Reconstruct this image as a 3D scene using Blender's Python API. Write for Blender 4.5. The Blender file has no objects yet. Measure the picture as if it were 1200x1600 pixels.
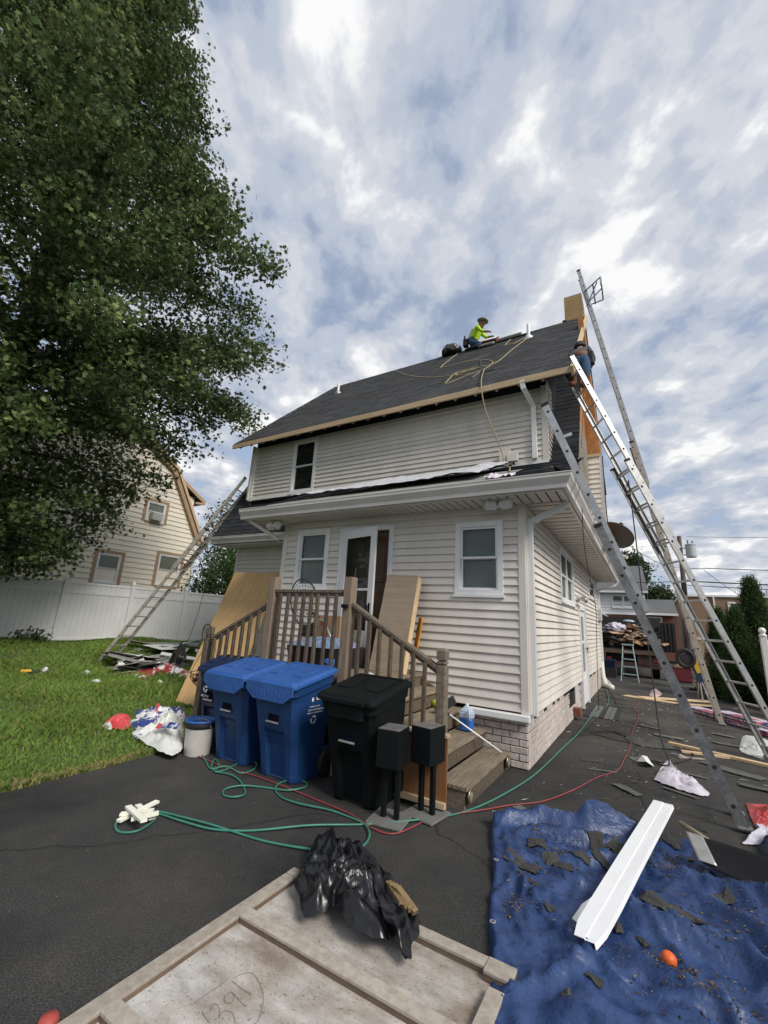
import bpy, bmesh, math, random
import numpy as np
from mathutils import Vector, Matrix, noise as mnoise
R = math.radians
rnd = random.Random(7)
scene = bpy.context.scene
# ------------------------------------------------------------------ camera
cam = bpy.data.cameras.new('camera'); cam.sensor_fit = 'VERTICAL'; cam.sensor_height = 36; cam.sensor_width = 27
cam.lens = 14.94; cam.clip_start = .05; cam.clip_end = 2000
camo = bpy.data.objects.new('camera', cam); scene.collection.objects.link(camo)
CM = Matrix(((0.85850625, 0.07766794, 0.50688727), (0.50964013, -0.23884208, -0.82657208), (0.05686786, 0.96794739, -0.24463011)))
camo.matrix_world = Matrix.Translation((0, 0, 1.6)) @ CM.to_4x4()
scene.camera = camo
# ------------------------------------------------------------------ sky
SUN_DIR = Vector((0.76, -0.26, 0.70)).normalized()          # towards the sun
world = bpy.data.worlds.new('World'); scene.world = world; world.use_nodes = True
nt = world.node_tree; nt.nodes.clear()
def wn(t, **k):
    n = nt.nodes.new(t)
    for a, b in k.items(): setattr(n, a, b)
    return n
L = nt.links.new
def wmath(op, a, b=None):
    n = wn('ShaderNodeMath', operation=op)
    for i, v in enumerate((a, b)):
        if v is None: continue
        if isinstance(v, (int, float)): n.inputs[i].default_value = v
        else: L(v, n.inputs[i])
    return n.outputs[0]
wo = wn('ShaderNodeOutputWorld'); bg = wn('ShaderNodeBackground'); bg.inputs[1].default_value = .1
sky = wn('ShaderNodeTexSky', sky_type='NISHITA'); sky.sun_disc = False
sky.sun_elevation = math.asin(SUN_DIR.z); sky.sun_rotation = math.atan2(SUN_DIR.x, SUN_DIR.y)
sky.air_density = 1.0; sky.dust_density = 1.5
tc = wn('ShaderNodeTexCoord'); sp = wn('ShaderNodeSeparateXYZ'); L(tc.outputs['Generated'], sp.inputs[0])
zz = wmath('ADD', wmath('MAXIMUM', sp.outputs[2], 0.0), .19)
u_ = wmath('DIVIDE', sp.outputs[0], zz); v_ = wmath('DIVIDE', sp.outputs[1], zz)
# rotate so that the cloud rows run up and away to the left
ru = wmath('ADD', wmath('MULTIPLY', u_, .80), wmath('MULTIPLY', v_, .60))
rv = wmath('SUBTRACT', wmath('MULTIPLY', v_, .80), wmath('MULTIPLY', u_, .60))
cb = wn('ShaderNodeCombineXYZ'); L(ru, cb.inputs[0]); L(wmath('MULTIPLY', rv, .80), cb.inputs[1])
def wnoise(scale, detail, rough, dist, w):
    n = wn('ShaderNodeTexNoise'); n.noise_dimensions = '3D'
    ad = wn('ShaderNodeVectorMath', operation='ADD'); ad.inputs[1].default_value = (w * 3.1, w * 1.7, w)
    L(cb.outputs[0], ad.inputs[0]); L(ad.outputs[0], n.inputs['Vector'])
    n.inputs['Scale'].default_value = scale; n.inputs['Detail'].default_value = detail
    n.inputs['Roughness'].default_value = rough; n.inputs['Distortion'].default_value = dist
    return n.outputs['Fac']
n1 = wnoise(2.3, 5, .52, .25, 12.7); n2 = wnoise(7.4, 6, .56, .2, 9.0); n3 = wnoise(.8, 3, .5, .2, 2.0); n4 = wnoise(13, 5, .6, .15, 6.0)
cl = wmath('ADD', wmath('ADD', wmath('ADD', wmath('MULTIPLY', n1, .34), wmath('MULTIPLY', n2, .48)), wmath('MULTIPLY', n3, .02)), wmath('MULTIPLY', n4, .16))
vo = wn('ShaderNodeTexVoronoi'); vo.feature = 'SMOOTH_F1'; vo.inputs['Scale'].default_value = 6.0; vo.inputs['Smoothness'].default_value = .6
nw = wn('ShaderNodeTexNoise'); nw.inputs['Scale'].default_value = 3.0; nw.inputs['Detail'].default_value = 4; L(cb.outputs[0], nw.inputs['Vector'])
vmx = wn('ShaderNodeMix', data_type='VECTOR'); vmx.inputs[0].default_value = .28; L(cb.outputs[0], vmx.inputs[4]); L(nw.outputs['Color'], vmx.inputs[5]); L(vmx.outputs[1], vo.inputs['Vector'])
cl = wmath('ADD', wmath('MULTIPLY', cl, 1.06), wmath('SUBTRACT', .045, wmath('MULTIPLY', vo.outputs['Distance'], .20)))
def wramp(src, stops):
    r = wn('ShaderNodeValToRGB'); L(src, r.inputs[0])
    r.color_ramp.interpolation = 'EASE'
    while len(r.color_ramp.elements) < len(stops): r.color_ramp.elements.new(.5)
    for e, (p, c) in zip(r.color_ramp.elements, stops): e.position = p; e.color = (*c, 1)
    return r.outputs[0]
ccol = wramp(cl, [(.385, (.38, .44, .56)), (.455, (.48, .53, .62)), (.515, (.60, .63, .69)), (.60, (.90, .90, .90))])
cden = wramp(cl, [(.33, (.55,) * 3), (.43, (1, 1, 1))])
sc10 = wn('ShaderNodeVectorMath', operation='SCALE'); L(ccol, sc10.inputs[0]); sc10.inputs['Scale'].default_value = 6.3
mx = wn('ShaderNodeMix', data_type='RGBA'); L(cden, mx.inputs[0]); L(sky.outputs[0], mx.inputs[6]); L(sc10.outputs[0], mx.inputs[7])
L(mx.outputs[2], bg.inputs[0]); L(bg.outputs[0], wo.inputs[0])
# ------------------------------------------------------------------ sun
sl = bpy.data.lights.new('sun', 'SUN'); sl.energy = 2.1; sl.angle = R(22); sl.color = (1, .95, .88)
so = bpy.data.objects.new('sun', sl); scene.collection.objects.link(so)
so.rotation_euler = (-SUN_DIR).to_track_quat('-Z', 'Y').to_euler(); so.location = SUN_DIR * 40
vs = scene.view_settings; vs.view_transform = 'Standard'; vs.look = 'None'; vs.exposure = .78; vs.gamma = 1
vs.use_curve_mapping = False
scene.cycles.max_bounces = 5; scene.cycles.diffuse_bounces = 3; scene.cycles.glossy_bounces = 3; scene.cycles.transmission_bounces = 3; scene.cycles.transparent_max_bounces = 12
# ------------------------------------------------------------------ measuring helpers (pixel of the photo -> point on a real plane)
CR = CM.transposed()
def ray(px, py): return CM @ Vector(((px - 600) / 664, -(py - 800) / 664, -1))
def gp(px, py, z=0.0):
    d = ray(px, py); t = (z - 1.6) / d.z; return Vector((d.x * t, d.y * t, z))
# ------------------------------------------------------------------ materials
MATS = {}
def mat(name, col, rough=.6, var=.0, vscale=6, bump=0, bscale=40, metal=0, col2=None, spec=.5, stretch=None, detail=5, tint=None, coat=0, coords='Object', fine=0, fscale=150, hard=0):
    if name in MATS: return MATS[name]
    m = bpy.data.materials.new(name); m.use_nodes = True; t = m.node_tree; b = t.nodes['Principled BSDF']
    def nd(ty, **k):
        n = t.nodes.new(ty)
        for a, c in k.items(): setattr(n, a, c)
        return n
    b.inputs['Roughness'].default_value = rough; b.inputs['Metallic'].default_value = metal
    b.inputs['Specular IOR Level'].default_value = spec; b.inputs['Coat Weight'].default_value = coat
    tcn = nd('ShaderNodeTexCoord'); vec = tcn.outputs[coords]
    if stretch:
        mp = nd('ShaderNodeMapping'); mp.inputs['Scale'].default_value = stretch; t.links.new(vec, mp.inputs[0]); vec = mp.outputs[0]
    if col2 is None: col2 = tuple(max(0, c * (1 - var)) for c in col); 
    if var or col2:
        n = nd('ShaderNodeTexNoise'); n.inputs['Scale'].default_value = vscale; n.inputs['Detail'].default_value = detail; n.inputs['Roughness'].default_value = .62
        t.links.new(vec, n.inputs['Vector'])
        rp = nd('ShaderNodeValToRGB'); rp.color_ramp.elements[0].position = .485 if hard else .32; rp.color_ramp.elements[1].position = .515 if hard else .68
        rp.color_ramp.elements[0].color = (*col2, 1); rp.color_ramp.elements[1].color = (*col, 1)
        t.links.new(n.outputs['Fac'], rp.inputs[0]); out = rp.outputs[0]
    if fine:
        n = nd('ShaderNodeTexNoise'); n.inputs['Scale'].default_value = fscale; n.inputs['Detail'].default_value = 3
        t.links.new(vec, n.inputs['Vector'])
        ml = nd('ShaderNodeMapRange'); ml.inputs[1].default_value = .3; ml.inputs[2].default_value = .7; ml.inputs[3].default_value = 1 - fine; ml.inputs[4].default_value = 1 + fine
        t.links.new(n.outputs['Fac'], ml.inputs[0])
        vm = nd('ShaderNodeVectorMath', operation='SCALE'); t.links.new(out, vm.inputs[0]); t.links.new(ml.outputs[0], vm.inputs['Scale']); out = vm.outputs[0]
    if tint:
        # small per-object lightness differences (boards, bricks, planks are never all alike)
        oi = nd('ShaderNodeObjectInfo'); mr = nd('ShaderNodeMapRange'); mr.inputs[3].default_value = 1 - tint; mr.inputs[4].default_value = 1 + tint
        t.links.new(oi.outputs['Random'], mr.inputs[0])
        vm = nd('ShaderNodeVectorMath', operation='SCALE'); t.links.new(out, vm.inputs[0]); t.links.new(mr.outputs[0], vm.inputs['Scale']); out = vm.outputs[0]
    t.links.new(out, b.inputs['Base Color'])
    if bump:
        n = nd('ShaderNodeTexNoise'); n.inputs['Scale'].default_value = bscale; n.inputs['Detail'].default_value = 4
        t.links.new(vec, n.inputs['Vector'])
        bp = nd('ShaderNodeBump'); bp.inputs['Strength'].default_value = min(1, bump); bp.inputs['Distance'].default_value = .01
        t.links.new(n.outputs['Fac'], bp.inputs['Height']); t.links.new(bp.outputs[0], b.inputs['Normal'])
    MATS[name] = m; return m
def attrmat(name, rough=.8, spec=.3, transl=0, fine=0, fscale=200, bump=0, bscale=200):
    """colour from the face attribute 'tint' (each piece's own pigment)"""
    m = bpy.data.materials.new(name); m.use_nodes = True; t = m.node_tree; b = t.nodes['Principled BSDF']
    a = t.nodes.new('ShaderNodeAttribute'); a.attribute_name = 'tint'; out = a.outputs['Color']
    b.inputs['Roughness'].default_value = rough; b.inputs['Specular IOR Level'].default_value = spec
    tcn = t.nodes.new('ShaderNodeTexCoord')
    if fine:
        n = t.nodes.new('ShaderNodeTexNoise'); n.inputs['Scale'].default_value = fscale; t.links.new(tcn.outputs['Object'], n.inputs['Vector'])
        ml = t.nodes.new('ShaderNodeMapRange'); ml.inputs[1].default_value = .3; ml.inputs[2].default_value = .7; ml.inputs[3].default_value = 1 - fine; ml.inputs[4].default_value = 1 + fine
        t.links.new(n.outputs['Fac'], ml.inputs[0]); vm = t.nodes.new('ShaderNodeVectorMath'); vm.operation = 'SCALE'
        t.links.new(out, vm.inputs[0]); t.links.new(ml.outputs[0], vm.inputs['Scale']); out = vm.outputs[0]
    t.links.new(out, b.inputs['Base Color'])
    if transl:
        tr = t.nodes.new('ShaderNodeBsdfTranslucent'); mxs = t.nodes.new('ShaderNodeMixShader'); mxs.inputs[0].default_value = transl
        t.links.new(out, tr.inputs[0]); t.links.new(b.outputs[0], mxs.inputs[1]); t.links.new(tr.outputs[0], mxs.inputs[2])
        t.links.new(mxs.outputs[0], t.nodes['Material Output'].inputs[0])
    MATS[name] = m; return m
vinyl = mat('vinyl_siding', (.70, .655, .595), .5, .06, 1.2, .12, 60, tint=.035, col2=(.60, .555, .495), stretch=(2.2, 2.2, .5), spec=.35)
soffit_m = mat('soffit_vinyl', (.66, .62, .56), .55, .05, 2, tint=.03)
white_pvc = mat('white_trim', (.78, .78, .77), .4, .05, 3, col2=(.70, .70, .69))
gutter_m = mat('gutter_aluminium', (.66, .63, .59), .38, .08, 2, col2=(.56, .53, .49))
down_m = mat('downspout_white', (.76, .76, .75), .4, .06, 4)
glass_m = mat('window_glass', (.012, .014, .015), .03, spec=.9)
screen_m = mat('window_screen', (.10, .11, .11), .35, spec=.6)
blind_m = mat('blind_slats', (.80, .84, .82), .6)
shingle_m = attrmat('roof_shingles', .92, .2, fine=.35, fscale=90)
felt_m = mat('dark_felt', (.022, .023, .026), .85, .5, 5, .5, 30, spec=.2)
rawwood = mat('raw_lumber', (.50, .38, .25), .7, .2, 3, .2, 60, col2=(.38, .27, .165), stretch=(.6, 8, 8), tint=.08)
rawwood_y = mat('raw_lumber_pale', (.66, .50, .30), .7, .2, 4, .1, 60, col2=(.55, .39, .21), stretch=(3, 3, 3), tint=.06)
osb_m = mat('osb_sheathing', (.42, .19, .06), .8, .4, 9, .3, 40, col2=(.26, .10, .028), detail=8)
ply_m = mat('plywood_face', (.60, .40, .19), .65, .2, 3, .08, 40, col2=(.48, .29, .12), stretch=(9, .9, .9), detail=7)
plybox_m = mat('plywood_box', (.38, .26, .12), .75, .25, 3, col2=(.27, .17, .07), stretch=(1, 1, 4))
brick_m = mat('painted_brick', (.60, .54, .49), .8, .25, 18, .6, 60, col2=(.42, .35, .31), tint=.10, fine=.1)
mortar_m = mat('dark_mortar', (.13, .11, .10), .95, .4, 30)
alum = mat('ladder_aluminium', (.50, .50, .49), .42, .25, 7, .1, 60, metal=.75, col2=(.36, .36, .36), fine=.12, fscale=60)
alum_tan = mat('ladder_fibreglass_tan', (.47, .43, .37), .55, .25, 8, metal=.25, col2=(.33, .29, .24))
alum_dark = mat('ladder_aluminium_grimy', (.27, .27, .27), .5, .4, 9, metal=.6, col2=(.15, .15, .15), fine=.2, fscale=60)
rubber = mat('black_rubber', (.012, .012, .012), .7)
blackp = mat('black_plastic', (.007, .009, .0095), .52, .25, 12, .12, 60, spec=.13, fine=.2, fscale=120)
greywood = mat('weathered_deck_wood', (.20, .16, .115), .85, .5, 4, .5, 50, col2=(.09, .07, .05), stretch=(7, 7, 7), detail=7, tint=.16, fine=.15, fscale=90)
greywood_x = mat('weathered_plank', (.27, .215, .15), .85, .5, 3, .5, 40, col2=(.13, .105, .07), stretch=(14, 1.2, 6), detail=7, tint=.14, fine=.15, fscale=90)
asphalt = None
print('materials ok')
# ------------------------------------------------------------------ mesh builder
COL = scene.collection
class MB:
    def __init__(s): s.v = []; s.f = []; s.t = []
    def add(s, vs, fs, tint=None):
        o = len(s.v); s.v.extend([tuple(v) for v in vs]); s.f.extend([tuple(i + o for i in f) for f in fs])
        if tint is not None: s.t.extend([tint] * len(fs))
        return s
    def box(s, x0, x1, y0, y1, z0, z1, M=None, tint=None):
        vs = [Vector((x, y, z)) for z in (z0, z1) for y in (y0, y1) for x in (x0, x1)]
        if M is not None: vs = [M @ v for v in vs]
        return s.add(vs, [(0, 2, 3, 1), (4, 5, 7, 6), (0, 1, 5, 4), (2, 6, 7, 3), (0, 4, 6, 2), (1, 3, 7, 5)], tint)
    def cbox(s, x0, x1, y0, y1, z0, z1, c=.01, M=None):
        """box with chamfered vertical edges"""
        P = [(x0 + c, y0), (x1 - c, y0), (x1, y0 + c), (x1, y1 - c), (x1 - c, y1), (x0 + c, y1), (x0, y1 - c), (x0, y0 + c)]
        return s.prism([(p[0], p[1]) for p in P], z0, z1, M)
    def prism(s, P, z0, z1, M=None, tint=None, P2=None):
        n = len(P); P2 = P2 or P
        vs = [Vector((p[0], p[1], z0)) for p in P] + [Vector((p[0], p[1], z1)) for p in P2]
        if M is not None: vs = [M @ v for v in vs]
        fs = [tuple(reversed(range(n))), tuple(range(n, 2 * n))] + [(i, (i + 1) % n, n + (i + 1) % n, n + i) for i in range(n)]
        return s.add(vs, fs, tint)
    def beam(s, a, b, w, h, up=(0, 0, 1), tint=None):
        a = Vector(a); b = Vector(b); d = (b - a); l = d.length; d.normalize(); u = Vector(up)
        x = d.cross(u)
        if x.length < 1e-4: x = d.cross(Vector((1, 0, 0)))
        x.normalize(); y = x.cross(d)
        M = Matrix((x, y, d)).transposed().to_4x4(); M.translation = a
        return s.box(-w / 2, w / 2, -h / 2, h / 2, 0, l, M, tint)
    def cyl(s, a, b, r, r2=None, n=10, tint=None):
        a = Vector(a); b = Vector(b); d = (b - a); d.normalize(); r2 = r if r2 is None else r2
        x = d.orthogonal().normalized(); y = d.cross(x)
        vs = [a + (x * math.cos(2 * math.pi * i / n) + y * math.sin(2 * math.pi * i / n)) * r for i in range(n)]
        vs += [b + (x * math.cos(2 * math.pi * i / n) + y * math.sin(2 * math.pi * i / n)) * r2 for i in range(n)]
        return s.add(vs, [tuple(reversed(range(n))), tuple(range(n, 2 * n))] + [(i, (i + 1) % n, n + (i + 1) % n, n + i) for i in range(n)], tint)
    def tube(s, pts, r, n=6, closed=False, tint=None):
        pts = [Vector(p) for p in pts]; m = len(pts); vs = []; px = None
        for i, p in enumerate(pts):
            if closed: d = pts[(i + 1) % m] - pts[i - 1]
            else: d = pts[min(i + 1, m - 1)] - pts[max(i - 1, 0)]
            if d.length < 1e-7: d = Vector((1, 0, 0))
            d.normalize()
            x = (px - d * px.dot(d)) if px is not None else d.orthogonal()
            if x.length < 1e-4: x = d.orthogonal()
            x.normalize(); px = x; y = d.cross(x)
            rr = r[i] if isinstance(r, (list, tuple)) else r
            vs += [p + (x * math.cos(2 * math.pi * k / n) + y * math.sin(2 * math.pi * k / n)) * rr for k in range(n)]
        fs = []
        for i in range(m if closed else m - 1):
            j = (i + 1) % m
            for k in range(n): fs.append((i * n + k, i * n + (k + 1) % n, j * n + (k + 1) % n, j * n + k))
        if not closed: fs += [tuple(reversed(range(n))), tuple(range((m - 1) * n, m * n))]
        return s.add(vs, fs, tint)
    def lathe(s, prof, c=(0, 0, 0), n=16, M=None, cap=True):
        vs = []
        for (r, z) in prof:
            vs += [Vector((c[0] + r * math.cos(2 * math.pi * k / n), c[1] + r * math.sin(2 * math.pi * k / n), c[2] + z)) for k in range(n)]
        if M is not None: vs = [M @ v for v in vs]
        m = len(prof); fs = []
        for i in range(m - 1):
            for k in range(n): fs.append((i * n + k, i * n + (k + 1) % n, (i + 1) * n + (k + 1) % n, (i + 1) * n + k))
        if cap: fs += [tuple(reversed(range(n))), tuple(range((m - 1) * n, m * n))]
        return s.add(vs, fs)
    def grid(s, nu, nv, fn):
        vs = [fn(i / nu, j / nv) for j in range(nv + 1) for i in range(nu + 1)]
        return s.add(vs, [(j * (nu + 1) + i, j * (nu + 1) + i + 1, (j + 1) * (nu + 1) + i + 1, (j + 1) * (nu + 1) + i) for j in range(nv) for i in range(nu)])
    def build(s, name, m, parent=None, smooth=False, origin=None, bevel=0, kind=None, solid=0, auto=None):
        me = bpy.data.meshes.new(name); vs = s.v
        if origin is not None:
            o = Vector(origin); vs = [tuple(Vector(v) - o) for v in vs]
        me.from_pydata(vs, [], s.f); me.update()
        if len(s.t) == len(s.f) and s.t:
            a = me.attributes.new('tint', 'FLOAT_COLOR', 'FACE'); a.data.foreach_set('color', [c for t in s.t for c in (*t, 1)])
        if smooth: me.polygons.foreach_set('use_smooth', [True] * len(me.polygons))
        me.materials.append(m)
        ob = bpy.data.objects.new(name, me); COL.objects.link(ob)
        if origin is not None: ob.location = Vector(origin)
        if parent is not None: adopt(ob, parent)
        if bevel:
            md = ob.modifiers.new('bevel', 'BEVEL'); md.width = bevel; md.segments = 2; md.limit_method = 'ANGLE'
        if solid:
            md = ob.modifiers.new('solid', 'SOLIDIFY'); md.thickness = solid; md.offset = 0
        if kind: ob['kind'] = kind
        return ob
def wm(o):
    m = o.matrix_basis.copy()
    if o.parent: m = wm(o.parent) @ o.matrix_parent_inverse @ m
    return m
def adopt(ob, parent):
    ob.parent = parent; ob.matrix_parent_inverse = wm(parent).inverted()
def thing(name, label, cat, loc=(0, 0, 0), group=None, rz=0):
    o = bpy.data.objects.new(name, None); COL.objects.link(o); o.location = loc; o.rotation_euler = (0, 0, rz); o.empty_display_size = .1
    return tag(o, label, cat, group)
def tag(o, label, cat, group=None, kind=None):
    o['label'] = label; o['category'] = cat
    if group: o['group'] = group
    if kind: o['kind'] = kind
    return o
def part_group(name, parent, loc=(0, 0, 0)):
    o = bpy.data.objects.new(name, None); COL.objects.link(o); o.location = loc; adopt(o, parent); return o
def copy_tree(o, parent=None):
    c = o.copy(); COL.objects.link(c)
    if parent is not None: c.parent = parent
    for ch in [x for x in o.children]: copy_tree(ch, c)
    return c
def nz(x, y=0, z=0): return mnoise.noise(Vector((x, y, z)))
def sstep(a, b, x):
    t = max(0, min(1, (x - a) / (b - a))); return t * t * (3 - 2 * t)
# ------------------------------------------------------------------ ground
def asphalt_mat():
    m = bpy.data.materials.new('asphalt'); m.use_nodes = True; t = m.node_tree; b = t.nodes['Principled BSDF']; N = t.nodes.new; K = t.links.new
    tcn = N('ShaderNodeTexCoord'); vec = tcn.outputs['Object']
    def noi(s, d=4, ro=.6):
        n = N('ShaderNodeTexNoise'); n.inputs['Scale'].default_value = s; n.inputs['Detail'].default_value = d; n.inputs['Roughness'].default_value = ro; K(vec, n.inputs['Vector']); return n.outputs['Fac']
    def ramp(f, st):
        r = N('ShaderNodeValToRGB'); K(f, r.inputs[0])
        while len(r.color_ramp.elements) < len(st): r.color_ramp.elements.new(.5)
        for e, (p, c) in zip(r.color_ramp.elements, st): e.position = p; e.color = (*c, 1)
        return r.outputs[0]
    base = ramp(noi(.55, 5), [(.3, (.023, .023, .0235)), (.5, (.037, .0365, .0355)), (.7, (.054, .053, .051))])
    dust = ramp(noi(1.7, 6, .7), [(.45, (0, 0, 0)), (.75, (.035, .031, .025))])
    sepx = N('ShaderNodeSeparateXYZ'); K(vec, sepx.inputs[0])
    wear = N('ShaderNodeMapRange'); wear.inputs[1].default_value = 5.5; wear.inputs[2].default_value = 11; K(sepx.outputs[1], wear.inputs[0])
    old = N('ShaderNodeMix'); old.data_type = 'RGBA'; K(wear.outputs[0], old.inputs[0]); K(base, old.inputs[6]); K(ramp(noi(.9, 6), [(.3, (.042, .039, .035)), (.7, (.075, .069, .061))]), old.inputs[7])
    a1 = N('ShaderNodeMix'); a1.data_type = 'RGBA'; a1.blend_type = 'ADD'; a1.inputs[0].default_value = .6; K(old.outputs[2], a1.inputs[6]); K(dust, a1.inputs[7])
    vc = N('ShaderNodeTexVoronoi'); vc.feature = 'DISTANCE_TO_EDGE'; vc.inputs['Scale'].default_value = .55; wv = N('ShaderNodeTexNoise'); wv.inputs['Scale'].default_value = 1.6; wv.inputs['Detail'].default_value = 6; K(vec, wv.inputs['Vector'])
    wm2 = N('ShaderNodeMix'); wm2.data_type = 'VECTOR'; wm2.inputs[0].default_value = .35; K(vec, wm2.inputs[4]); K(wv.outputs['Color'], wm2.inputs[5]); K(wm2.outputs[1], vc.inputs['Vector'])
    crack = ramp(vc.outputs['Distance'], [(.0, (.25, .25, .25)), (.006, (1, 1, 1))]); stain = ramp(noi(.9, 4, .5), [(.36, (.62, .62, .62)), (.46, (1, 1, 1)), (.66, (1.22, 1.2, 1.16))])
    for src in (crack, stain):
        mc = N('ShaderNodeMix'); mc.data_type = 'RGBA'; mc.blend_type = 'MULTIPLY'; mc.inputs[0].default_value = .8; K(a1.outputs[2], mc.inputs[6]); K(src, mc.inputs[7]); a1 = mc
    grain = ramp(noi(130, 2), [(.35, (.45,) * 3), (.55, (1,) * 3), (.75, (1.9, 1.9, 1.85))])
    mu = N('ShaderNodeMix'); mu.data_type = 'RGBA'; mu.blend_type = 'MULTIPLY'; mu.inputs[0].default_value = 1; K(a1.outputs[2], mu.inputs[6]); K(grain, mu.inputs[7])
    v = N('ShaderNodeTexVoronoi'); v.inputs['Scale'].default_value = 95; K(vec, v.inputs['Vector'])
    speck = ramp(v.outputs['Distance'], [(.02, (.11, .105, .10)), (.10, (0, 0, 0))])
    a2 = N('ShaderNodeMix'); a2.data_type = 'RGBA'; a2.blend_type = 'ADD'; a2.inputs[0].default_value = .7; K(mu.outputs[2], a2.inputs[6]); K(speck, a2.inputs[7])
    K(a2.outputs[2], b.inputs['Base Color']); b.inputs['Roughness'].default_value = .86; b.inputs['Specular IOR Level'].default_value = .3
    bp = N('ShaderNodeBump'); bp.inputs['Strength'].default_value = .8; bp.inputs['Distance'].default_value = .006; K(noi(110, 3), bp.inputs['Height']); K(bp.outputs[0], b.inputs['Normal'])
    return m
asphalt = asphalt_mat()
soil_m = mat('soil', (.075, .055, .035), .95, .5, 8, .8, 30, col2=(.04, .03, .02))
turf_m = mat('turf_soil', (.070, .105, .028), .95, .4, 3, .6, 60, col2=(.030, .050, .014))
far_m = mat('far_ground', (.06, .085, .035), .95, .4, .2, col2=(.05, .06, .03))
def struct(o): o['kind'] = 'structure'; return o
struct(MB().grid(8, 8, lambda u, v: (-700 + 1400 * u, -700 + 1400 * v, -.06)).build('ground', far_m))
struct(MB().grid(30, 60, lambda u, v: (-6.5 + 9.2 * u, -4 + 32 * v, .004 * nz(u * 9, v * 28))).build('driveway', asphalt))
struct(MB().grid(20, 40, lambda u, v: (2.62 + .12 * nz(v * 20) * (1 - u) + 6 * u, 2 + 22 * v, .012 + .03 * u + .02 * nz(u * 12, v * 44))).build('planting_bed', soil_m))
struct(MB().box(-40, 40, 27.5, 36, -.05, -.012).build('road', asphalt))
def lawn_edge(y): return -4.78 + .05 * nz(y * 1.7, 3) + .02 * nz(y * 7) - .12 * sstep(3.2, 4.2, y) - (1.2 * sstep(4.3, 5.2, y))
def lawn_z(x, y): return .012 + .40 * sstep(-10.8, -14.3, x) + .03 * sstep(-5, -9, x) + .02 * nz(x * .7, y * .7)
def lawnf(u, v):
    y = -3 + 25 * v; x0 = lawn_edge(y); x = x0 - 26 * u ** 1.8
    return (x, y, lawn_z(x, y) - (.03 if u == 0 else 0))
struct(MB().grid(70, 140, lawnf).build('lawn', turf_m, smooth=True))
# grass: blades as one mass
def grass():
    rg = np.random.default_rng(3); n = 150000
    t = rg.random(n); d = 1.2 * (15 / 1.2) ** (t ** .62)                  # denser near the camera
    y = rg.uniform(.2, 13, n); x = np.empty(n)
    ys = np.linspace(-3, 22, 500); es = np.array([lawn_edge(v) for v in ys]); e = np.interp(y, ys, es)
    x = e + .06 - rg.random(n) ** 1.5 * (9.9 + .4 * 0) * np.clip(1.0, 0, 1) - .05
    x = np.maximum(x, -14.45)
    keep = (np.abs(np.hypot(x, y)) < 17) & ((y < 7.2) | (x < -9.3)); x = x[keep]; y = y[keep]; n = len(x)
    zs = np.array([lawn_z(a, b) for a, b in zip(x, y)])
    dist = np.hypot(x, y); wid = .0022 + .0009 * dist / 2; h = rg.uniform(.035, .085, n) * (1 + .5 * np.sin(x * 2.1) * np.sin(y * 1.7)) * (1 + .35 * (dist > 9))
    a = rg.uniform(0, 2 * math.pi, n); la = rg.uniform(0, 2 * math.pi, n); ln = rg.uniform(.2, 1.0, n) * h
    bx = np.cos(a) * wid; by = np.sin(a) * wid
    V = np.empty((n, 4, 3)); V[:, 0] = np.stack([x - bx, y - by, zs - .005], 1); V[:, 1] = np.stack([x + bx, y + by, zs - .005], 1)
    mxx = x + np.cos(la) * ln * .35; myy = y + np.sin(la) * ln * .35
    V[:, 2] = np.stack([mxx + bx * .7, myy + by * .7, zs + h * .65], 1)
    V[:, 3] = np.stack([x + np.cos(la) * ln, y + np.sin(la) * ln, zs + h], 1)
    me = bpy.data.meshes.new('grass'); me.vertices.add(n * 4); me.vertices.foreach_set('co', V.ravel())
    idx = np.arange(n)[:, None] * 4 + np.array([[0, 1, 2, 0, 2, 3]]); me.loops.add(n * 6); me.loops.foreach_set('vertex_index', idx.ravel())
    me.polygons.add(n * 2); me.polygons.foreach_set('loop_start', np.arange(n * 2) * 3); me.polygons.foreach_set('loop_total', np.full(n * 2, 3))
    g = rg.random((n, 1)); pat = np.array([nz(p * .8, q * .8, 5) for p, q in zip(x, y)])[:, None]
    dry = (rg.random((n, 1)) < np.where(e[keep] - x < .12, .5, .05)[:, None])
    c = np.where(dry, np.array([[.30, .24, .11]]), (np.array([[.105, .180, .034]]) + g * np.array([[.085, .10, .025]])) * (1 + .35 * pat))
    C4 = np.concatenate([c, np.ones((n, 1))], 1).repeat(2, 0)
    me.update(); at = me.attributes.new('tint', 'FLOAT_COLOR', 'FACE'); at.data.foreach_set('color', C4.ravel().astype(np.float32))
    me.materials.append(attrmat('grass_blades', .75, .2, transl=.25)); me.validate()
    o = bpy.data.objects.new('grass', me); COL.objects.link(o); tag(o, 'green mown grass covering the back lawn', 'grass', kind='stuff')
grass()
# ------------------------------------------------------------------ siding and windows
house = thing('roofed_house', 'cream sided two storey house with gambrel shape, half stripped for a new roof', 'house', (-4, 8, 0))
def FR(Y): return lambda u, z, o: Vector((u, Y - o, z))          # a wall that faces the camera
def RT(X): return lambda u, z, o: Vector((X + o, u, z))          # a wall that faces right
def LF(X): return lambda u, z, o: Vector((X - o, u, z))
def rects_minus(u0, u1, z0, z1, holes):
    out = [(u0, u1, z0, z1)]
    for (a, b, c, d) in holes:
        nw = []
        for (p, q, r, s) in out:
            if b <= p or a >= q or d <= r or c >= s: nw.append((p, q, r, s)); continue
            if a > p: nw.append((p, a, r, s))
            if b < q: nw.append((b, q, r, s))
            if c > r: nw.append((max(p, a), min(q, b), r, c))
            if d < s: nw.append((max(p, a), min(q, b), d, s))
        out = nw
    return [o for o in out if o[1] - o[0] > .01 and o[3] - o[2] > .004]
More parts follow.
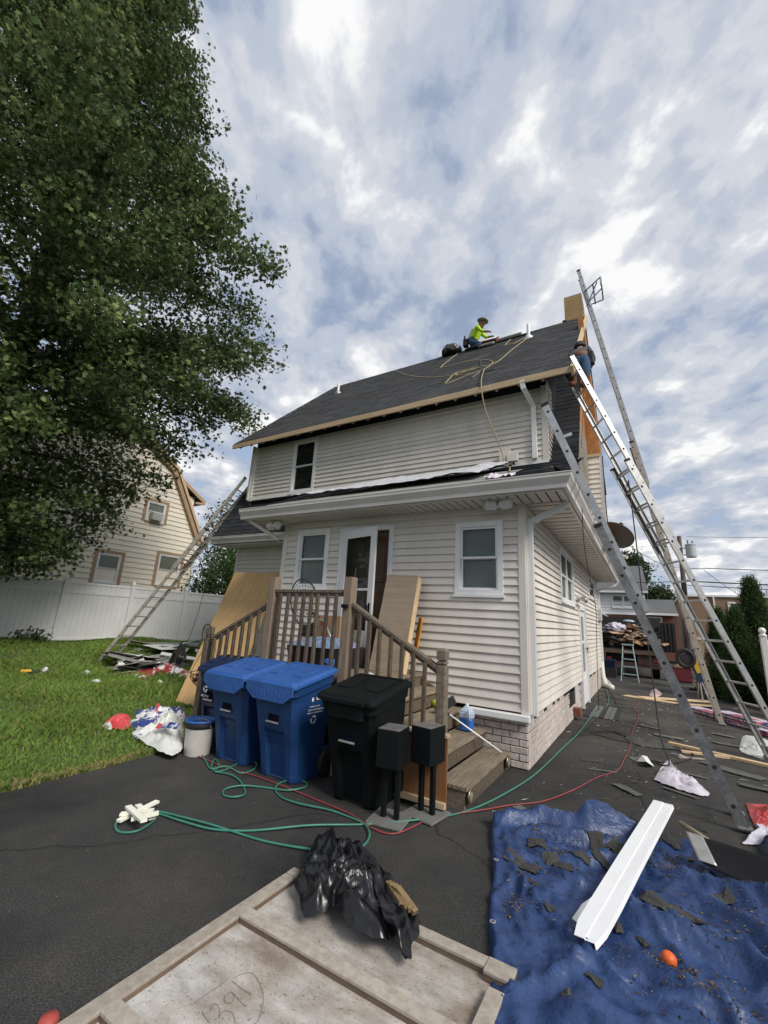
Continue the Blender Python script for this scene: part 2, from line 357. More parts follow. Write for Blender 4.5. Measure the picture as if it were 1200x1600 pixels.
def siding(F, u0, u1, z0, z1, parent, m=vinyl, expo=.106, holes=(), name='clapboard', thick=.024, clip=None, joints=True):
    n = max(1, round((z1 - z0) / expo)); e = (z1 - z0) / n
    for k in range(n):
        a = z0 + k * e; b = a + e; uu0, uu1 = u0, u1
        if clip:
            uu0, uu1 = clip((a + b) / 2)
            if uu1 - uu0 < .05: continue
        for (p, q, r, s) in rects_minus(uu0, uu1, a, b, holes):
            segs = [(p, q)]
            if joints and q - p > 3.2:
                j = p + (q - p) * rnd.uniform(.3, .7); segs = [(p, j - .0015), (j + .0015, q)]
            for (p2, q2) in segs:
                ob_, ot = thick * (1 - (r - a) / e) + .003, thick * (1 - (s - a) / e) + .003
                mb = MB(); w = rnd.uniform(-.0012, .0012)
                pr = [(r, -.004), (r, ob_ + w), (r + .006, ob_ + .001 + w), (s, ot + w), (s, -.004)]
                vs = [F(p2, z, o) for z, o in pr] + [F(q2, z, o) for z, o in pr]
                mb.add(vs, [(0, 1, 6, 5), (1, 2, 7, 6), (2, 3, 8, 7), (3, 4, 9, 8), (4, 3, 2, 1, 0), (5, 6, 7, 8, 9)])
                mb.build(name, m, parent)
def fbox(F, u0, u1, z0, z1, o0, o1, mb=None):
    mb = mb or MB()
    vs = [F(u, z, o) for o in (o0, o1) for z in (z0, z1) for u in (u0, u1)]
    return mb.add(vs, [(0, 2, 3, 1), (4, 5, 7, 6), (0, 1, 5, 4), (2, 6, 7, 3), (0, 4, 6, 2), (1, 3, 7, 5)])
def window(F, u0, u1, z0, z1, parent, blinds=0, casing=.075, cm=white_pvc, double=False, pane_m=glass_m, label=None, deep=.05):
    w = part_group('window', parent, F((u0 + u1) / 2, z0, 0))
    if label: w['label'] = label
    fr = MB(); c = casing
    fbox(F, u0, u0 + c, z0, z1, -.03, .035, fr); fbox(F, u1 - c, u1, z0, z1, -.03, .035, fr)
    fbox(F, u0 + c, u1 - c, z1 - c, z1, -.03, .037, fr); fbox(F, u0 + c, u1 - c, z0, z0 + c, -.03, .037, fr)
    fr.build('frame', cm, w, bevel=.004)
    fbox(F, u0 - .015, u1 + .015, z0 - .025, z0 + .012, -.01, .055).build('sill', cm, w)
    cols = [(u0 + c, u1 - c)] if not double else [(u0 + c, (u0 + u1) / 2 - .03), ((u0 + u1) / 2 + .03, u1 - c)]
    if double: fbox(F, (u0 + u1) / 2 - .03, (u0 + u1) / 2 + .03, z0 + c, z1 - c, -.03, .02).build('mullion', cm, w)
    for (a, b) in cols:
        zm = (z0 + z1) / 2
        for (r, s, off) in ((zm - .012, z1 - c, .004), (z0 + c, zm + .012, -.018)):
            sa = MB(); t = .03
            fbox(F, a, a + t, r, s, off - .02, off + .012, sa); fbox(F, b - t, b, r, s, off - .02, off + .012, sa)
            fbox(F, a + t, b - t, s - t, s, off - .02, off + .012, sa); fbox(F, a + t, b - t, r, r + t, off - .02, off + .012, sa)
            sash = sa.build('sash', white_pvc, w)
            fbox(F, a + t, b - t, r + t, s - t, off - .012, off - .004).build('pane', pane_m, sash)
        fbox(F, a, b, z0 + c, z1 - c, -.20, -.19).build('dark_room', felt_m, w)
        if blinds:
            k = 0; z = z1 - c - .03
            bl = MB()
            while z > z0 + c + .03 and k < 60:
                bl.add([F(a + .012, z, -.062), F(b - .012, z, -.062), F(b - .012, z - .021, -.050), F(a + .012, z - .021, -.050)], [(0, 1, 2, 3)]); z -= .024; k += 1
            bl.build('blind', blind_m, w)
    return w
# glass that lets the blinds show
gb = bpy.data.materials.new('blind_glass'); gb.use_nodes = True; _t = gb.node_tree; _b = _t.nodes['Principled BSDF']
_b.inputs['Base Color'].default_value = (.02, .025, .025, 1); _b.inputs['Roughness'].default_value = .03; _b.inputs['Specular IOR Level'].default_value = .8
_tr = _t.nodes.new('ShaderNodeBsdfTransparent'); _tr.inputs[0].default_value = (.9, .94, .92, 1); _mx = _t.nodes.new('ShaderNodeMixShader'); _mx.inputs[0].default_value = .3
_t.links.new(_tr.outputs[0], _mx.inputs[1]); _t.links.new(_b.outputs[0], _mx.inputs[2]); _t.links.new(_mx.outputs[0], _t.nodes['Material Output'].inputs[0])
# ---- rear addition wall (faces camera)
YF, XR = 5.6, -1.27
wallF = MB(); 
F = FR(YF)
holesF = [(-5.14, -4.49, 2.04, 3.02), (-2.18, -1.57, 2.01, 2.96), (-4.21, -3.25, .95, 3.01)]
wf = MB()
for (p, q, r, s) in rects_minus(-5.5, XR, .55, 3.2, holesF): fbox(F, p, q, r, s, -.12, -.006, wf)
wallrear = wf.build('rear_wall', felt_m, house)
siding(F, -5.42, XR - .075, .62, 3.19, wallrear, holes=holesF)
window(F, -5.17, -4.46, 2.01, 3.05, house, label='small sash window left of the back door', pane_m=gb, blinds=1)
window(F, -2.21, -1.54, 1.98, 2.99, house, blinds=1, pane_m=gb, label='sash window with closed blinds right of the back door')
cp = MB(); fbox(F, XR - .075, XR + .018, .60, 3.2, -.02, .03, cp); cp.build('corner_post', vinyl, house, bevel=.006)
cp = MB(); fbox(F, -5.52, -5.42, .60, 3.2, -.02, .03, cp); cp.build('corner_post', vinyl, house, bevel=.006)
# door
dr = part_group('back_door', house, (-3.73, YF, .95)); dfr = MB()
fbox(F, -4.24, -4.16, .95, 3.03, -.05, .03, dfr); fbox(F, -3.30, -3.22, .95, 3.03, -.05, .03, dfr); fbox(F, -4.16, -3.30, 2.96, 3.04, -.05, .032, dfr)
dfr.build('frame', white_pvc, dr, bevel=.004)
brown = mat('brown_door', (.15, .075, .04), .45, .25, 4, .1, 40, col2=(.11, .055, .03), stretch=(8, 8, 1))
dd = MB(); fbox(F, -4.16, -3.30, .97, 2.96, -.11, -.07, dd)
for (a, b, c, d) in ((-4.05, -3.77, 2.15, 2.82), (-3.69, -3.41, 2.15, 2.82), (-4.05, -3.77, 1.15, 1.95), (-3.69, -3.41, 1.15, 1.95)): fbox(F, a, b, c, d, -.07, -.055, dd)
dd.build('door_leaf', brown, dr, bevel=.006)
TH = R(15); HG = Vector((-4.15, YF - .03, 0)); du = Vector((math.cos(TH), -math.sin(TH), 0)); dn = Vector((-math.sin(TH), -math.cos(TH), 0))
SD = lambda u, z, o: HG + du * u + dn * o + Vector((0, 0, z))
sd = MB(); W = .80; st = .115
for (a, b, c, d) in ((0, st, .97, 2.97), (W - st, W, .97, 2.97), (st, W - st, 2.83, 2.97), (st, W - st, .97, 1.42), (st, W - st, 2.0, 2.035)): fbox(SD, a, b, c, d, 0, .032, sd)
sdo = sd.build('storm_door', white_pvc, dr, bevel=.004)
fbox(SD, st, W - st, 1.42, 2.0, .012, .016).build('pane', gb, sdo); fbox(SD, st, W - st, 2.035, 2.83, .012, .016).build('pane', gb, sdo)
fbox(SD, st + .06, W - st - .06, 1.03, 1.34, .03, .038).build('kick_panel', white_pvc, sdo, bevel=.004)
hd = MB(); fbox(SD, W - .075, W - .045, 1.62, 1.82, .03, .045, hd); hd.cyl(SD(W - .06, 1.70, .04), SD(W - .06, 1.70, .08), .012); hd.cyl(SD(W - .06, 1.63, .08), SD(W - .06, 1.79, .08), .012)
hd.build('handle', blackp, sdo)
# ---- right wall
Rw = RT(XR); holesR = [(8.3, 9.92, 2.13, 3.06), (13.05, 14.55, 2.55, 3.06), (10.55, 11.55, -.2, 2.12)]
wr = MB()
for (p, q, r, s) in rects_minus(5.63, 15.6, .5, 3.2, holesR): fbox(Rw, p, q, r, s, -.12, -.006, wr)
wallright = wr.build('side_wall', felt_m, house)
siding(Rw, 5.68, 15.55, .57, 3.19, wallright, holes=holesR)
fbox(Rw, 5.605, 5.68, .60, 3.2, -.02, .03).build('corner_post', vinyl, house, bevel=.006)
window(Rw, 8.26, 9.96, 2.09, 3.1, house, double=True, pane_m=gb, blinds=1, label='twin sash window in the driveway side wall')
window(Rw, 13.0, 14.6, 2.5, 3.1, house, pane_m=gb, label='small high window near the far end of the side wall')
sdr = part_group('side_door', house, (XR, 11, 0)); m_ = MB()
fbox(Rw, 10.5, 10.6, .02, 2.16, -.04, .05, m_); fbox(Rw, 11.5, 11.6, .02, 2.16, -.04, .05, m_); fbox(Rw, 10.6, 11.5, 2.06, 2.16, -.04, .05, m_)
m_.build('frame', white_pvc, sdr)
m_ = MB(); fbox(Rw, 10.6, 11.5, .06, .70, -.03, .02, m_); fbox(Rw, 10.6, 10.74, .70, 2.06, -.03, .02, m_); fbox(Rw, 11.36, 11.5, .70, 2.06, -.03, .02, m_); fbox(Rw, 10.74, 11.36, 1.92, 2.06, -.03, .02, m_); fbox(Rw, 10.74, 11.36, 1.32, 1.38, -.03, .02, m_)
m_.build('door_leaf', white_pvc, sdr, bevel=.005)
fbox(Rw, 10.74, 11.36, .70, 1.92, -.015, -.005).build('pane', glass_m, sdr)
fbox(Rw, 10.78, 11.32, .16, .6, .02, .03).build('kick_panel', white_pvc, sdr, bevel=.005)
m_ = MB(); m_.cyl((XR + .02, 11.45, 1.2), (XR + .07, 11.45, 1.2), .01); m_.cyl((XR + .07, 11.45, 1.12), (XR + .07, 11.45, 1.24), .01); m_.build('handle', blackp, sdr)
# left part of the rear wall of the main block, set back
F2 = FR(7.5); wl = MB(); fbox(F2, -9.0, -5.4, .55, 3.2, -.12, -.006, wl); wallset = wl.build('set_back_wall', felt_m, house)
siding(F2, -8.93, -5.52, .6, 3.19, wallset)
fbox(F2, -9.02, -8.93, .55, 3.2, -.02, .03).build('corner_post', vinyl, house)
MB().box(-9.0, -1.39, 7.62, 15.58, .0, 3.15).build('main_block', vinyl, house)
MB().box(-5.48, -1.39, 5.73, 7.62, .0, 3.12).build('addition_block', vinyl, house)
# ---- brick foundation
fnd = MB().box(-5.46, XR - .015, YF + .02, 7.5, -.05, .56).box(XR - .3, XR - .015, 7.5, 15.55, -.05, .56).box(-8.96, -5.3, 7.53, 7.7, -.05, .58).build('foundation', mortar_m, house)
bm0 = MB().box(0, 1, 0, 1, 0, 1)
def brick(F, u0, u1, z0, z1, mb=None):
    o = rnd.uniform(.0, .006); c = .004; b = mb or MB()
    vs = [F(u0, z0, -.02), F(u1, z0, -.02), F(u1, z1, -.02), F(u0, z1, -.02)] + [F(u0, z0, o), F(u1, z0, o), F(u1, z1, o), F(u0, z1, o)] + [F(u0 + c, z0 + c, o + c), F(u1 - c, z0 + c, o + c), F(u1 - c, z1 - c, o + c), F(u0 + c, z1 - c, o + c)]
    fs = [(i, (i + 1) % 4, 4 + (i + 1) % 4, 4 + i) for i in range(4)] + [(4 + i, 4 + (i + 1) % 4, 8 + (i + 1) % 4, 8 + i) for i in range(4)] + [(8, 9, 10, 11)]
    b.add(vs, fs)
    if mb is None: b.build('brick', brick_m, fnd)
Fb = FR(YF + .012); Rb = RT(XR - .012); H = .0775; cnt = 0
rest = MB()
for k in range(7):
    z0 = .012 + k * H; z1 = z0 + H - .010; off = .105 if k % 2 else 0
    u = XR - .018 - (.105 - .01 if k % 2 else .21 - .01)
    r_ = XR - .018
    while r_ > -3.2:
        brick(Fb, u, r_, z0, z1); r_ = u - .010; u = r_ - .20
    a = YF + .012 + .004; b = a + (.20 if k % 2 else .095)
    while a < 15.5:
        cut = False
        if 10.45 < b and a < 11.6: cut = True                       # the side door
        if 8.95 < b and a < 9.55 and k in (3, 4, 5, 6): cut = True  # broken-out vent
        if not cut:
            if a < 10.4: brick(Rb, a, b, z0, z1)
            else: brick(Rb, a, b, z0, z1, rest)
        a = b + .010; b = a + .20
o = rest.build('far_bricks', brick_m, fnd); o['kind'] = 'stuff'
hole = MB(); fbox(Rb, 8.97, 9.53, .25, .55, .002, .006, hole); hole.build('vent_hole_dark', rubber, house)  # black sheet paints the dark inside of the broken-out hole
m_ = MB(); m_.box(XR - .01, XR + .12, 9.2, 9.42, .06, .20); m_.build('broken_brick', mat('red_brick', (.22, .075, .045), .85, .4, 20), fnd)
m_ = MB(); fbox(Rb, 9.56, 9.9, .24, .57, .004, .02, m_); m_.build('vent_cover', gutter_m, house)
# white drip ledge round the corner
lg = MB()
prof = [(.52, .00), (.52, .085), (.535, .10), (.595, .10), (.60, .085), (.60, .0)]
def sweep(prof, A, B, mb):
    n = len(prof); mb.add([A(z, o) for z, o in prof] + [B(z, o) for z, o in prof], [(i, (i + 1) % n, n + (i + 1) % n, n + i) for i in range(n)] + [tuple(reversed(range(n))), tuple(range(n, 2 * n))]); return mb
sweep(prof, lambda z, o: Vector((-2.02, YF - o, z)), lambda z, o: Vector((XR + .03, YF - o, z)), lg)
lg.build('drip_ledge', white_pvc, house, bevel=.004)
# ---- eaves: soffits, gutters
sof = part_group('soffit', house, (-3.4, 5.3, 3.18))
x = -6.0
while x < -.74:
    MB().box(x, x + .098, 5.06, YF - .02 if x > -5.5 else 5.62, 3.185 + rnd.uniform(-.001, .001), 3.20).build('soffit_panel', soffit_m, sof)
    x += .116
y = 5.62
while y < 15.65:
    MB().box(XR + .03, -.70, y, y + .108, 3.185 - .010 * (round(y / .122) % 2), 3.20).build('soffit_panel', soffit_m, sof); y += .122
MB().box(-6.0, -.70, 5.06, 5.62, 3.201, 3.212).box(XR, -.70, 5.62, 15.7, 3.201, 3.212).build('soffit_backing', felt_m, sof)
fbox(F, -5.42, XR - .075, 3.10, 3.185, .004, .026).build('frieze_board', soffit_m, house)
fbox(Rw, 5.68, 15.55, 3.10, 3.185, .004, .026).build('frieze_board', soffit_m, house)
gprof = [(3.19, 0), (3.19, .055), (3.235, .062), (3.27, .085), (3.31, .112), (3.345, .114), (3.352, .122), (3.362, .122), (3.362, .108), (3.345, .106), (3.345, .0)]
g = MB(); sweep(gprof, lambda z, o: Vector((-6.08 - (0), 5.07 - o, z)), lambda z, o: Vector((-.70 + o, 5.07 - o, z)), g); g.build('gutter', gutter_m, house)
g = MB(); sweep(gprof, lambda z, o: Vector((-.70 + o, 15.7, z)), lambda z, o: Vector((-.70 + o, 5.07 - o, z)), g); g.build('gutter', gutter_m, house)
MB().box(-6.0, -.705, 5.072, 5.09, 3.17, 3.36).box(-.735, -.705, 5.09, 15.7, 3.17, 3.36).build('fascia', gutter_m, house)
# left lower eave of the main block
g = MB(); sweep(gprof, lambda z, o: Vector((-9.42, 7.02 - o, z + .03)), lambda z, o: Vector((-6.0, 7.02 - o, z + .03)), g); g.build('gutter', gutter_m, house)
x = -9.35
while x < -5.6: MB().box(x, x + .10, 7.0, 7.5, 3.185, 3.20).build('soffit_panel', soffit_m, sof); x += .106
MB().box(-9.4, -5.5, 7.02, 7.5, 3.203, 3.22).build('soffit_backing', felt_m, sof)
# ---- lower gambrel slope and gable
def slope_shingles(name, parent, A, B, C_, expo, wid, base, var, gap=.004, th=.006, n_off=.5):
    """rows of shingle tabs on the quad A(bottom left) B(bottom right) C_(direction up, full length vector)"""
    A = Vector(A); B = Vector(B); up = Vector(C_); ux = (B - A); Lx = ux.length; ux.normalize(); Ly = up.length; uy = up.normalized(); nn = ux.cross(uy)
    if nn.z < 0: nn = -nn
    mb = MB(); k = 0; yv = 0
    while yv < Ly - .02:
        h_ = min(expo, Ly - yv); xx = -wid * rnd.random()
        rowv = rnd.uniform(.92, 1.08)
        while xx < Lx:
            w_ = wid * rnd.choice((.6, .8, 1, 1, 1.25)); a, b = max(0, xx), min(Lx, xx + w_ - gap); xx += w_
            if b - a < .02: continue
            t = th * rnd.uniform(.8, 2.0); sc = rowv * rnd.uniform(1 - var, 1 + var); hue = rnd.uniform(-.05, .05)
            tint = (base[0] * sc * (1 + hue), base[1] * sc, base[2] * sc * (1 - hue))
            dy = rnd.uniform(-.004, .004)
            p = [A + ux * a + uy * (yv + dy) + nn * t, A + ux * b + uy * (yv + dy) + nn * t, A + ux * b + uy * (yv + h_ + .01) + nn * .001, A + ux * a + uy * (yv + h_ + .01) + nn * .001]
            q = [A + ux * a + uy * (yv + dy) - nn * .004, A + ux * b + uy * (yv + dy) - nn * .004]
            mb.add(p + q, [(0, 1, 2, 3), (4, 5, 1, 0)], tint)
        yv += expo; k += 1
    o = mb.build(name, shingle_m, parent); o['kind'] = 'stuff'; return o
SG = 1.74; GY0, GZ0 = 6.93, 3.40
def gy(z): return GY0 + (z - GZ0) / SG
lower = MB().add([(-9.35, GY0, GZ0), (-.76, GY0, GZ0), (-.76, gy(8.6), 8.6), (-9.1, gy(8.6), 8.6)], [(0, 1, 2, 3)]).build('lower_roof_slope', felt_m, house)
dirv = Vector((0, 1, SG)).normalized()
slope_shingles('shingles', lower, (-9.35, GY0 - .01, GZ0 + .01), (-5.6, GY0 - .01, GZ0 + .01), dirv * 2.0, .14, .32, (.030, .032, .036), .25)
slope_shingles('shingles', lower, (-1.27, GY0 - .01, GZ0 + .02), (-.755, GY0 - .01, GZ0 + .02), dirv * 4.2, .14, .32, (.024, .026, .030), .22)
DY = 7.4; DX0, DX1 = -8.7, -1.23
# right gable wall, overhanging the side wall
gab = MB(); P_ = [(7.02, 3.21), (10.0, 8.55), (10.9, 9.45), (11.8, 8.55), (15.0, 3.21)]
n = len(P_); gab.add([(-.80, a, b) for a, b in P_] + [(-1.1, a, b) for a, b in P_], [tuple(range(n)), tuple(reversed(range(n, 2 * n)))] + [(i, n + i, n + (i + 1) % n, (i + 1) % n) for i in range(n)])
gable = gab.build('gable_wall', osb_m, house)
siding(RT(-.80), 7.1, 9.45, 3.4, 5.6, gable, clip=lambda z: (gy(z) + .03, 9.45), joints=False)
# chimney chase
ch = MB(); 
def taper(x0a, x1a, x0b, x1b, y0, y1, z0, z1, mb): return mb.add([(x0a, y0, z0), (x1a, y0, z0), (x1a, y1, z0), (x0a, y1, z0), (x0b, y0, z1), (x1b, y0, z1), (x1b, y1, z1), (x0b, y1, z1)], [(3, 2, 1, 0), (4, 5, 6, 7), (0, 1, 5, 4), (1, 2, 6, 5), (2, 3, 7, 6), (3, 0, 4, 7)])
taper(-.8, -.535, -.8, -.70, 9.5, 10.1, 5.27, 8.75, ch); chase = ch.build('chimney_chase', osb_m, house)
MB().box(-.8, -.525, 9.52, 10.1, 3.3, 5.2).build('chase_lower_box', vinyl, chase)
siding(FR(9.5), -.79, -.565, 3.32, 5.05, chase, expo=.105, joints=False)
siding(FR(9.5), -.79, -.565, 5.05, 5.2, chase, expo=.15, joints=False)
fbox(FR(9.5), -.565, -.515, 3.32, 5.22, -.05, .022).build('chase_corner_post', white_pvc, chase)
MB().box(-.8, -.52, 9.46, 9.53, 5.205, 5.265).build('chase_ledger', rawwood, chase)
MB().tube([(-.50, 9.47, 5.2), (-.50, 9.46, 4.2), (-.49, 9.46, 3.55)], .012).build('conduit', rubber, chase)
MB().box(-1.25, -.80, 11.0, 11.7, 9.2, 10.62).build('chimney_box', plybox_m, house)
MB().box(-1.30, -1.2, 10.86, 10.99, 9.55, 9.80).build('chimney_flashing', felt_m, house)
# pent roof strip between gable wall and side gutter
MB().add([(-.80, 5.1, 3.50), (-.60, 5.1, 3.36), (-.60, 15.7, 3.36), (-.80, 15.7, 3.50)], [(0, 1, 2, 3)]).build('pent_roof', felt_m, house, solid=.01)
# ---- dormer
FD = FR(DY); holesD = [(-7.25, -6.60, 4.50, 5.80)]
dw = MB()
for (p, q, r, s) in rects_minus(DX0, DX1, 4.36, 6.2, holesD): fbox(FD, p, q, r, s, -.12, -.006, dw)
dwall = dw.build('dormer_wall', felt_m, house)
siding(FD, DX0 + .06, DX1 - .08, 4.46, 5.90, dwall, holes=holesD)
window(FD, -7.31, -6.54, 4.46, 5.86, house, label='dark upstairs sash window in the dormer', pane_m=glass_m)
fbox(FD, DX0 - .02, DX0 + .07, 4.40, 5.92, -.02, .05).build('dormer_corner_post', white_pvc, house)
fbox(FD, DX1 - .08, DX1 + .02, 4.42, 5.92, -.02, .035).build('dormer_corner_post', vinyl, house)
fbox(FD, DX0 + .05, DX1 + .02, 4.415, 4.46, -.01, .04).build('dormer_starter_strip', white_pvc, house)
ck = MB(); ck.add([(DX1, DY + .005, 4.3), (DX1, gy(6.9), 6.9), (DX1, 8.0, 6.85), (DX1, DY + .005, 6.2)], [(0, 1, 2, 3)]); cheek = ck.build('dormer_cheek', felt_m, house)
siding(RT(DX1), DY, 8.5, 4.5, 6.1, cheek, joints=False, clip=lambda z: (DY + .03, max(DY + .03, min(gy(z), 7.9))))
ck = MB(); ck.add([(DX0, DY, 4.3), (DX0, gy(6.9), 6.9), (DX0, DY, 6.2)], [(0, 1, 2)]); ck.build('dormer_cheek', vinyl, house)
# ---- main roof
EY, EZ, RY, RZ = 6.97, 5.93, 10.88, 9.74
rf = MB(); rf.add([(-9.12, EY, EZ), (-.74, EY, EZ), (-.74, RY, RZ), (-8.72, RY, RZ), (-9.12, EY, EZ - .03), (-.74, EY, EZ - .03), (-.74, RY, RZ - .03), (-8.72, RY, RZ - .03)], [(0, 1, 2, 3), (7, 6, 5, 4), (0, 4, 5, 1), (1, 5, 6, 2), (3, 7, 4, 0)])
rf.add([(-8.72, RY, RZ), (-.74, RY, RZ), (-.74, 14.9, 5.9), (-9.1, 14.9, 5.9)], [(0, 1, 2, 3)])
roof = rf.build('roof', felt_m, house)
def roof_pt(x, y, up=0): return Vector((x, y, EZ + (y - EY) * (RZ - EZ) / (RY - EY))) + Vector((0, -.698, .716)) * up
slope_shingles('shingles', roof, (-9.1, EY - .02, EZ - .005), (-.73, EY - .02, EZ - .005), Vector((0, RY - EY, RZ - EZ)) * 1.004, .143, .34, (.052, .053, .056), .20, th=.005)
MB().beam((-9.12, EY - .025, EZ - .085), (-.73, EY - .025, EZ - .070), .038, .115, up=(0, 0, 1)).build('eave_fascia_board', rawwood, house)
rd = Vector((0, RY - EY, RZ - EZ)).normalized()
MB().beam(Vector((-.715, EY - .06, EZ - .12)), Vector((-.715, RY, RZ - .07)), .16, .045, up=(1, 0, 0)).build('rake_board', rawwood_y, house)
x = -8.9
while x < -.8:
    MB().beam((x, EY + .0, EZ - .10), (x, DY + .25, EZ - .10 + (DY + .25 - EY) * .974), .04, .12).build('rafter_tail', rawwood, house); x += .405
MB().add([(-9.0, EY + .05, EZ - .02), (-.8, EY + .05, EZ - .02), (-.8, DY + .3, 6.22), (-9.0, DY + .3, 6.22)], [(3, 2, 1, 0)]).build('eave_deck', felt_m, house)
# addition roof (low slope), clad in felt
ar = MB(); ar.add([(-6.05, 5.03, 3.355), (-.66, 5.03, 3.355), (-.80, 7.45, 4.44), (-6.6, 7.45, 4.44), (-6.05, 5.03, 3.33), (-.66, 5.03, 3.33)], [(0, 1, 2, 3), (0, 4, 5, 1)])
ar.add([(-6.05, 5.03, 3.355), (-6.6, 7.45, 4.44), (-6.05, 7.45, 3.3)], [(0, 1, 2)]); aroof = ar.build('addition_roof', felt_m, house)
slope_shingles('shingles', aroof, (-6.05, 5.03, 3.36), (-.66, 5.03, 3.36), Vector((0, 2.42, 1.085)), .14, .34, (.030, .031, .034), .2)
def ar_pt(x, y, up=.02): return Vector((x, y, 3.362 + (y - 5.03) * .4483 + up))
und = mat('grey_underlayment', (.25, .245, .225), .7, .2, 3, col2=(.19, .185, .17)); und2 = mat('printed_underlayment', (.60, .61, .63), .6, .5, 9, col2=(.30, .30, .32), stretch=(1, 3, 1))
MB().grid(40, 6, lambda u, v: ar_pt(-5.6 + 4.2 * u, 5.04 + v * (.25 + .95 * sstep(0, .35, u)), .02 + .012 * abs(nz(u * 9, v * 3)))).build('underlayment_sheet', und, house, smooth=True)
pu = MB().grid(60, 8, lambda u, v: ar_pt(-5.3 + 3.5 * u, 5.35 + v * (.15 + 1.5 * sstep(0, .4, u)), .12 + .05 * abs(nz(u * 14, v * 3)) + .08 * max(0, nz(u * 5, 7)))).build('underlayment_sheet', und2, house, smooth=True)
MB().grid(24, 6, lambda u, v: ar_pt(-3.4 + 1.7 * u, 6.5 + .5 * v, .06 + .10 * abs(nz(u * 6, v * 2, 4)))).build('underlayment_roll', mat('curled_felt', (.07, .07, .068), .8, .3, 6), house, smooth=True)
# ---- downspouts
def strap(pts, w, d, name, m=down_m, par=house):
    mb = MB(); pts = [Vector(p) for p in pts]
    for a, b in zip(pts, pts[1:]): mb.beam(a, b + (b - a).normalized() * .02, w, d, up=(0, 1, 0) if abs((b - a).normalized().y) < .9 else (1, 0, 0))
    return mb.build(name, m, par, bevel=.006)
strap([(-.72, 5.62, 3.19), (-.80, 5.63, 3.12), (XR + .055, 5.71, 2.96)], .075, .06, 'downspout')
strap([(XR + .055, 5.71, 2.98), (XR + .055, 5.71, .60)], .075, .06, 'downspout')
strap([(-5.95, 5.12, 3.18), (-5.58, 5.5, 2.9)], .06, .06, 'downspout', soffit_m)
strap([(XR - .28, DY - .45, 5.86), (XR - .26, DY - .42, 5.72), (XR - .17, DY - .06, 5.52), (XR - .17, DY - .06, 4.52)], .085, .065, 'downspout', down_m)
strap([(DX0 - .05, DY - .05, 5.95), (DX0 - .05, DY - .05, 4.45)], .06, .05, 'downspout', mat('cream_downspout', (.6, .55, .46), .5))
strap([(-.64, 15.68, 3.22), (-.72, 15.68, 3.1), (XR + .05, 15.5, 2.9)], .07, .06, 'downspout')
strap([(XR + .05, 15.5, 2.9), (XR + .05, 15.5, .25), (XR + .22, 15.35, .10)], .07, .06, 'downspout')
MB().box(XR + .01, XR + .12, 15.2, 15.5, 1.95, 2.3).build('meter_box', mat('meter_grey', (.5, .5, .48), .5), house, bevel=.01)
# ---- flood lights
def flood(x, y, z, s=1.0):
    p = part_group('flood_light', house, (x, y, z))
    MB().cbox(x - .06 * s, x + .06 * s, y - .05, y + .05, z - .06, z + .0, .01).build('housing', white_pvc, p)
    for k, a in ((-1, .35), (1, -.35)):
        M = Matrix.Translation((x + k * .11 * s, y - .05, z - .05)) @ Matrix.Rotation(a, 4, 'Z') @ Matrix.Rotation(-.35, 4, 'X')
        MB().cbox(-.075 * s, .075 * s, -.09, .02, -.055, .055, .012, M).build('lamp_head', white_pvc, p)
        MB().box(-.06 * s, .06 * s, -.096, -.0905, -.04, .04, M).build('lens', mat('lamp_lens', (.75, .77, .80), .15), p)
flood(-1.52, 5.38, 3.18); flood(-5.52, 5.38, 3.14, .8)
p = part_group('wall_light', house, (XR, 10.4, 2.3)); m_ = MB().cyl((XR, 10.4, 2.3), (XR + .08, 10.4, 2.3), .07)
m_.build('base_plate', mat('meter_grey', (.5, .5, .48), .5), p)
for s_ in (-1, 1): MB().lathe([(.02, 0), (.05, .03), (.06, .12), (.055, .13)], n=12, M=Matrix.Translation((XR + .10, 10.4 + s_ * .09, 2.3)) @ Matrix.Rotation(R(115), 4, 'Y')).build('lamp_head', alum, p, smooth=True)
# dryer hose cuff at the far corner and small vents
MB().tube([(XR + .03, 15.3, .7), (XR + .05, 15.25, .3), (XR + .12, 15.1, .08), (XR + .30, 14.8, .06)], [.06, .07, .08, .085], n=10).build('drain_pipe', mat('off_white_pipe', (.62, .60, .55), .6), house, smooth=True)
# ------------------------------------------------------------------ porch with two flights of steps
porch = thing('wooden_porch', 'weathered grey wooden back porch with railings and steps to the driveway', 'porch', (-3.2, 4.8, 0))
FZ = .93; PY0, PY1 = 4.06, 5.55
XA, XB, XC, XD = -4.08, -2.88, -1.72, -5.22
def wood(mb, name, parent=None, m=greywood, bevel=.004): return mb.build(name, m, parent or porch, bevel=bevel)
deck = part_group('deck', porch, (-3.5, 4.8, FZ)); y = PY0 - .02
while y < PY1 - .05:
    wood(MB().box(-4.35, -2.62, y, y + .135, FZ - .035, FZ + rnd.uniform(-.002, .002)), 'deck_plank', deck, greywood_x); y += .142
wood(MB().box(-4.33, -2.64, PY0 + .0, PY0 + .04, FZ - .20, FZ - .04), 'rim_joist'); wood(MB().box(-2.68, -2.64, PY0 + .04, PY1, FZ - .20, FZ - .04), 'rim_joist')
bal_m = mat('dark_baluster_wood', (.125, .092, .062), .85, .5, 6, .4, 50, col2=(.055, .040, .028), stretch=(6, 6, 2), tint=.2)
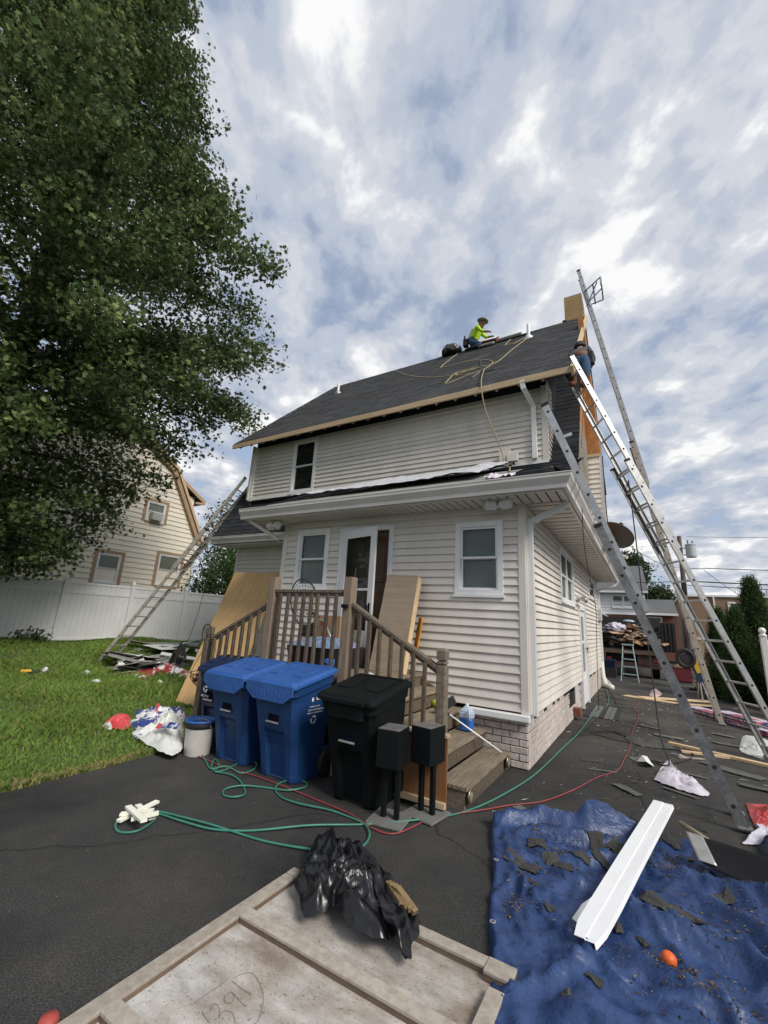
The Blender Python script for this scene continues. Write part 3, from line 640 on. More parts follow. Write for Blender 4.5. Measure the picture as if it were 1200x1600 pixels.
def flight(xs, sgn, name, par):
    st_ = part_group(name, porch, (xs, 4.8, 0))
    for k in range(4):
        zt = .195 * (k + 1) - .005; nose = xs - sgn * .285 * k * 1.0
        a, b = sorted((nose, nose - sgn * .30))
        for j in range(2):
            w0 = a + (b - a) * j / 2; w1 = a + (b - a) * (j + 1) / 2 - .006
            wood(MB().box(w0, w1, PY0 + .03, PY1 - .03, zt - .038, zt + rnd.uniform(-.002, .002)), 'tread', st_, greywood_x)
        r0, r1 = sorted((nose - sgn * .035, nose - sgn * .06))
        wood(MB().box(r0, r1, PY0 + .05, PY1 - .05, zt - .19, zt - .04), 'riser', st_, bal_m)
    # side stringer
    pts = []
    for k in range(4):
        zt = .195 * (k + 1) - .045; nx = xs - sgn * (.285 * k + .03); pts += [(nx, zt - .19 if k else 0), (nx, zt)]
    pts += [(xs - sgn * 1.15, FZ - .05), (xs - sgn * 1.15, .35), (xs - sgn * .5, 0)]
    for yy in (PY0 + .045, PY1 - .06):
        if sgn > 0: q = pts
        else: q = list(reversed(pts))
        mb = MB(); n = len(q); mb.add([(a, yy, b) for a, b in q] + [(a, yy + .04, b) for a, b in q], [tuple(range(n)), tuple(reversed(range(n, 2 * n)))] + [(i, n + i, n + (i + 1) % n, (i + 1) % n) for i in range(n)])
        wood(mb, 'stringer', st_, greywood, 0)
    return st_
flight(-1.47, 1, 'steps', porch); flight(-5.46, -1, 'steps', porch)
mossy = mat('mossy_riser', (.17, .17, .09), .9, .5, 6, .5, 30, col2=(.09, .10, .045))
def post(x, z0, z1, s, fancy):
    mb = MB(); h = s / 2
    if not fancy: mb.cbox(x - h, x + h, PY0 - h, PY0 + h, z0, z1, .008)
    else:
        mb.cbox(x - h, x + h, PY0 - h, PY0 + h, z0, z1 - .16, .008)
        q = h * .72; mb.cbox(x - q, x + q, PY0 - q, PY0 + q, z1 - .16, z1 - .145, .004); mb.cbox(x - h, x + h, PY0 - h, PY0 + h, z1 - .145, z1 - .125, .01); mb.cbox(x - q, x + q, PY0 - q, PY0 + q, z1 - .125, z1 - .11, .004)
        P = [(x - h, PY0 - h), (x + h, PY0 - h), (x + h, PY0 + h), (x - h, PY0 + h)]; mb.prism(P, z1 - .11, z1 - .025); mb.prism(P, z1 - .025, z1, P2=[(x + (a - x) * .5, PY0 + (b - PY0) * .5) for a, b in P])
    return wood(mb, 'post')
browngrey = mat('brown_post_wood', (.27, .20, .14), .85, .5, 5, .5, 50, col2=(.15, .11, .08), stretch=(8, 8, .8), detail=7, fine=.15)
for x in (XA, XB): o = post(x, .0, 2.05, .115, False); o.data.materials[0] = browngrey
post(XC, .0, 1.36, .095, True); post(XD, .0, 1.38, .095, True)
def railing(xa, za, xb, zb, low, name):
    r = part_group(name, porch, ((xa + xb) / 2, PY0, za))
    wood(MB().beam((xa, PY0, za), (xb, PY0, zb), .085, .036, up=(0, 1, 0)) if False else MB().beam((xa, PY0, za), (xb, PY0, zb), .09, .036), 'handrail', r)
    wood(MB().beam((xa, PY0 - .012, za - .035), (xb, PY0 - .012, zb - .035), .036, .04), 'sub_rail', r, bal_m)
    n = max(3, round(abs(xb - xa) / .128)); 
    for k in range(1, n):
        x = xa + (xb - xa) * (k) / n; zt = za + (zb - za) * k / n - .03; zb_ = low(x)
        M = Matrix.Translation((x, PY0 - .045, 0)) @ Matrix.Rotation(rnd.uniform(-.008, .008), 4, 'Y')
        wood(MB().box(-.018, .018, -.018, .018, zb_, zt, M), 'baluster', r, bal_m, .003)
railing(XA + .05, 1.875, XB - .05, 1.885, lambda x: FZ - .17, 'railing')
railing(XB + .055, 1.745, XC - .04, 1.17, lambda x: FZ - .17 - .68 * (x - XB - .06) / 1.1 + .12, 'railing')
railing(XA - .055, 1.715, XD + .04, 1.19, lambda x: FZ - .17 - .68 * (XA - x - .06) / 1.1 + .12, 'railing')
# latch hardware on the middle post
MB().cbox(XB - .05, XB + .03, PY0 - .095, PY0 - .06, 1.70, 1.74, .006).cyl((XB, PY0 - .09, 1.72), (XB + .03, PY0 - .11, 1.70), .012).build('gate_latch', blackp, porch)
# round reflector lights on the bottom step
brass = mat('brass_rim', (.30, .25, .15), .35, .2, 10, metal=.8); lensd = mat('tinted_lens', (.20, .19, .15), .15)
for i, (y, lb) in enumerate(((4.16, 'round solar light on the near end of the bottom step'), (5.42, 'round solar light on the bottom step beside the brick wall'))):
    t = thing('solar_light', lb, 'light', (-1.46, y, .1), 'round step lights')
    MB().lathe([(.0, .0), (.062, 0), (.066, .012), (.058, .022), (.052, .02)], n=24, M=Matrix.Translation((-1.475, y, .105)) @ Matrix.Rotation(R(90), 4, 'Y')).build('rim', brass, t, smooth=True)
    MB().lathe([(.052, .014), (.03, .026), (.001, .029)], n=24, M=Matrix.Translation((-1.475, y, .105)) @ Matrix.Rotation(R(90), 4, 'Y'), cap=False).build('lens', lensd, t, smooth=True)
# ------------------------------------------------------------------ wheeled bins
def bin_mesh(body_m, lid_m, name, label, group, loc, rz, h=.86, w=.50, d=.58, lip=True, text=None):
    t = thing(name, label, 'bin', (0, 0, 0), group)
    SL = lambda y: .12 * (y / d + .5)
    # body: tapered, with recessed front channel; local front = -y, origin at base centre
    def sec(z, w_, d_, c=.045, rec=0):
        a, b = w_ / 2, d_ / 2
        P = [(-a + c, -b), (-a * .52, -b), (-a * .46, -b + rec), (a * .46, -b + rec), (a * .52, -b), (a - c, -b), (a, -b + c), (a, b - c), (a - c, b), (-a + c, b), (-a, b - c), (-a, -b + c)]
        return [Vector((x, y + (d * 1.0 - d_) / 2 * (1 if z < .89 * h else 0), z)) for x, y in P]
    L_ = [(0, .76, .70, .03), (.02, .77, .715, .045), (.36 * h, .83, .80, .045), (.48 * h, .86, .845, .04), (.52 * h, .865, .855, .006), (.54 * h, .87, .86, .002), (.56 * h, .875, .866, .0), (.84 * h, .94, .95, 0), (.90 * h, .955, .965, 0), (.905 * h, 1.0, 1.0, 0), (h, 1.02, 1.02, 0)]
    mb = MB(); vs = []; fs = []
    for (z, a, b, r) in L_:
        for v in sec(z, w * a, d * b, .05, r): vs.append(v + Vector((0, 0, SL(v.y) * sstep(.55 * h, .9 * h, z))))
    n = 12
    for i in range(len(L_) - 1):
        for k in range(n): fs.append((i * n + k, i * n + (k + 1) % n, (i + 1) * n + (k + 1) % n, (i + 1) * n + k))
    fs += [tuple(reversed(range(n))), tuple(range((len(L_) - 1) * n, len(L_) * n))]
    mb.add(vs, fs); mb.build('body', body_m, t, bevel=.006)
    # near-black block painting the shade of a catch-bar recess, and the bar
    zf = .60 * h; yf = d / 2 - d * .885
    MB().box(-.075, .075, yf - .012, yf + .03, zf - .01, zf + .11).build('painted_pocket', MATS['pocket_shade'] if 'pocket_shade' in MATS else mat('pocket_shade', (.003, .005, .012), .9, spec=.1), t, bevel=.004)
    MB().cyl((-.085, yf - .022, zf + .01), (.085, yf - .022, zf + .01), .011).build('catch_bar', mat('zinc_bar', (.5, .5, .5), .35, metal=.8), t)
    # lid
    a, b = w * 1.08 / 2, d * 1.06 / 2
    lm = MB(); P = lambda q, y0, y1: [(-q + .04, y0), (q - .04, y0), (q, y0 + .04), (q, y1 - .03), (q - .03, y1), (-q + .03, y1), (-q, y1 - .03), (-q, y0 + .04)]
    lm.prism(P(a, -b - .03, b), h + .002, h + .035); lm.prism(P(a, -b - .03, b), h + .035, h + .06, P2=P(a * .90, -b + .01, b * .92))
    for xx in (-.5, .5):  lm.box(a * xx - .07, a * xx + .07, -b * .45, b * .6, h + .0585, h + .072)
    lm.box(-a * .8, a * .8, b * .72, b * .78, h + .058, h + .07)
    lm.box(-.2, .2, b - .005, b + .04, h + .0, h + .03)
    lm.v = [(x_, y_, z_ + SL(y_)) for x_, y_, z_ in lm.v]
    lid = lm.build('lid', lid_m, t, bevel=.006)
    if lip:   # hanging front lip
        yb = -b - .03; lp = MB(); q = [(-a + .02, h + .03), (a - .02, h + .03), (a - .02, h - .06), (a * .62, h - .135), (-a * .62, h - .135), (-a + .02, h - .06)]
        n = 6; lp.add([(x, yb - .004, z) for x, z in q] + [(x, yb + .016, z) for x, z in q], [tuple(reversed(range(n))), tuple(range(n, 2 * n))] + [(i, (i + 1) % n, n + (i + 1) % n, n + i) for i in range(n)])
        lo = lp.build('lid_lip', lid_m, lid, bevel=.003)
        for k in range(9): lp2 = MB().beam((-a * .62 + k * a * .155, yb - .006, h - .03 - .02 * (k % 2)), (-a * .6 + k * a * .155, yb - .006, h - .095), .005, .004).build('embossed_rib', lid_m, lid)
    else:
        MB().box(-a * .7, a * .7, -b - .055, -b - .02, h - .01, h + .035).build('lid_grip', lid_m, lid, bevel=.01)
        MB().cbox(-a * .62, a * .62, -b - .008, -b + .04, h - .13, h - .02, .03).build('front_rail', body_m, t, bevel=.01)
    for s_ in (-1, 1):
        xw = s_ * (w * .42 + .02)
        wl = MB(); wl.lathe([(.095, -.03), (.125, -.028), (.13, -.01), (.13, .01), (.125, .028), (.095, .03)], n=24, M=Matrix.Translation((xw, d / 2 - .02, .13)) @ Matrix.Rotation(R(90), 4, 'Y')); who = wl.build('wheel', rubber, t, smooth=True)
        hb = MB(); Mh = Matrix.Translation((xw, d / 2 - .02, .13)) @ Matrix.Rotation(R(90), 4, 'Y')
        hb.lathe([(.0, -.02), (.03, -.034), (.03, .034), (.0, .034)], n=12, M=Mh)
        for k in range(8):
            a_ = k * math.pi / 4; hb.beam(Mh @ Vector((math.cos(a_) * .02, math.sin(a_) * .02, .012 * s_)), Mh @ Vector((math.cos(a_) * .10, math.sin(a_) * .10, .012 * s_)), .012, .018)
        hb.build('hub', blackp, who)
        MB().box(xw - .002 - .03 * s_ - .03, xw - .03 * s_ + .03, d / 2 - .06, d / 2 + .02, .10, .28).build('wheel_bracket', body_m, t)
    t.location = loc; t.rotation_euler = (0, 0, rz)
    return t
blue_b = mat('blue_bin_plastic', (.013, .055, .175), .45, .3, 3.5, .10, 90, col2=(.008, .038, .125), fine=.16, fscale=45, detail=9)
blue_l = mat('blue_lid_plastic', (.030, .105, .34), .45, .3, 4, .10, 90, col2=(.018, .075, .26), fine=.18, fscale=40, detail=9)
navy_b = mat('navy_bin_plastic', (.006, .016, .058), .45, .15, 6)
white_print = mat('white_print', (.72, .74, .78), .6)
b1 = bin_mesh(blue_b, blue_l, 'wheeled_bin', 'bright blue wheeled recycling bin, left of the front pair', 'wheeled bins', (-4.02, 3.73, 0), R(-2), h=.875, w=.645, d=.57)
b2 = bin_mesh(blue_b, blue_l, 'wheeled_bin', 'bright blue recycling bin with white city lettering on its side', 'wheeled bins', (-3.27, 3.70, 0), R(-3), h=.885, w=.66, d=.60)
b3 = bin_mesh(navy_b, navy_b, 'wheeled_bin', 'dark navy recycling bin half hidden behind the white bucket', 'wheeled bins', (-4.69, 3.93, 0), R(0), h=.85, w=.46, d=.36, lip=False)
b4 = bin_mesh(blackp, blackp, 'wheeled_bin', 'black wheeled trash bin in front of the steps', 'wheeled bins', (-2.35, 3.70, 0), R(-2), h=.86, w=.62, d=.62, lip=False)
def text_part(body, size, M, parent, m, name='lettering', align='CENTER', ext=.0008):
    c = bpy.data.curves.new(name, 'FONT'); c.body = body; c.size = size; c.extrude = ext; c.align_x = align; c.align_y = 'CENTER'; c.resolution_u = 2
    tmp = bpy.data.objects.new('tmp', c); COL.objects.link(tmp); dg = bpy.context.evaluated_depsgraph_get(); me = bpy.data.meshes.new_from_object(tmp.evaluated_get(dg)); bpy.data.objects.remove(tmp)
    me.materials.clear(); me.materials.append(m); me.name = name
    o = bpy.data.objects.new(name, me); COL.objects.link(o); o.parent = parent; o.matrix_basis = M; return o
def side_M(x, y, z, tilt=0): return Matrix.Translation((x, y, z)) @ Matrix.Rotation(R(90), 4, 'Z') @ Matrix.Rotation(R(90 + tilt), 4, 'X')
def recycle(parent, M, s, m):
    mb = MB()
    for k in range(3):
        a = R(90 + 120 * k); Rm = Matrix.Rotation(a, 4, 'Z')
        for q in ([(-.30, .50), (.28, .50), (.16, .28), (-.20, .28)], [(.18, .62), (.18, .18), (.50, .30)]):
            n = len(q); vs = [M @ (Rm @ Vector((y_ * s, -x_ * s, z_))) for z_ in (0, .0012) for x_, y_ in q]
            mb.add(vs, [tuple(range(n)), tuple(range(n, 2 * n))] + [(i, (i + 1) % n, n + (i + 1) % n, n + i) for i in range(n)])
    o = mb.build('recycling_emblem', m); o.parent = parent; return o
xs = .66 * .915 / 2 + .006
text_part('PROPERTY OF THE', .018, side_M(xs + .002, .02, .70, 3), b2, white_print); text_part('CITY OF PATERSON', .026, side_M(xs, .04, .668, 3), b2, white_print); BINLINE = 1
def glyphs(w, h, M, parent, m, seed, name='print_marks'):
    '''small print too blurred to read: a row of uneven strokes'''
    g_ = random.Random(seed); mb = MB(); x_ = -w / 2
    while x_ < w / 2:
        l_ = g_.uniform(.35, .8) * h; mb.box(x_, x_ + l_ * .35, -h / 2, h / 2 * g_.uniform(.3, 1), 0, .001, M)
        if g_.random() < .7: mb.box(x_ + l_ * .35, x_ + l_, -h / 2 if g_.random() < .5 else h * .25, -h / 4 if g_.random() < .5 else h / 2, 0, .001, M)
        x_ += l_ * g_.uniform(1.15, 1.6)
    o = mb.build(name, m); o.parent = parent; o['kind'] = 'stuff'; return o
pink_lab = mat('faded_sticker', (.66, .60, .64), .6); o = MB().box(-.045, .045, -.014, .014, 0, .001, side_M(xs + .010, .07, .775, 3)).build('sticker', pink_lab); o.parent = b2
o = MB().box(-.012, .012, -.018, .018, 0, .001, side_M(xs + .010, -.03, .770, 3)).build('sticker', white_print); o.parent = b2
glyphs(.22, .012, side_M(xs - .001, .03, .642, 3), b2, white_print, 3); recycle(b2, side_M(xs - .006, .02, .575, 4), .075, white_print)
fm = lambda z: Matrix.Translation((-.03, -.5 * .93 / 2 - .006, z)) @ Matrix.Rotation(R(92), 4, 'X')
text_part('RECYCLE', .035, Matrix.Translation((-.05, -.176, .56)) @ Matrix.Rotation(R(92), 4, 'X'), b3, white_print)
recycle(b3, Matrix.Translation((-.05, -.180, .64)) @ Matrix.Rotation(R(92), 4, 'X'), .07, white_print)
# ------------------------------------------------------------------ bucket
t = thing('plastic_bucket', 'white plastic bucket with black bag and bright blue rim', 'bucket', (-4.49, 3.56, 0))
MB().lathe([(.001, 0), (.135, 0), (.14, .01), (.155, .30), (.158, .31)], (-4.49, 3.56, 0), 28).build('body', mat('off_white_bucket', (.62, .60, .55), .5, .3, 6, col2=(.48, .46, .41)), t, smooth=True)
MB().lathe([(.160, .285), (.166, .29), (.168, .345), (.163, .35), (.155, .345)], (-4.49, 3.56, 0), 28, cap=False).build('bag_liner', rubber, t, smooth=True)
MB().lathe([(.15, .34), (.172, .345), (.175, .36), (.165, .37), (.15, .362), (.148, .30)], (-4.49, 3.56, 0), 28, cap=False).build('rim', blue_l, t, smooth=True)
MB().lathe([(.0, .29), (.15, .30)], (-4.49, 3.56, 0), 28, cap=False).build('contents', navy_b, t)
MB().tube([Vector((-4.49 + .172 * math.cos(a), 3.56 + .172 * math.sin(a) * .35 - .165 * math.sin(a) * .6, .30 + .06 * math.sin(a) - .12 * math.sin(a))) for a in [math.pi + k * math.pi / 14 for k in range(15)]], .003).build('bail_handle', alum, t)
# ------------------------------------------------------------------ two speakers on stands
spk_top = mat('speaker_top', (.16, .155, .15), .5, .4, 8, col2=(.06, .06, .06))
grey_base = mat('grey_stand_base', (.16, .16, .155), .6, .3, 6)
def speaker(loc, rz, label, cone):
    t = thing('speaker_on_stand', label, 'speaker', (0, 0, 0), 'black speakers on stands')
    MB().cbox(-.155, .155, -.16, .16, 0, .018, .01).build('base_plate', grey_base, t, bevel=.004)
    for s_ in (-1, 1): MB().cbox(s_ * .058 - .02, s_ * .058 + .02, -.022, .022, .018, .40, .004).build('column', blackp, t)
    MB().cbox(-.09, .09, -.08, .08, .40, .408, .004).build('top_plate', blackp, t)
    MB().box(-.10, .10, -.125, .125, .408, .70).build('cabinet', blackp, t, bevel=.004)
    MB().box(-.096, .096, -.121, .121, .7005, .703).build('pale_top', spk_top, t)  # mottled paler grey sheet on the cabinet top
    for z, r in ((.48, .07), (.62, .035)):
        MB().lathe([(r * 1.15, 0), (r * 1.15, .006), (r, .008), (r * .35, -.0 + .002), (.001, .014)], n=24, M=Matrix.Translation((-.1005, 0, z)) @ Matrix.Rotation(R(-90), 4, 'Y')).build('driver', cone, t, smooth=True)
    t.location = loc; t.rotation_euler = (0, 0, rz); return t
cone_m = mat('speaker_cone', (.045, .045, .048), .35)
speaker((-1.93, 3.52, 0.004), R(8), 'left black speaker on a twin column stand beside the black bin', cone_m)
speaker((-1.73, 3.80, 0.008), R(-8), 'right black speaker on stand with its round driver showing', cone_m)
# ------------------------------------------------------------------ leaning table top
t = thing('wooden_table_top', 'brown wooden panel with battens leaning on the stair post', 'panel', (-1.8, 3.97, 0))
wal = mat('brown_veneer', (.26, .12, .05), .5, .3, 4, .1, 40, col2=(.17, .075, .03), stretch=(8, 8, .9), detail=7)
Mt = Matrix.Translation((-1.83, 3.93, .0)) @ Matrix.Rotation(R(-2), 4, 'X')
MB().box(-.26, .22, -.0, .02, .03, .60, Mt).build('board', wal, t); MB().box(-.27, .225, -.045, -.001, .04, .085, Mt).build('batten', rawwood, t); MB().box(-.27, .235, -.05, .03, .60, .625, Mt).build('batten', rawwood, t)
# ------------------------------------------------------------------ things on and by the porch
sheet = thing('plywood_sheet', 'large golden plywood sheet leaning left of the porch', 'plywood', (-6.5, 5.6, 0))
a0, a1, b0, b1_ = Vector((-7.25, 5.3, .25)), Vector((-5.55, 5.2, .25)), Vector((-7.72, 6.45, 2.42)), Vector((-6.32, 6.45, 2.42))
q = [Vector((-7.02, 4.98, .03)), Vector((-5.75, 4.95, .03)), Vector((-6.30, 6.42, 2.40)), Vector((-7.72, 6.42, 2.42))]
nn = (q[1] - q[0]).cross(q[3] - q[0]).normalized() * .018
MB().add(q + [p_ - nn for p_ in q], [(0, 1, 2, 3), (7, 6, 5, 4), (0, 4, 5, 1), (1, 5, 6, 2), (2, 6, 7, 3), (3, 7, 4, 0)]).build('panel', ply_m, sheet)
t = thing('cardboard_carton', 'tall flattened tan carton leaning on the wall by the back door', 'carton', (-2.9, 5.3, FZ))
card = mat('cardboard_tan', (.31, .245, .18), .8, .15, 3, .1, 40, col2=(.24, .185, .13), stretch=(.5, .5, 12)); card2 = mat('cardboard_box', (.36, .225, .12), .8, .15, 3)
Mc = Matrix.Translation((-2.92, 5.06, FZ)) @ Matrix.Rotation(R(-13), 4, 'X') @ Matrix.Rotation(R(1.5), 4, 'Y')
MB().grid(10, 22, lambda u, v: Mc @ Vector((-.28 + .5 * u, .0 + .006 * nz(u * 4, v * 8), 1.33 * v))).build('front_face', card, t, smooth=True)
MB().box(-.28, .22, .004, .10, 0, 1.33, Mc).build('carton_body', card2, t, bevel=.006); MB().box(.222, .236, .0, .102, 0.02, 1.31, Mc).build('taped_edge', rawwood_y, t)
t = thing('orange_strip', 'bright orange plastic strip standing behind the tan carton', 'strip', (-2.55, 5.45, FZ))
MB().grid(4, 16, lambda u, v: (-2.72 + .09 * u + .03 * v + .012 * nz(v * 5, 3), 5.32 + .16 * v - .06 * u + .02 * nz(v * 6, u * 2), FZ + .003 + .72 * v)).build('strip', mat('orange_plastic', (.65, .26, .02), .45, .2, 6), t, smooth=True, solid=.012)
t = thing('cardboard_box', 'open brown cardboard box with red print on the porch', 'box', (-3.78, 5.1, FZ))
Mb_ = Matrix.Translation((-3.80, 5.06, 1.25)) @ Matrix.Rotation(R(-6), 4, 'Z')
MB().box(-.22, .22, -.15, .15, 0, .36, Mb_).build('carton', card2, t, bevel=.004)
MB().box(-.15, -.02, -.154, -.151, .22, .29, Mb_).box(-.12, .0, -.154, -.151, .05, .13, Mb_).box(.04, .16, -.154, -.151, .06, .12, Mb_).build('red_print', mat('red_print', (.35, .04, .03), .7), t)
t = thing('storage_tote', 'black storage tote with patterned pale blue lid on the porch', 'tote', (-3.8, 4.75, FZ))
MB().prism([(-4.10, 4.5), (-3.42, 4.5), (-3.42, 5.3), (-4.10, 5.3)], FZ + .002, FZ + .27, P2=[(-4.14, 4.46), (-3.38, 4.46), (-3.38, 5.3), (-4.14, 5.3)]).build('tub', rubber, t, bevel=.01)
MB().grid(20, 12, lambda u, v: (-4.15 + .78 * u, 4.45 + .6 * v, FZ + .275 + .12 * math.sin(math.pi * min(1, u * 1.0)) ** .5 * sstep(0, .3, v) + .01 * nz(u * 9, v * 9))).build('lid', mat('patterned_lid', (.30, .40, .58), .4, .7, 40, col2=(.06, .09, .17)), t, smooth=True)
t = thing('blue_cord_bundle', 'small bright blue cord bundle beside the tote', 'cord', (-3.38, 4.4, FZ))
MB().tube([Vector((-3.36 + .06 * math.cos(a) + .02 * math.sin(3 * a), 4.38 + .05 * math.sin(a), FZ + .05 + .11 * (.5 + .5 * math.sin(2.3 * a)))) for a in [k * .35 for k in range(60)]], .009).build('cord', mat('blue_cord', (.03, .16, .55), .5), t, smooth=True)
# landing net
t = thing('landing_net', 'black fishing landing net with silver pole behind the railing', 'net', (-4.1, 4.9, FZ))
Mn = Matrix.Translation((-4.33, 4.95, 1.78)) @ Matrix.Rotation(R(-18), 4, 'Y') @ Matrix.Rotation(R(35), 4, 'Z')
hoop = [Mn @ Vector((.20 * math.cos(a), 0, .36 * math.sin(a))) for a in [k * 2 * math.pi / 40 for k in range(40)]]
MB().tube(hoop, .011, closed=True).build('hoop', rubber, t, smooth=True)
nb = MB(); 
for k in range(28):
    a = k * 2 * math.pi / 28; nb.tube([Mn @ Vector((.20 * math.cos(a) * (1 - .8 * s_ ** 2), .30 * s_, .36 * math.sin(a) * (1 - .6 * s_ ** 1.5) - .22 * s_)) for s_ in (0, .25, .5, .75, 1)], .0022, n=4)
for s_ in (.12, .25, .38, .5, .62, .75, .88): nb.tube([Mn @ Vector((.20 * math.cos(a) * (1 - .8 * s_ ** 2), .30 * s_, .36 * math.sin(a) * (1 - .6 * s_ ** 1.5) - .22 * s_)) for a in [k * 2 * math.pi / 28 for k in range(28)]], .0022, n=4, closed=True)
nb.build('netting', rubber, t)
MB().tube([(-4.22, 4.90, 1.62), (-3.86, 4.88, 1.52), (-3.45, 4.72, 1.08)], .014).build('pole', alum, t, smooth=True)
MB().tube([(-4.22, 4.95, 1.66), (-4.0, 4.9, 1.58)], .02).build('grip', rubber, t)
MB().box(-4.36, -4.14, 4.9, 5.1, 1.3, 1.46).build('net_bag_end', rubber, t, bevel=.03)
# a dark stick over the middle post (umbrella tip)
t = thing('umbrella', 'dark folded umbrella standing behind the middle porch post', 'umbrella', (-3.05, 4.5, FZ))
MB().lathe([(.02, .0), (.03, .5), (.012, 1.0), (.006, 1.28), (.001, 1.3)], (0, 0, 0), 8, M=Matrix.Translation((-3.20, 4.5, FZ)) @ Matrix.Rotation(R(3), 4, 'Y')).build('canopy', mat('umbrella_cloth', (.03, .03, .06), .7), t)
# jug and squeegee on the steps
t = thing('fluid_jug', 'clear plastic jug half full of blue fluid on the steps', 'jug', (-1.95, 5.25, .4))
jb = mat('jug_plastic', (.42, .50, .62), .25, .1, 5); jl = mat('blue_fluid', (.03, .13, .42), .2)
MB().cbox(-.075, .075, -.06, .06, 0, .13, .02, Matrix.Translation((-1.90, 5.25, .395))).build('fluid', jl, t, bevel=.008)
MB().prism([(-.078, -.06), (.078, -.06), (.078, .06), (-.078, .06)], .131, .20, Matrix.Translation((-1.90, 5.25, .395))).prism([(-.078, -.06), (.078, -.06), (.078, .06), (-.078, .06)], .20, .265, Matrix.Translation((-1.90, 5.25, .395)), P2=[(-.022, -.022), (.022, -.022), (.022, .022), (-.022, .022)]).build('shoulder', jb, t, bevel=.012)
MB().cyl((-1.90, 5.25, .655), (-1.90, 5.25, .685), .021).build('cap', white_pvc, t)
MB().tube([(-1.86, 5.17, .50), (-1.83, 5.15, .56), (-1.85, 5.17, .63)], .012).build('handle', jb, t, smooth=True)
t = thing('floor_squeegee', 'black headed squeegee with white handle lying across the steps', 'squeegee', (-1.9, 5.0, .4))
MB().tube([(-2.02, 4.95, .60), (-1.50, 5.28, .225)], .009, n=8).build('handle', white_pvc, t, smooth=True)
MB().beam((-2.15, 4.90, .61), (-1.98, 5.06, .74), .03, .10).build('head', rubber, t, bevel=.008); MB().tube([(-2.08, 4.93, .60), (-2.0, 4.95, .59)], .02).build('socket', rubber, t)
t = thing('plastic_bowl', 'yellow green plastic bowl on an upper porch step', 'bowl', (-2.3, 5.2, .6))
MB().lathe([(.06, 0), (.085, .01), (.08, .07), (.07, .072), (.06, .02), (.001, .015)], (-2.30, 5.3, .585), 20).build('bowl', mat('lime_plastic', (.38, .40, .05), .4), t, smooth=True)
t = thing('folded_paper', 'small white folded paper on the porch floor behind the railing', 'paper', (-3.0, 4.3, FZ))
MB().add([(-2.80, 4.25, FZ), (-2.72, 4.22, FZ), (-2.75, 4.3, FZ + .09), (-2.66, 4.24, FZ), (-2.58, 4.3, FZ), (-2.66, 4.3, FZ + .08)], [(0, 1, 2), (3, 4, 5), (1, 3, 5, 2)]).build('sheet', white_pvc, t, solid=.003)
t = thing('red_rag', 'small crumpled red rag on the top step', 'rag', (-2.5, 4.5, .8))
MB().grid(8, 8, lambda u, v: (-2.56 + .14 * u, 4.5 + .12 * v, .78 + .05 * abs(nz(u * 5, v * 5, 2)) + .015)).build('cloth', mat('red_cloth', (.30, .03, .04), .8), t, smooth=True)
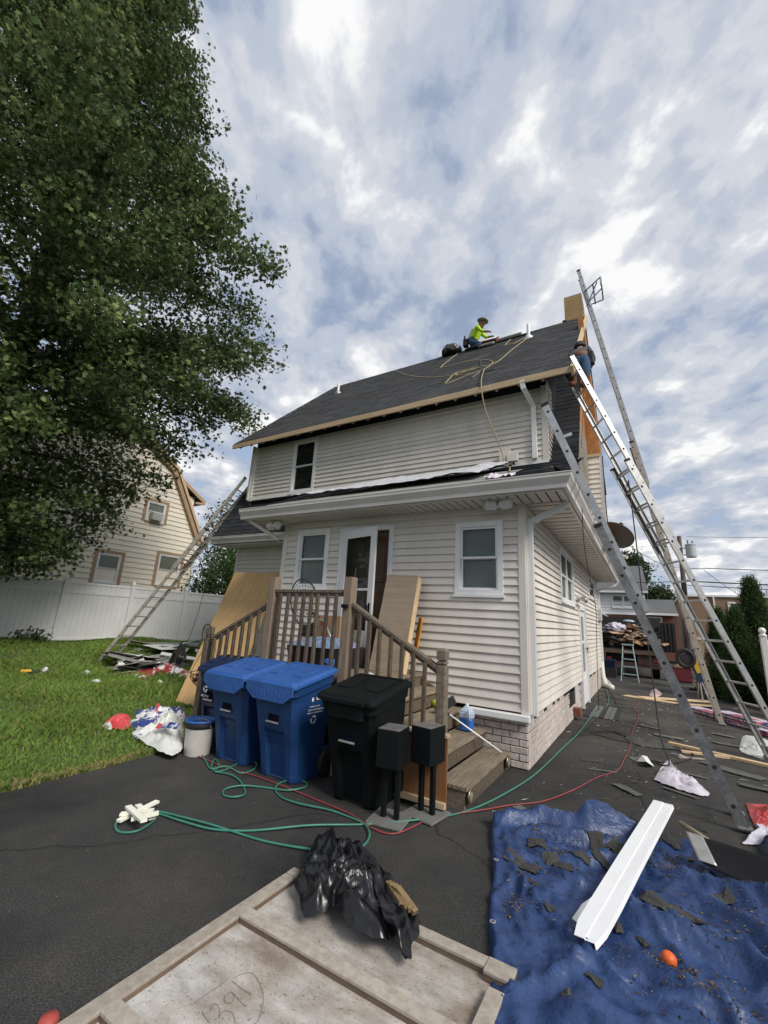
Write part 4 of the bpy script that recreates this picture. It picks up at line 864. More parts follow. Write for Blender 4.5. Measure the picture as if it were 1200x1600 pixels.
# ------------------------------------------------------------------ leaves and trees
leaf_m = attrmat('leaves', .6, .22, transl=.36)
bark_m = mat('bark', (.07, .055, .04), .95, .5, 12, .8, 30)
def leaf_cloud(name, parent, P, size, rg, base, var, per=4, spread=.16, lobes=True, droop=.25, m=None, clump_light=None, slim=.42):
    """P: twig points (n,3). per leaves at each twig; every leaf is a small lobed blade"""
    n = len(P) * per; ctr = np.repeat(P, per, 0) + rg.normal(size=(n, 3)) * spread
    d = rg.normal(size=(n, 3)); d[:, 2] -= droop; d /= np.linalg.norm(d, axis=1)[:, None]
    up = rg.normal(size=(n, 3)) * .75 + np.array([0, 0, 1.0]); s = np.cross(d, up); s /= np.linalg.norm(s, axis=1)[:, None]
    L_ = (size * rg.uniform(.7, 1.3, n))[:, None]; W_ = L_ * slim; nn_ = np.cross(s, d)
    if lobes:
        prof = [(0, 0, 0), (.18, .35, .03), (.30, 1.0, .10), (.42, .35, .03), (.60, .95, .08), (.74, .28, .0), (1.0, 0, -.12)]
        left = [ctr + d * L_ * a + s * W_ * b + nn_ * L_ * c for a, b, c in prof]; right = [ctr + d * L_ * a - s * W_ * b + nn_ * L_ * c for a, b, c in prof[1:-1]]
        V = np.stack(left + right, 1); k = V.shape[1]   # 0..6 left side, 7..11 right side
        T = [(0, 1, 3), (1, 2, 3), (3, 4, 5), (3, 5, 6), (0, 9, 7), (7, 9, 8), (9, 11, 10), (9, 6, 11), (0, 3, 9), (3, 6, 9)]
    else:
        V = np.stack([ctr, ctr + d * L_ * .5 + s * W_ * .7, ctr + d * L_, ctr + d * L_ * .5 - s * W_ * .7], 1); k = 4; T = [(0, 1, 2), (0, 2, 3)]
    T = np.array(T); nt_ = len(T)
    me = bpy.data.meshes.new(name); me.vertices.add(n * k); me.vertices.foreach_set('co', V.reshape(-1).astype(np.float32))
    idx = (np.arange(n)[:, None, None] * k + T[None]).reshape(-1); me.loops.add(len(idx)); me.loops.foreach_set('vertex_index', idx.astype(np.int32))
    me.polygons.add(n * nt_); me.polygons.foreach_set('loop_start', (np.arange(n * nt_) * 3).astype(np.int32)); me.polygons.foreach_set('loop_total', np.full(n * nt_, 3, np.int32))
    g = rg.random((n, 1)); tw = np.repeat(rg.random((len(P), 1)), per, 0)
    c = np.array([base]) * (1 + var * (g - .5) + var * (tw - .5)) ; c[:, 0:1] *= 1 + .35 * (tw - .5)
    if clump_light is not None: c *= np.repeat(clump_light, per)[:, None]
    C4 = np.concatenate([np.clip(c, .002, 1), np.ones((n, 1))], 1).repeat(nt_, 0)
    me.update(); at = me.attributes.new('tint', 'FLOAT_COLOR', 'FACE'); at.data.foreach_set('color', C4.ravel().astype(np.float32))
    me.materials.append(m or leaf_m); me.validate()
    o = bpy.data.objects.new(name, me); COL.objects.link(o); adopt(o, parent); return o
def prof_at(pr, z): return float(np.interp(z, [a for a, b in pr], [b for a, b in pr]))
def big_oak():
    rg = np.random.default_rng(11); T = np.array([-13.5, 3.35])
    t = thing('oak_tree', 'tall dark green oak tree filling the left side', 'tree', (-13.5, 3.35, .3))
    pr = [(2.0, 1.2), (2.4, 1.8), (2.8, 2.2), (3.3, 2.5), (4.2, 3.1), (5.4, 4.0), (6.4, 5.0), (8, 6.1), (9.4, 6.35), (10.8, 6.15), (12.7, 5.1), (15, 4.0), (16.7, 3.3), (19.5, 2.55), (22, 1.8), (24, 1.3), (26, .5)]
    # limbs reach out; twigs cluster round them so that gaps and clumps appear
    mb = MB(); tr = [Vector((T[0] + .1 * nz(z), T[1] + .1 * nz(z, 4), z)) for z in np.linspace(.2, 24, 18)]
    mb.tube(tr, [.34 * (1 - i / 19) + .03 for i in range(18)], n=10); tw = []; cb_ = []
    nl = 270
    for i in range(nl):
        z1 = 2.2 + 23.4 * ((i + .5) / nl) ** 1.15; rr = prof_at(pr, z1); a = i * 2.399963 + rg.normal() * .25
        rr *= rg.uniform(.80, 1.04); z0 = min(24, max(2.2, z1 + (.06 if z1 < 8 else -.28) * rr + rg.normal() * .2))
        p0 = np.array([T[0], T[1], z0]); p1 = np.array([T[0] + rr * math.cos(a), T[1] + rr * math.sin(a), z1])
        pts = []
        for s_ in np.linspace(0, 1, 6):
            q = p0 * (1 - s_) + p1 * s_; q[2] += .09 * rr * math.sin(math.pi * s_); q += rg.normal(size=3) * .05 * rr * s_ * (1 - s_); pts.append(q)
        if i % 2 == 0: mb.tube(pts, [.075 * (1 - .85 * s_) * (.6 + rr / 8) for s_ in np.linspace(0, 1, 6)], n=5)
        # clumps along the outer part of the limb
        for s_ in np.linspace(.24, 1.0, max(3, int(rr * 2.4))):
            c = np.array([np.interp(s_, np.linspace(0, 1, 6), [q[k] for q in pts]) for k in range(3)])
            m_ = int(9 + 9 * s_); R_ = .12 + .27 * math.sin(math.pi * min(1, .25 + .6 * s_)) * min(1.25, .5 + rr / 5)
            off = rg.normal(size=(m_, 3)) * np.array([R_, R_, R_ * .48]); tw.append(c + off); cb_.append(np.full(m_, rg.uniform(.55, 1.6)))  # random clump tones paint lit and shaded leaf masses into the colour
            if rg.random() < .5:
                e = c + off[0]; mb.tube([c, (c + e) / 2 + rg.normal(size=3) * .04, e], [.018, .012, .006], n=4)
    P = np.concatenate(tw); CB = np.concatenate(cb_); CB = CB[P[:, 2] > 1.9]; P = P[P[:, 2] > 1.9]
    # leave out what lies behind the trunk, away from the yard, where nothing is seen
    keep = ((P[:, 0] - T[0]) * 13 - (P[:, 1] - T[1]) * 4) / 13.6 > -1.2
    P = P[keep]; CB = CB[keep]; print('twigs', len(P))
    mb.build('trunk', bark_m, t, smooth=True)
    leaf_cloud('crown', t, P, .128, rg, (.086, .122, .044), .75, per=8, spread=.13, clump_light=CB)
big_oak()
def bushy(name, label, cat, c, rx, rz, z0, n, base, seed, size=.12, group=None, trunk=True, per=4, conical=False, lobes=False):
    rg = np.random.default_rng(seed); t = thing(name, label, cat, (c[0], c[1], 0), group)
    d = rg.normal(size=(n, 3)); d /= np.linalg.norm(d, axis=1)[:, None]; r = rg.random(n) ** .28
    if conical:
        z = rg.random(n) ** 1.25; a = rg.uniform(0, 2 * math.pi, n); rad = (1 - z) ** .62 * rx * (.55 + .45 * rg.random(n) ** .4) * (1 + .16 * np.sin(a * 5 + z * 14) + .12 * np.sin(z * 30 + a * 3)); rad = np.where(z < .08, rad * (.6 + z * 5), rad)
        P = np.stack([c[0] + rad * np.cos(a), c[1] + rad * np.sin(a), z0 + z * rz], 1)
    else:
        lump = np.array([1 + .35 * nz(v[0] * 2.3 + seed, v[1] * 2.3, v[2] * 2.3) + .2 * nz(v[0] * 6, v[1] * 6 + seed, v[2] * 6) for v in d])
        P = np.stack([c[0] + d[:, 0] * rx * r * lump, c[1] + d[:, 1] * rx * r * lump, z0 + rz / 2 + d[:, 2] * rz / 2 * r * lump], 1)
    if trunk:
        mb = MB(); mb.tube([(c[0], c[1], -.05), (c[0] + .05, c[1], z0 + rz * .35), (c[0], c[1], z0 + rz * .7)], [.05 + rx * .05, .04 + rx * .03, .02], n=7)
        for k in range(7): a = k * .9; mb.tube([(c[0], c[1], z0 + rz * .25), (c[0] + rx * .6 * math.cos(a), c[1] + rx * .6 * math.sin(a), z0 + rz * (.45 + .05 * k))], [.03 + rx * .015, .01], n=5)
        mb.build('trunk', bark_m, t)
    leaf_cloud('crown', t, P, size, rg, base, .7, per=per, spread=size * (1.1 if not conical else .7), lobes=lobes, slim=.16 if conical else .42, droop=-.5 if conical else .25); return t
# behind the fence and the house
bushy('leafy_shrub', 'round light green tree between the neighbour house and roofed house', 'tree', (-16.6, 13.6), 1.75, 4.5, .0, 3600, (.060, .105, .030), 21, .13, per=4)
bushy('leafy_tree', 'thin taller tree seen behind the left ladder', 'tree', (-20.5, 16.6), 1.7, 4.8, 3.4, 900, (.055, .085, .030), 22, .18, per=4)
bushy('leafy_tree', 'green tree right of the satellite dish behind the white house', 'tree', (-.7, 42.5), 1.25, 3.4, 5.1, 1300, (.045, .075, .028), 23, .24)
bushy('leafy_tree', 'dark round tree behind the grey garage roof', 'tree', (1.45, 52), 1.25, 2.4, 3.95, 1200, (.05, .075, .03), 24, .26)
# arborvitae row on the right
arb = (.042, .082, .024)
bushy('arborvitae', 'tallest pointed arborvitae behind the white fence post', 'conifer', (2.62, 15.6), .58, 3.25, .02, 9000, arb, 31, .085, 'arborvitae row by the driveway', conical=True)
bushy('arborvitae', 'lower arborvitae just left of the tallest one', 'conifer', (2.12, 15.2), .46, 2.35, .02, 6000, arb, 32, .085, 'arborvitae row by the driveway', conical=True)
bushy('arborvitae', 'short arborvitae at the left end of the evergreen row', 'conifer', (1.98, 17.2), .50, 2.45, .02, 6000, arb, 33, .085, 'arborvitae row by the driveway', conical=True)
bushy('arborvitae', 'arborvitae at the right edge of the picture', 'conifer', (3.05, 14.4), .58, 2.1, .02, 6500, arb, 34, .085, 'arborvitae row by the driveway', conical=True)
bushy('weedy_shrub', 'low leafy weeds at the foot of the arborvitae row', 'shrub', (1.62, 16.0), .40, .75, .02, 700, (.06, .10, .03), 35, .08, trunk=False)
# weeds along the fence
bushy('fence_weeds', 'dark weeds growing along the foot of the vinyl fence', 'weeds', (-14.25, 5.4), .42, .32, .38, 140, (.05, .08, .03), 36, .09, trunk=False)
# ------------------------------------------------------------------ white vinyl fence along the lawn
fence = thing('vinyl_fence', 'tall white vinyl privacy fence along the far side of the lawn', 'fence', (-14.5, 9, .4))
vf = mat('vinyl_fence_white', (.70, .70, .685), .5, .10, 1.5, col2=(.62, .62, .60)); FXX = -14.5
ys = [2.1, 4.08, 6.05, 8.02, 9.98, 11.94, 13.9, 15.86, 17.8]
capm = MB().prism([(-.075, -.075), (.075, -.075), (.075, .075), (-.075, .075)], 0, .03).prism([(-.055, -.055), (.055, -.055), (.055, .055), (-.055, .055)], .03, .16, P2=[(-.004, -.004), (.004, -.004), (.004, .004), (-.004, .004)])
for i, y in enumerate(ys):
    z0 = .36; MB().cbox(FXX - .064, FXX + .064, y - .064, y + .064, z0 - .1, z0 + 1.86, .01).build('post', vf, fence)
    c = MB(); c.v = [(a + FXX, b + y, d + z0 + 1.86) for a, b, d in capm.v]; c.f = capm.f; c.build('post_cap', vf, fence)
    if i + 1 < len(ys):
        y1 = ys[i + 1]; pan = part_group('fence_panel', fence, (FXX, (y + y1) / 2, z0))
        k = y + .07
        while k < y1 - .08:
            w_ = min(.149, y1 - .066 - k); MB().box(FXX - .011, FXX + .011, k, k + w_, z0 + .05, z0 + 1.78).build('board', vf, pan); k += .153
        for zz_, hh in ((.05, .15), (1.46, .10), (1.74, .075)): MB().box(FXX - .028, FXX + .028, y + .065, y1 - .065, z0 + zz_, z0 + zz_ + hh).build('rail', vf, pan, bevel=.006)
# right-hand fence post and panel
t = thing('vinyl_gate', 'white vinyl fence end with ball topped post at the right edge', 'fence', (2.27, 13.0, 0)); gx, gyy = 2.27, 13.0
MB().cbox(gx - .06, gx + .06, gyy - .06, gyy + .06, 0, 1.72, .01).build('post', vf, t)
MB().lathe([(.075, 1.72), (.08, 1.74), (.05, 1.76), (.04, 1.775), (.062, 1.80), (.072, 1.84), (.06, 1.88), (.03, 1.905), (.001, 1.91)], (gx, gyy, 0), 16).build('ball_cap', white_pvc, t, smooth=True)
for k in range(9): MB().box(gx + .07 + k * .153, gx + .07 + k * .153 + .149, gyy - .011, gyy + .011, .08, 1.62).build('board', vf, t)
for zz_ in (.15, 1.25, 1.55): MB().box(gx + .06, gx + 1.5, gyy - .028, gyy + .028, zz_, zz_ + .09).build('rail', vf, t)
# ------------------------------------------------------------------ neighbour house on the left
nb_ = thing('neighbour_house', 'cream sided neighbour house with tan trim behind the fence', 'house', (-18, 8, .4))
cream = mat('cream_siding', (.80, .735, .61), .6, .08, 1.5, tint=.03, col2=(.75, .685, .555)); tan = mat('tan_trim', (.40, .27, .16), .6, .15, 3)
RN = RT(-18.0); PN = [(12.5, .3), (12.5, 4.75), (10.72, 7.65), (8.0, 9.2), (5.3, 7.65), (3.5, 4.75), (3.5, .3)]
g_ = MB(); n = len(PN); g_.add([(-18.02, a, b) for a, b in PN] + [(-26, a, b) for a, b in PN], [tuple(range(n)), tuple(reversed(range(n, 2 * n)))] + [(i, n + i, n + (i + 1) % n, (i + 1) % n) for i in range(n)])
gw = g_.build('gable_wall', cream, nb_)
def clipN(z):
    if z < 4.75: return (3.5, 12.5)
    if z < 7.65: f_ = (z - 4.75) / 2.9; return (3.5 + 1.8 * f_, 12.5 - 1.78 * f_)
    f_ = (z - 7.65) / 1.55; return (5.3 + 2.7 * f_, 10.72 - 2.72 * f_)
hN = [(8.36, 9.24, 2.36, 3.5), (10.8, 11.86, 2.5, 3.83), (9.85, 10.7, 5.15, 6.0)]
siding(RN, 3.5, 12.5, .6, 9.1, gw, m=cream, expo=.205, holes=hN, clip=clipN, thick=.03, joints=False)
for (a, b, c, d), l_ in zip(hN, ('lower left window of the cream house', 'lower right window of the cream house', 'upper window of the cream house with an air conditioner')):
    w = window(RN, a, b, c, d, nb_, casing=.06, label=l_, pane_m=gb, blinds=1)
    m_ = MB(); k_ = .13; fbox(RN, a - k_, a, c - .05, d + k_, 0, .04, m_); fbox(RN, b, b + k_, c - .05, d + k_, 0, .04, m_); fbox(RN, a, b, d, d + k_, 0, .041, m_); fbox(RN, a, b, c - .12, c - .03, 0, .042, m_); m_.build('casing', tan, w)
MB().box(-18.0, -17.72, 10.02, 10.5, 5.18, 5.5).build('air_conditioner', mat('ac_grey', (.42, .42, .40), .6), nb_, bevel=.01)
for (a, b) in (((12.56, 4.55), (10.70, 7.68)), ((10.70, 7.68), (8.0, 9.25)), ((8.0, 9.25), (5.25, 7.68))):
    MB().beam((-17.90, a[0], a[1]), (-17.90, b[0], b[1]), .22, .20, up=(1, 0, 0)).build('rake_trim', tan, nb_)
    MB().beam((-17.74, a[0] + .12, a[1] + .06), (-17.74, b[0] + .12, b[1] + .06), .12, .05, up=(1, 0, 0)).build('rake_cap', mat('pale_wood_trim', (.52, .38, .25), .6), nb_)
nroof = mat('neighbour_shingles', (.07, .06, .055), .9, .3, 20)
for (a, b) in (((12.75, 4.55), (10.78, 7.75)), ((10.78, 7.75), (8.0, 9.3))): MB().beam((-21.9, a[0], a[1]), (-21.9, b[0], b[1]), 8.2, .06, up=(-(b[1] - a[1]) * 0 + 0, -(b[1] - a[1]), (b[0] - a[0]))).build('roof', nroof, nb_) if False else MB().add([(-17.8, a[0], a[1]), (-26, a[0], a[1]), (-26, b[0], b[1]), (-17.8, b[0], b[1])], [(0, 1, 2, 3)]).build('roof', nroof, nb_, solid=.05)
dm = MB().box(-24, -18.5, 10.9, 12.35, 4.8, 6.85); dmo = dm.build('dormer', cream, nb_)
MB().add([(-18.3, 12.75, 6.72), (-24.2, 12.75, 6.72), (-24.2, 9.4, 8.6), (-18.3, 9.4, 8.6)], [(0, 1, 2, 3)]).build('dormer_roof', nroof, nb_, solid=.05)
MB().beam((-18.28, 12.8, 6.68), (-18.28, 9.5, 8.53), .16, .06, up=(1, 0, 0)).build('dormer_rake', tan, nb_); MB().beam((-18.3, 12.78, 6.66), (-24, 12.78, 6.66), .05, .15).build('dormer_fascia', tan, nb_)
MB().beam((-18.3, 12.3, 6.55), (-18.3, 12.8, 6.62), .1, .14, up=(1, 0, 0)).build('eave_return', tan, nb_)
MB().tube([(-17.93, 12.42, 4.6), (-17.93, 12.42, .4)], .04).build('downspout', white_pvc, nb_)
# ------------------------------------------------------------------ street side background on the right
t = thing('white_house', 'white upper storey brick house seen past the driveway', 'house', (-1.2, 32, 0))
wsid = mat('white_siding', (.74, .75, .76), .6, .05, 2, tint=.02); rbrick = mat('red_brick_wall', (.20, .085, .055), .9, .35, 14, col2=(.13, .05, .035), stretch=(1, 1, 3)); groof = mat('grey_shingles', (.12, .125, .13), .9, .3, 12)
MB().box(-7, .12, 32.03, 40, -.1, 2.75).build('brick_storey', rbrick, t); wu = MB().box(-7, .12, 32.0, 40, 2.76, 4.25).build('upper_storey', wsid, t)
siding(FR(31.99), -4.0, .12, 2.78, 4.25, wu, m=wsid, expo=.21, joints=False, thick=.02)
MB().add([(-7.2, 31.7, 4.25), (.3, 31.7, 4.25), (.1, 36, 6.4), (-7.2, 36, 6.4), (.3, 40.2, 4.25), (-7.2, 40.2, 4.25)], [(0, 1, 2, 3), (3, 2, 4, 5), (1, 4, 2)]).build('roof', groof, t, solid=.08)
MB().box(-7.2, .32, 31.62, 31.72, 4.14, 4.27).build('gutter', white_pvc, t)
window(FR(31.96), -1.75, -.45, 3.18, 4.02, t, double=True, pane_m=gb, blinds=1, casing=.06); window(FR(32.0), -1.7, -.3, 1.55, 2.15, t, double=True, pane_m=gb, casing=.06)
MB().beam((-2.6, 31.9, 2.95), (-1.95, 31.9, 2.55), .12, .08).build('porch_trim', white_pvc, t); MB().box(-1.97, -1.87, 31.85, 31.95, 0, 2.6).build('porch_post', white_pvc, t)
t = thing('brick_garage', 'low brick garage with grey roof beside the white house', 'garage', (1.4, 33, 0))
MB().box(.14, 1.75, 33.0, 38, -.1, 2.95).build('wall', rbrick, t); MB().add([(.1, 32.7, 2.95), (1.8, 32.7, 2.95), (1.8, 36, 4.0), (.1, 36, 4.0)], [(0, 1, 2, 3)]).build('roof', groof, t, solid=.1); MB().box(.1, 1.82, 32.6, 32.72, 2.84, 2.98).build('fascia', white_pvc, t)
window(FR(32.99), .2, .95, 2.1, 2.75, t, double=True, pane_m=gb, casing=.05)
t = thing('tan_brick_building', 'long tan brick building with flat roof behind the arborvitae', 'building', (5, 36, 0))
tbrick = mat('tan_brick_wall', (.30, .20, .13), .9, .3, 22, col2=(.21, .13, .085), stretch=(1, 1, 3))
MB().box(2.3, 13, 36, 44, -.1, 4.3).build('wall', tbrick, t); MB().box(2.2, 13.1, 35.9, 44.1, 4.301, 4.42).build('parapet', white_pvc, t); MB().box(4.0, 4.08, 35.9, 35.99, 1.6, 4.3).build('downspout', white_pvc, t)
window(FR(35.98), 4.75, 5.65, 3.0, 4.0, t, pane_m=gb, blinds=1, casing=.1); MB().box(4.9, 5.6, 35.9, 35.99, 2.55, 2.9).build('panel', white_pvc, t)
MB().box(2.31, 3.1, 34.6, 36, -.1, 1.75).build('tan_annex', mat('tan_stucco', (.40, .29, .17), .8, .1, 3), t); MB().box(2.55, 2.62, 34.55, 34.6, .2, 1.6).box(2.62, 3.0, 34.55, 34.6, 1.5, 1.6).build('annex_trim', white_pvc, t)
for x_ in (7.0, 8.0): MB().cyl((x_, 37, 4.4), (x_, 37, 4.9), .05).build('roof_vent', alum, t)
MB().box(6.3, 8.5, 35.8, 35.99, 1.2, 2.75).build('side_bay', mat('grey_violet_siding', (.30, .29, .33), .7), t)
# utility pole, transformer and wires
t = thing('utility_pole', 'wooden utility pole with grey transformer above the street', 'utility pole', (2.1, 30, 0))
MB().cyl((2.05, 30, 0), (2.12, 30, 7.35), .15, .11, 12).build('pole', mat('pole_wood', (.16, .125, .10), .9, .4, 8, stretch=(5, 5, 1)), t, smooth=False)
MB().lathe([(.001, 6.05), (.24, 6.08), (.26, 6.15), (.26, 6.75), (.28, 6.78), (.28, 6.83), (.1, 6.9), (.001, 6.9)], (2.62, 30, 0), 18).build('transformer', mat('transformer_grey', (.42, .46, .46), .5), t, smooth=False)
MB().box(2.15, 2.45, 29.97, 30.03, 6.6, 6.66).box(2.15, 2.45, 29.97, 30.03, 6.2, 6.26).build('bracket', alum, t); MB().cyl((2.5, 30, 6.9), (2.5, 30, 7.1), .04).cyl((2.72, 30, 6.9), (2.72, 30, 7.05), .04).build('bushing', brass, t)
MB().box(1.95, 2.2, 29.8, 29.98, 4.0, 4.6).build('junction_box', rubber, t)
def wire(a, b, sag, r, label, n=24):
    a, b = Vector(a), Vector(b); pts = [a.lerp(b, i / n) - Vector((0, 0, sag * 4 * (i / n) * (1 - i / n))) for i in range(n + 1)]
    o = MB().tube(pts, r, n=5).build('overhead_wire', rubber); tag(o, label, 'wire', 'overhead wires'); return o
wire((2.5, 30, 7.3), (30, 33, 7.6), .4, .012, 'thin topmost overhead wire at the transformer'); wire((3.1, 30, 5.45), (30, 32, 5.6), .35, .022, 'overhead wire leaving the pole below the transformer')
wire((2.2, 30, 4.72), (30, 31, 4.3), .25, .034, 'thick dark overhead cable under the others'); wire((2.1, 30, 4.5), (30, 31, 3.8), .25, .022, 'lowest thin overhead wire to the right')
wire((-8, 40, 6.2), (2.1, 30, 4.72), .3, .02, 'overhead cable running left behind the ladders'); wire((3.1, 30, 5.35), (6.4, 35.9, 3.6), .1, .014, 'slanting service wire down to the tan brick building')
wire((2.1, 30, 5.5), (3.1, 30, 5.42), .02, .02, 'short wire from pole to the wire junction'); wire((2.1, 30, 5.5), (-.55, 14, 4.4), .3, .010, 'service wire from the pole to the house corner')
# ------------------------------------------------------------------ ladders
def ladder(name, label, A, B, rung_dir, width, secs, group='aluminium extension ladders', feet=True, spacing=.305, rail_d=.078):
    """A, B: foot and head of the centre line; secs: list of (from, to, offset outwards, material, hole material)"""
    A, B = Vector(A), Vector(B); d = (B - A).normalized(); r = Vector(rung_dir); r = (r - d * r.dot(d)).normalized(); n = d.cross(r)
    t = thing(name, label, 'ladder', A, group)
    for si, (s0, s1, off, m, wd) in enumerate(secs):
        sec = part_group('base_section' if si == 0 else 'fly_section', t, A + d * s0)
        o = n * off
        for sg in (-1, 1):
            c = r * sg * wd / 2; mb = MB(); a, b = A + d * s0 + c + o, A + d * s1 + c + o
            mb.beam(a, b, .008, rail_d, up=n)                                   # web
            for e in (-1, 1): mb.beam(a + n * e * (rail_d / 2 - .004) - r * sg * .012, b + n * e * (rail_d / 2 - .004) - r * sg * .012, .030, .008, up=n)
            mb.build('rail', m, sec)
            MB().beam(b - d * .002, b + d * .035, .034, rail_d + .006, up=n).build('end_cap', rubber, sec)
        k = s0 + .18; hm = MB()
        while k < s1 - .08:
            p = A + d * k + o
            MB().cyl(p - r * (wd / 2 - .004), p + r * (wd / 2 - .004), .0165, n=8).build('rung', m, sec)
            for sg in (-1, 1): hm.cyl(p + r * sg * (wd / 2 + .0045), p + r * sg * (wd / 2 + .0065), .0175, n=10)
            k += spacing
        hm.build('rung_hole_discs', rubber, sec, kind='stuff')  # black discs paint the dark of the hollow rung ends
    if feet:
        for sg in (-1, 1):
            p = A + r * sg * width / 2
            MB().box(p.x - .06, p.x + .06, p.y - .045, p.y + .045, p.z - .0, p.z + .03).build('foot', alum_dark, t, bevel=.01)
    return t, d, r, n
Lb = lambda A, B: (Vector(B) - Vector(A)).length
# A: leans on the driveway side gutter, seen edge on
A_, B_ = (.60, 5.46, .02), (-.94, 5.46, 4.38); l = Lb(A_, B_)
ladder('extension_ladder', 'near grimy ladder leaning on the gutter corner, seen edge on', A_, B_, (0, 1, 0), .40, [(0, 2.9, 0, alum_dark, .42), (1.9, l, -.05, alum, .37)], rail_d=.085)
# B: wide open view, leans on the roof eave
yaw, tl = 3.648, 1.159; db = Vector((math.cos(yaw) * math.cos(tl), math.sin(yaw) * math.cos(tl), math.sin(tl))); Ab = Vector((1.465, 8.349, .01)); Bb = Ab + db * 6.62
ladder('extension_ladder', 'long ladder with worker standing on it, rungs facing the camera', Ab, Bb, (-math.sin(yaw), math.cos(yaw), 0), .45, [(0, 4.6, 0, alum, .45), (3.1, 6.62, .055, alum, .39)])
# C: tallest, up to the chimney
A_, B_ = (1.12, 11.2, .01), (-.88, 11.2, 11.35); l = Lb(A_, B_)
tc_, dc, rc_, nc = ladder('extension_ladder', 'tallest ladder reaching above the chimney box, seen edge on', A_, B_, (0, 1, 0), .42, [(0, 6.1, 0, alum_tan, .44), (5.0, l, -.05, alum, .39)], rail_d=.09)
st_m = mat('stabiliser_blue_grey', (.16, .19, .26), .5, metal=.4)
pz = Vector((-.70, 11.2, 10.55)); s_ = MB()
for (a, b) in (((-.72, 11.0, 10.62), (-.30, 10.85, 10.80)), ((-.72, 11.4, 10.45), (-.30, 11.55, 10.62)), ((-.30, 10.85, 10.80), (-.30, 11.55, 10.62)), ((-.68, 11.1, 10.3), (-.30, 11.2, 10.72)), ((-.74, 11.0, 10.62), (-.60, 11.0, 10.1)), ((-.50, 10.92, 10.72), (-.50, 11.5, 10.52)), ((-.31, 10.85, 10.55), (-.31, 10.85, 10.82)), ((-.66, 11.0, 10.18), (-.40, 10.9, 10.72))): s_.tube([a, b], .018, n=6)
s_.build('stabiliser_arm', st_m, tc_)
# D: tan ladder over the lawn
A_, B_ = (-12.04, 6.34, lawn_z(-12.04, 6.34)), (-9.02, 7.58, 5.05); l = Lb(A_, B_); dd_ = Vector(B_) - Vector(A_)
ladder('extension_ladder', 'weathered tan ladder standing on the lawn against the left eave', A_, B_, Vector((0, 0, 1)).cross(dd_), .48, [(0, 4.2, 0, alum_tan, .50), (2.9, l, .055, alum_tan, .44)])
# step ladder by the truck
t = thing('step_ladder', 'small pale green step ladder standing beside the debris truck', 'step ladder', (-.6, 17.8, 0)); pale = mat('pale_green_aluminium', (.42, .56, .54), .45, metal=.3)
SA = [Vector((-.86, 17.75, 0)), Vector((-.32, 17.65, 0))]; ST = [Vector((-.74, 18.15, 1.22)), Vector((-.44, 18.10, 1.22))]
for a, b in zip(SA, ST): MB().beam(a, b, .03, .06, up=(0, 1, 0)).build('front_rail', pale, t)
for k in range(4):
    f_ = .2 + .2 * k; MB().beam(SA[0].lerp(ST[0], f_), SA[1].lerp(ST[1], f_), .09, .035).build('step', pale, t)
MB().beam(ST[0] - Vector((.03, 0, 0)), ST[1] + Vector((.03, 0, 0)), .14, .05).build('top_cap', pale, t)
for a, x_ in zip(ST, (-.82, -.36)): MB().beam(a, (x_, 18.65, 0), .025, .04, up=(0, 1, 0)).build('rear_rail', pale, t)
MB().beam((-.41, 18.12, 1.2), (-.40, 18.12, 1.5), .02, .03, up=(0, 1, 0)).build('grab_post', pale, t)
# ------------------------------------------------------------------ people
skin_c = (.30, .16, .10)
def person(name, label, J, E, loc, root='pelvis'):
    """one continuous skinned body; J: joint -> (pos, radius, colour)"""
    names = list(J); me = bpy.data.meshes.new(name); me.from_pydata([J[k][0] for k in names], [(names.index(a), names.index(b)) for a, b in E], []); me.update()
    tmp = bpy.data.objects.new('tmp', me); COL.objects.link(tmp); md = tmp.modifiers.new('skin', 'SKIN'); md.use_smooth_shade = True
    for i, k in enumerate(names):
        v = me.skin_vertices[0].data[i]; rr = J[k][1]; v.radius = rr if isinstance(rr, tuple) else (rr, rr); v.use_root = (k == root)
    s2 = tmp.modifiers.new('sub', 'SUBSURF'); s2.levels = 2; s2.render_levels = 2
    dg = bpy.context.evaluated_depsgraph_get(); m2 = bpy.data.meshes.new_from_object(tmp.evaluated_get(dg)); bpy.data.objects.remove(tmp)
    # clothing colour by the bone each face belongs to
    pts = []
    for a, b in E:
        for f_ in (.1, .3, .5, .7, .9): pts.append((Vector(J[a][0]).lerp(Vector(J[b][0]), f_), J[a][2] if f_ < .5 else J[b][2]))
    cols = []
    for p in m2.polygons:
        c = min(pts, key=lambda q: (q[0] - p.center).length_squared)[1]; cols += [*c, 1]
    m2.attributes.clear() if False else None
    at = m2.attributes.new('tint', 'FLOAT_COLOR', 'FACE'); at.data.foreach_set('color', cols)
    m2.materials.clear(); m2.materials.append(cloth_m); m2.polygons.foreach_set('use_smooth', [True] * len(m2.polygons))
    t = thing(name, label, 'person', loc); o = bpy.data.objects.new('body', m2); COL.objects.link(o); adopt(o, t); return t
cloth_m = attrmat('clothing', .85, .2, fine=.25, fscale=40)
def fingers(J, E, hand, fwd, side, col, pre):
    h = Vector(J[hand][0]); f, s_ = Vector(fwd).normalized(), Vector(side).normalized(); dn_ = f.cross(s_)
    for i, (o, L_) in enumerate(((-.03, .065), (-.010, .075), (.010, .072), (.03, .058))):
        a, b = f'{pre}f{i}a', f'{pre}f{i}b'; J[a] = (tuple(h + s_ * o + f * .045), .009, col); J[b] = (tuple(h + s_ * o + f * (.045 + L_ * .7) - dn_ * .03), .008, col); E += [(hand, a), (a, b)]
    J[pre + 't'] = (tuple(h - s_ * .045 + f * .035), .010, col); E.append((hand, pre + 't'))
yel, jean, dk = (.42, .62, .03), (.045, .085, .15), (.025, .02, .018)
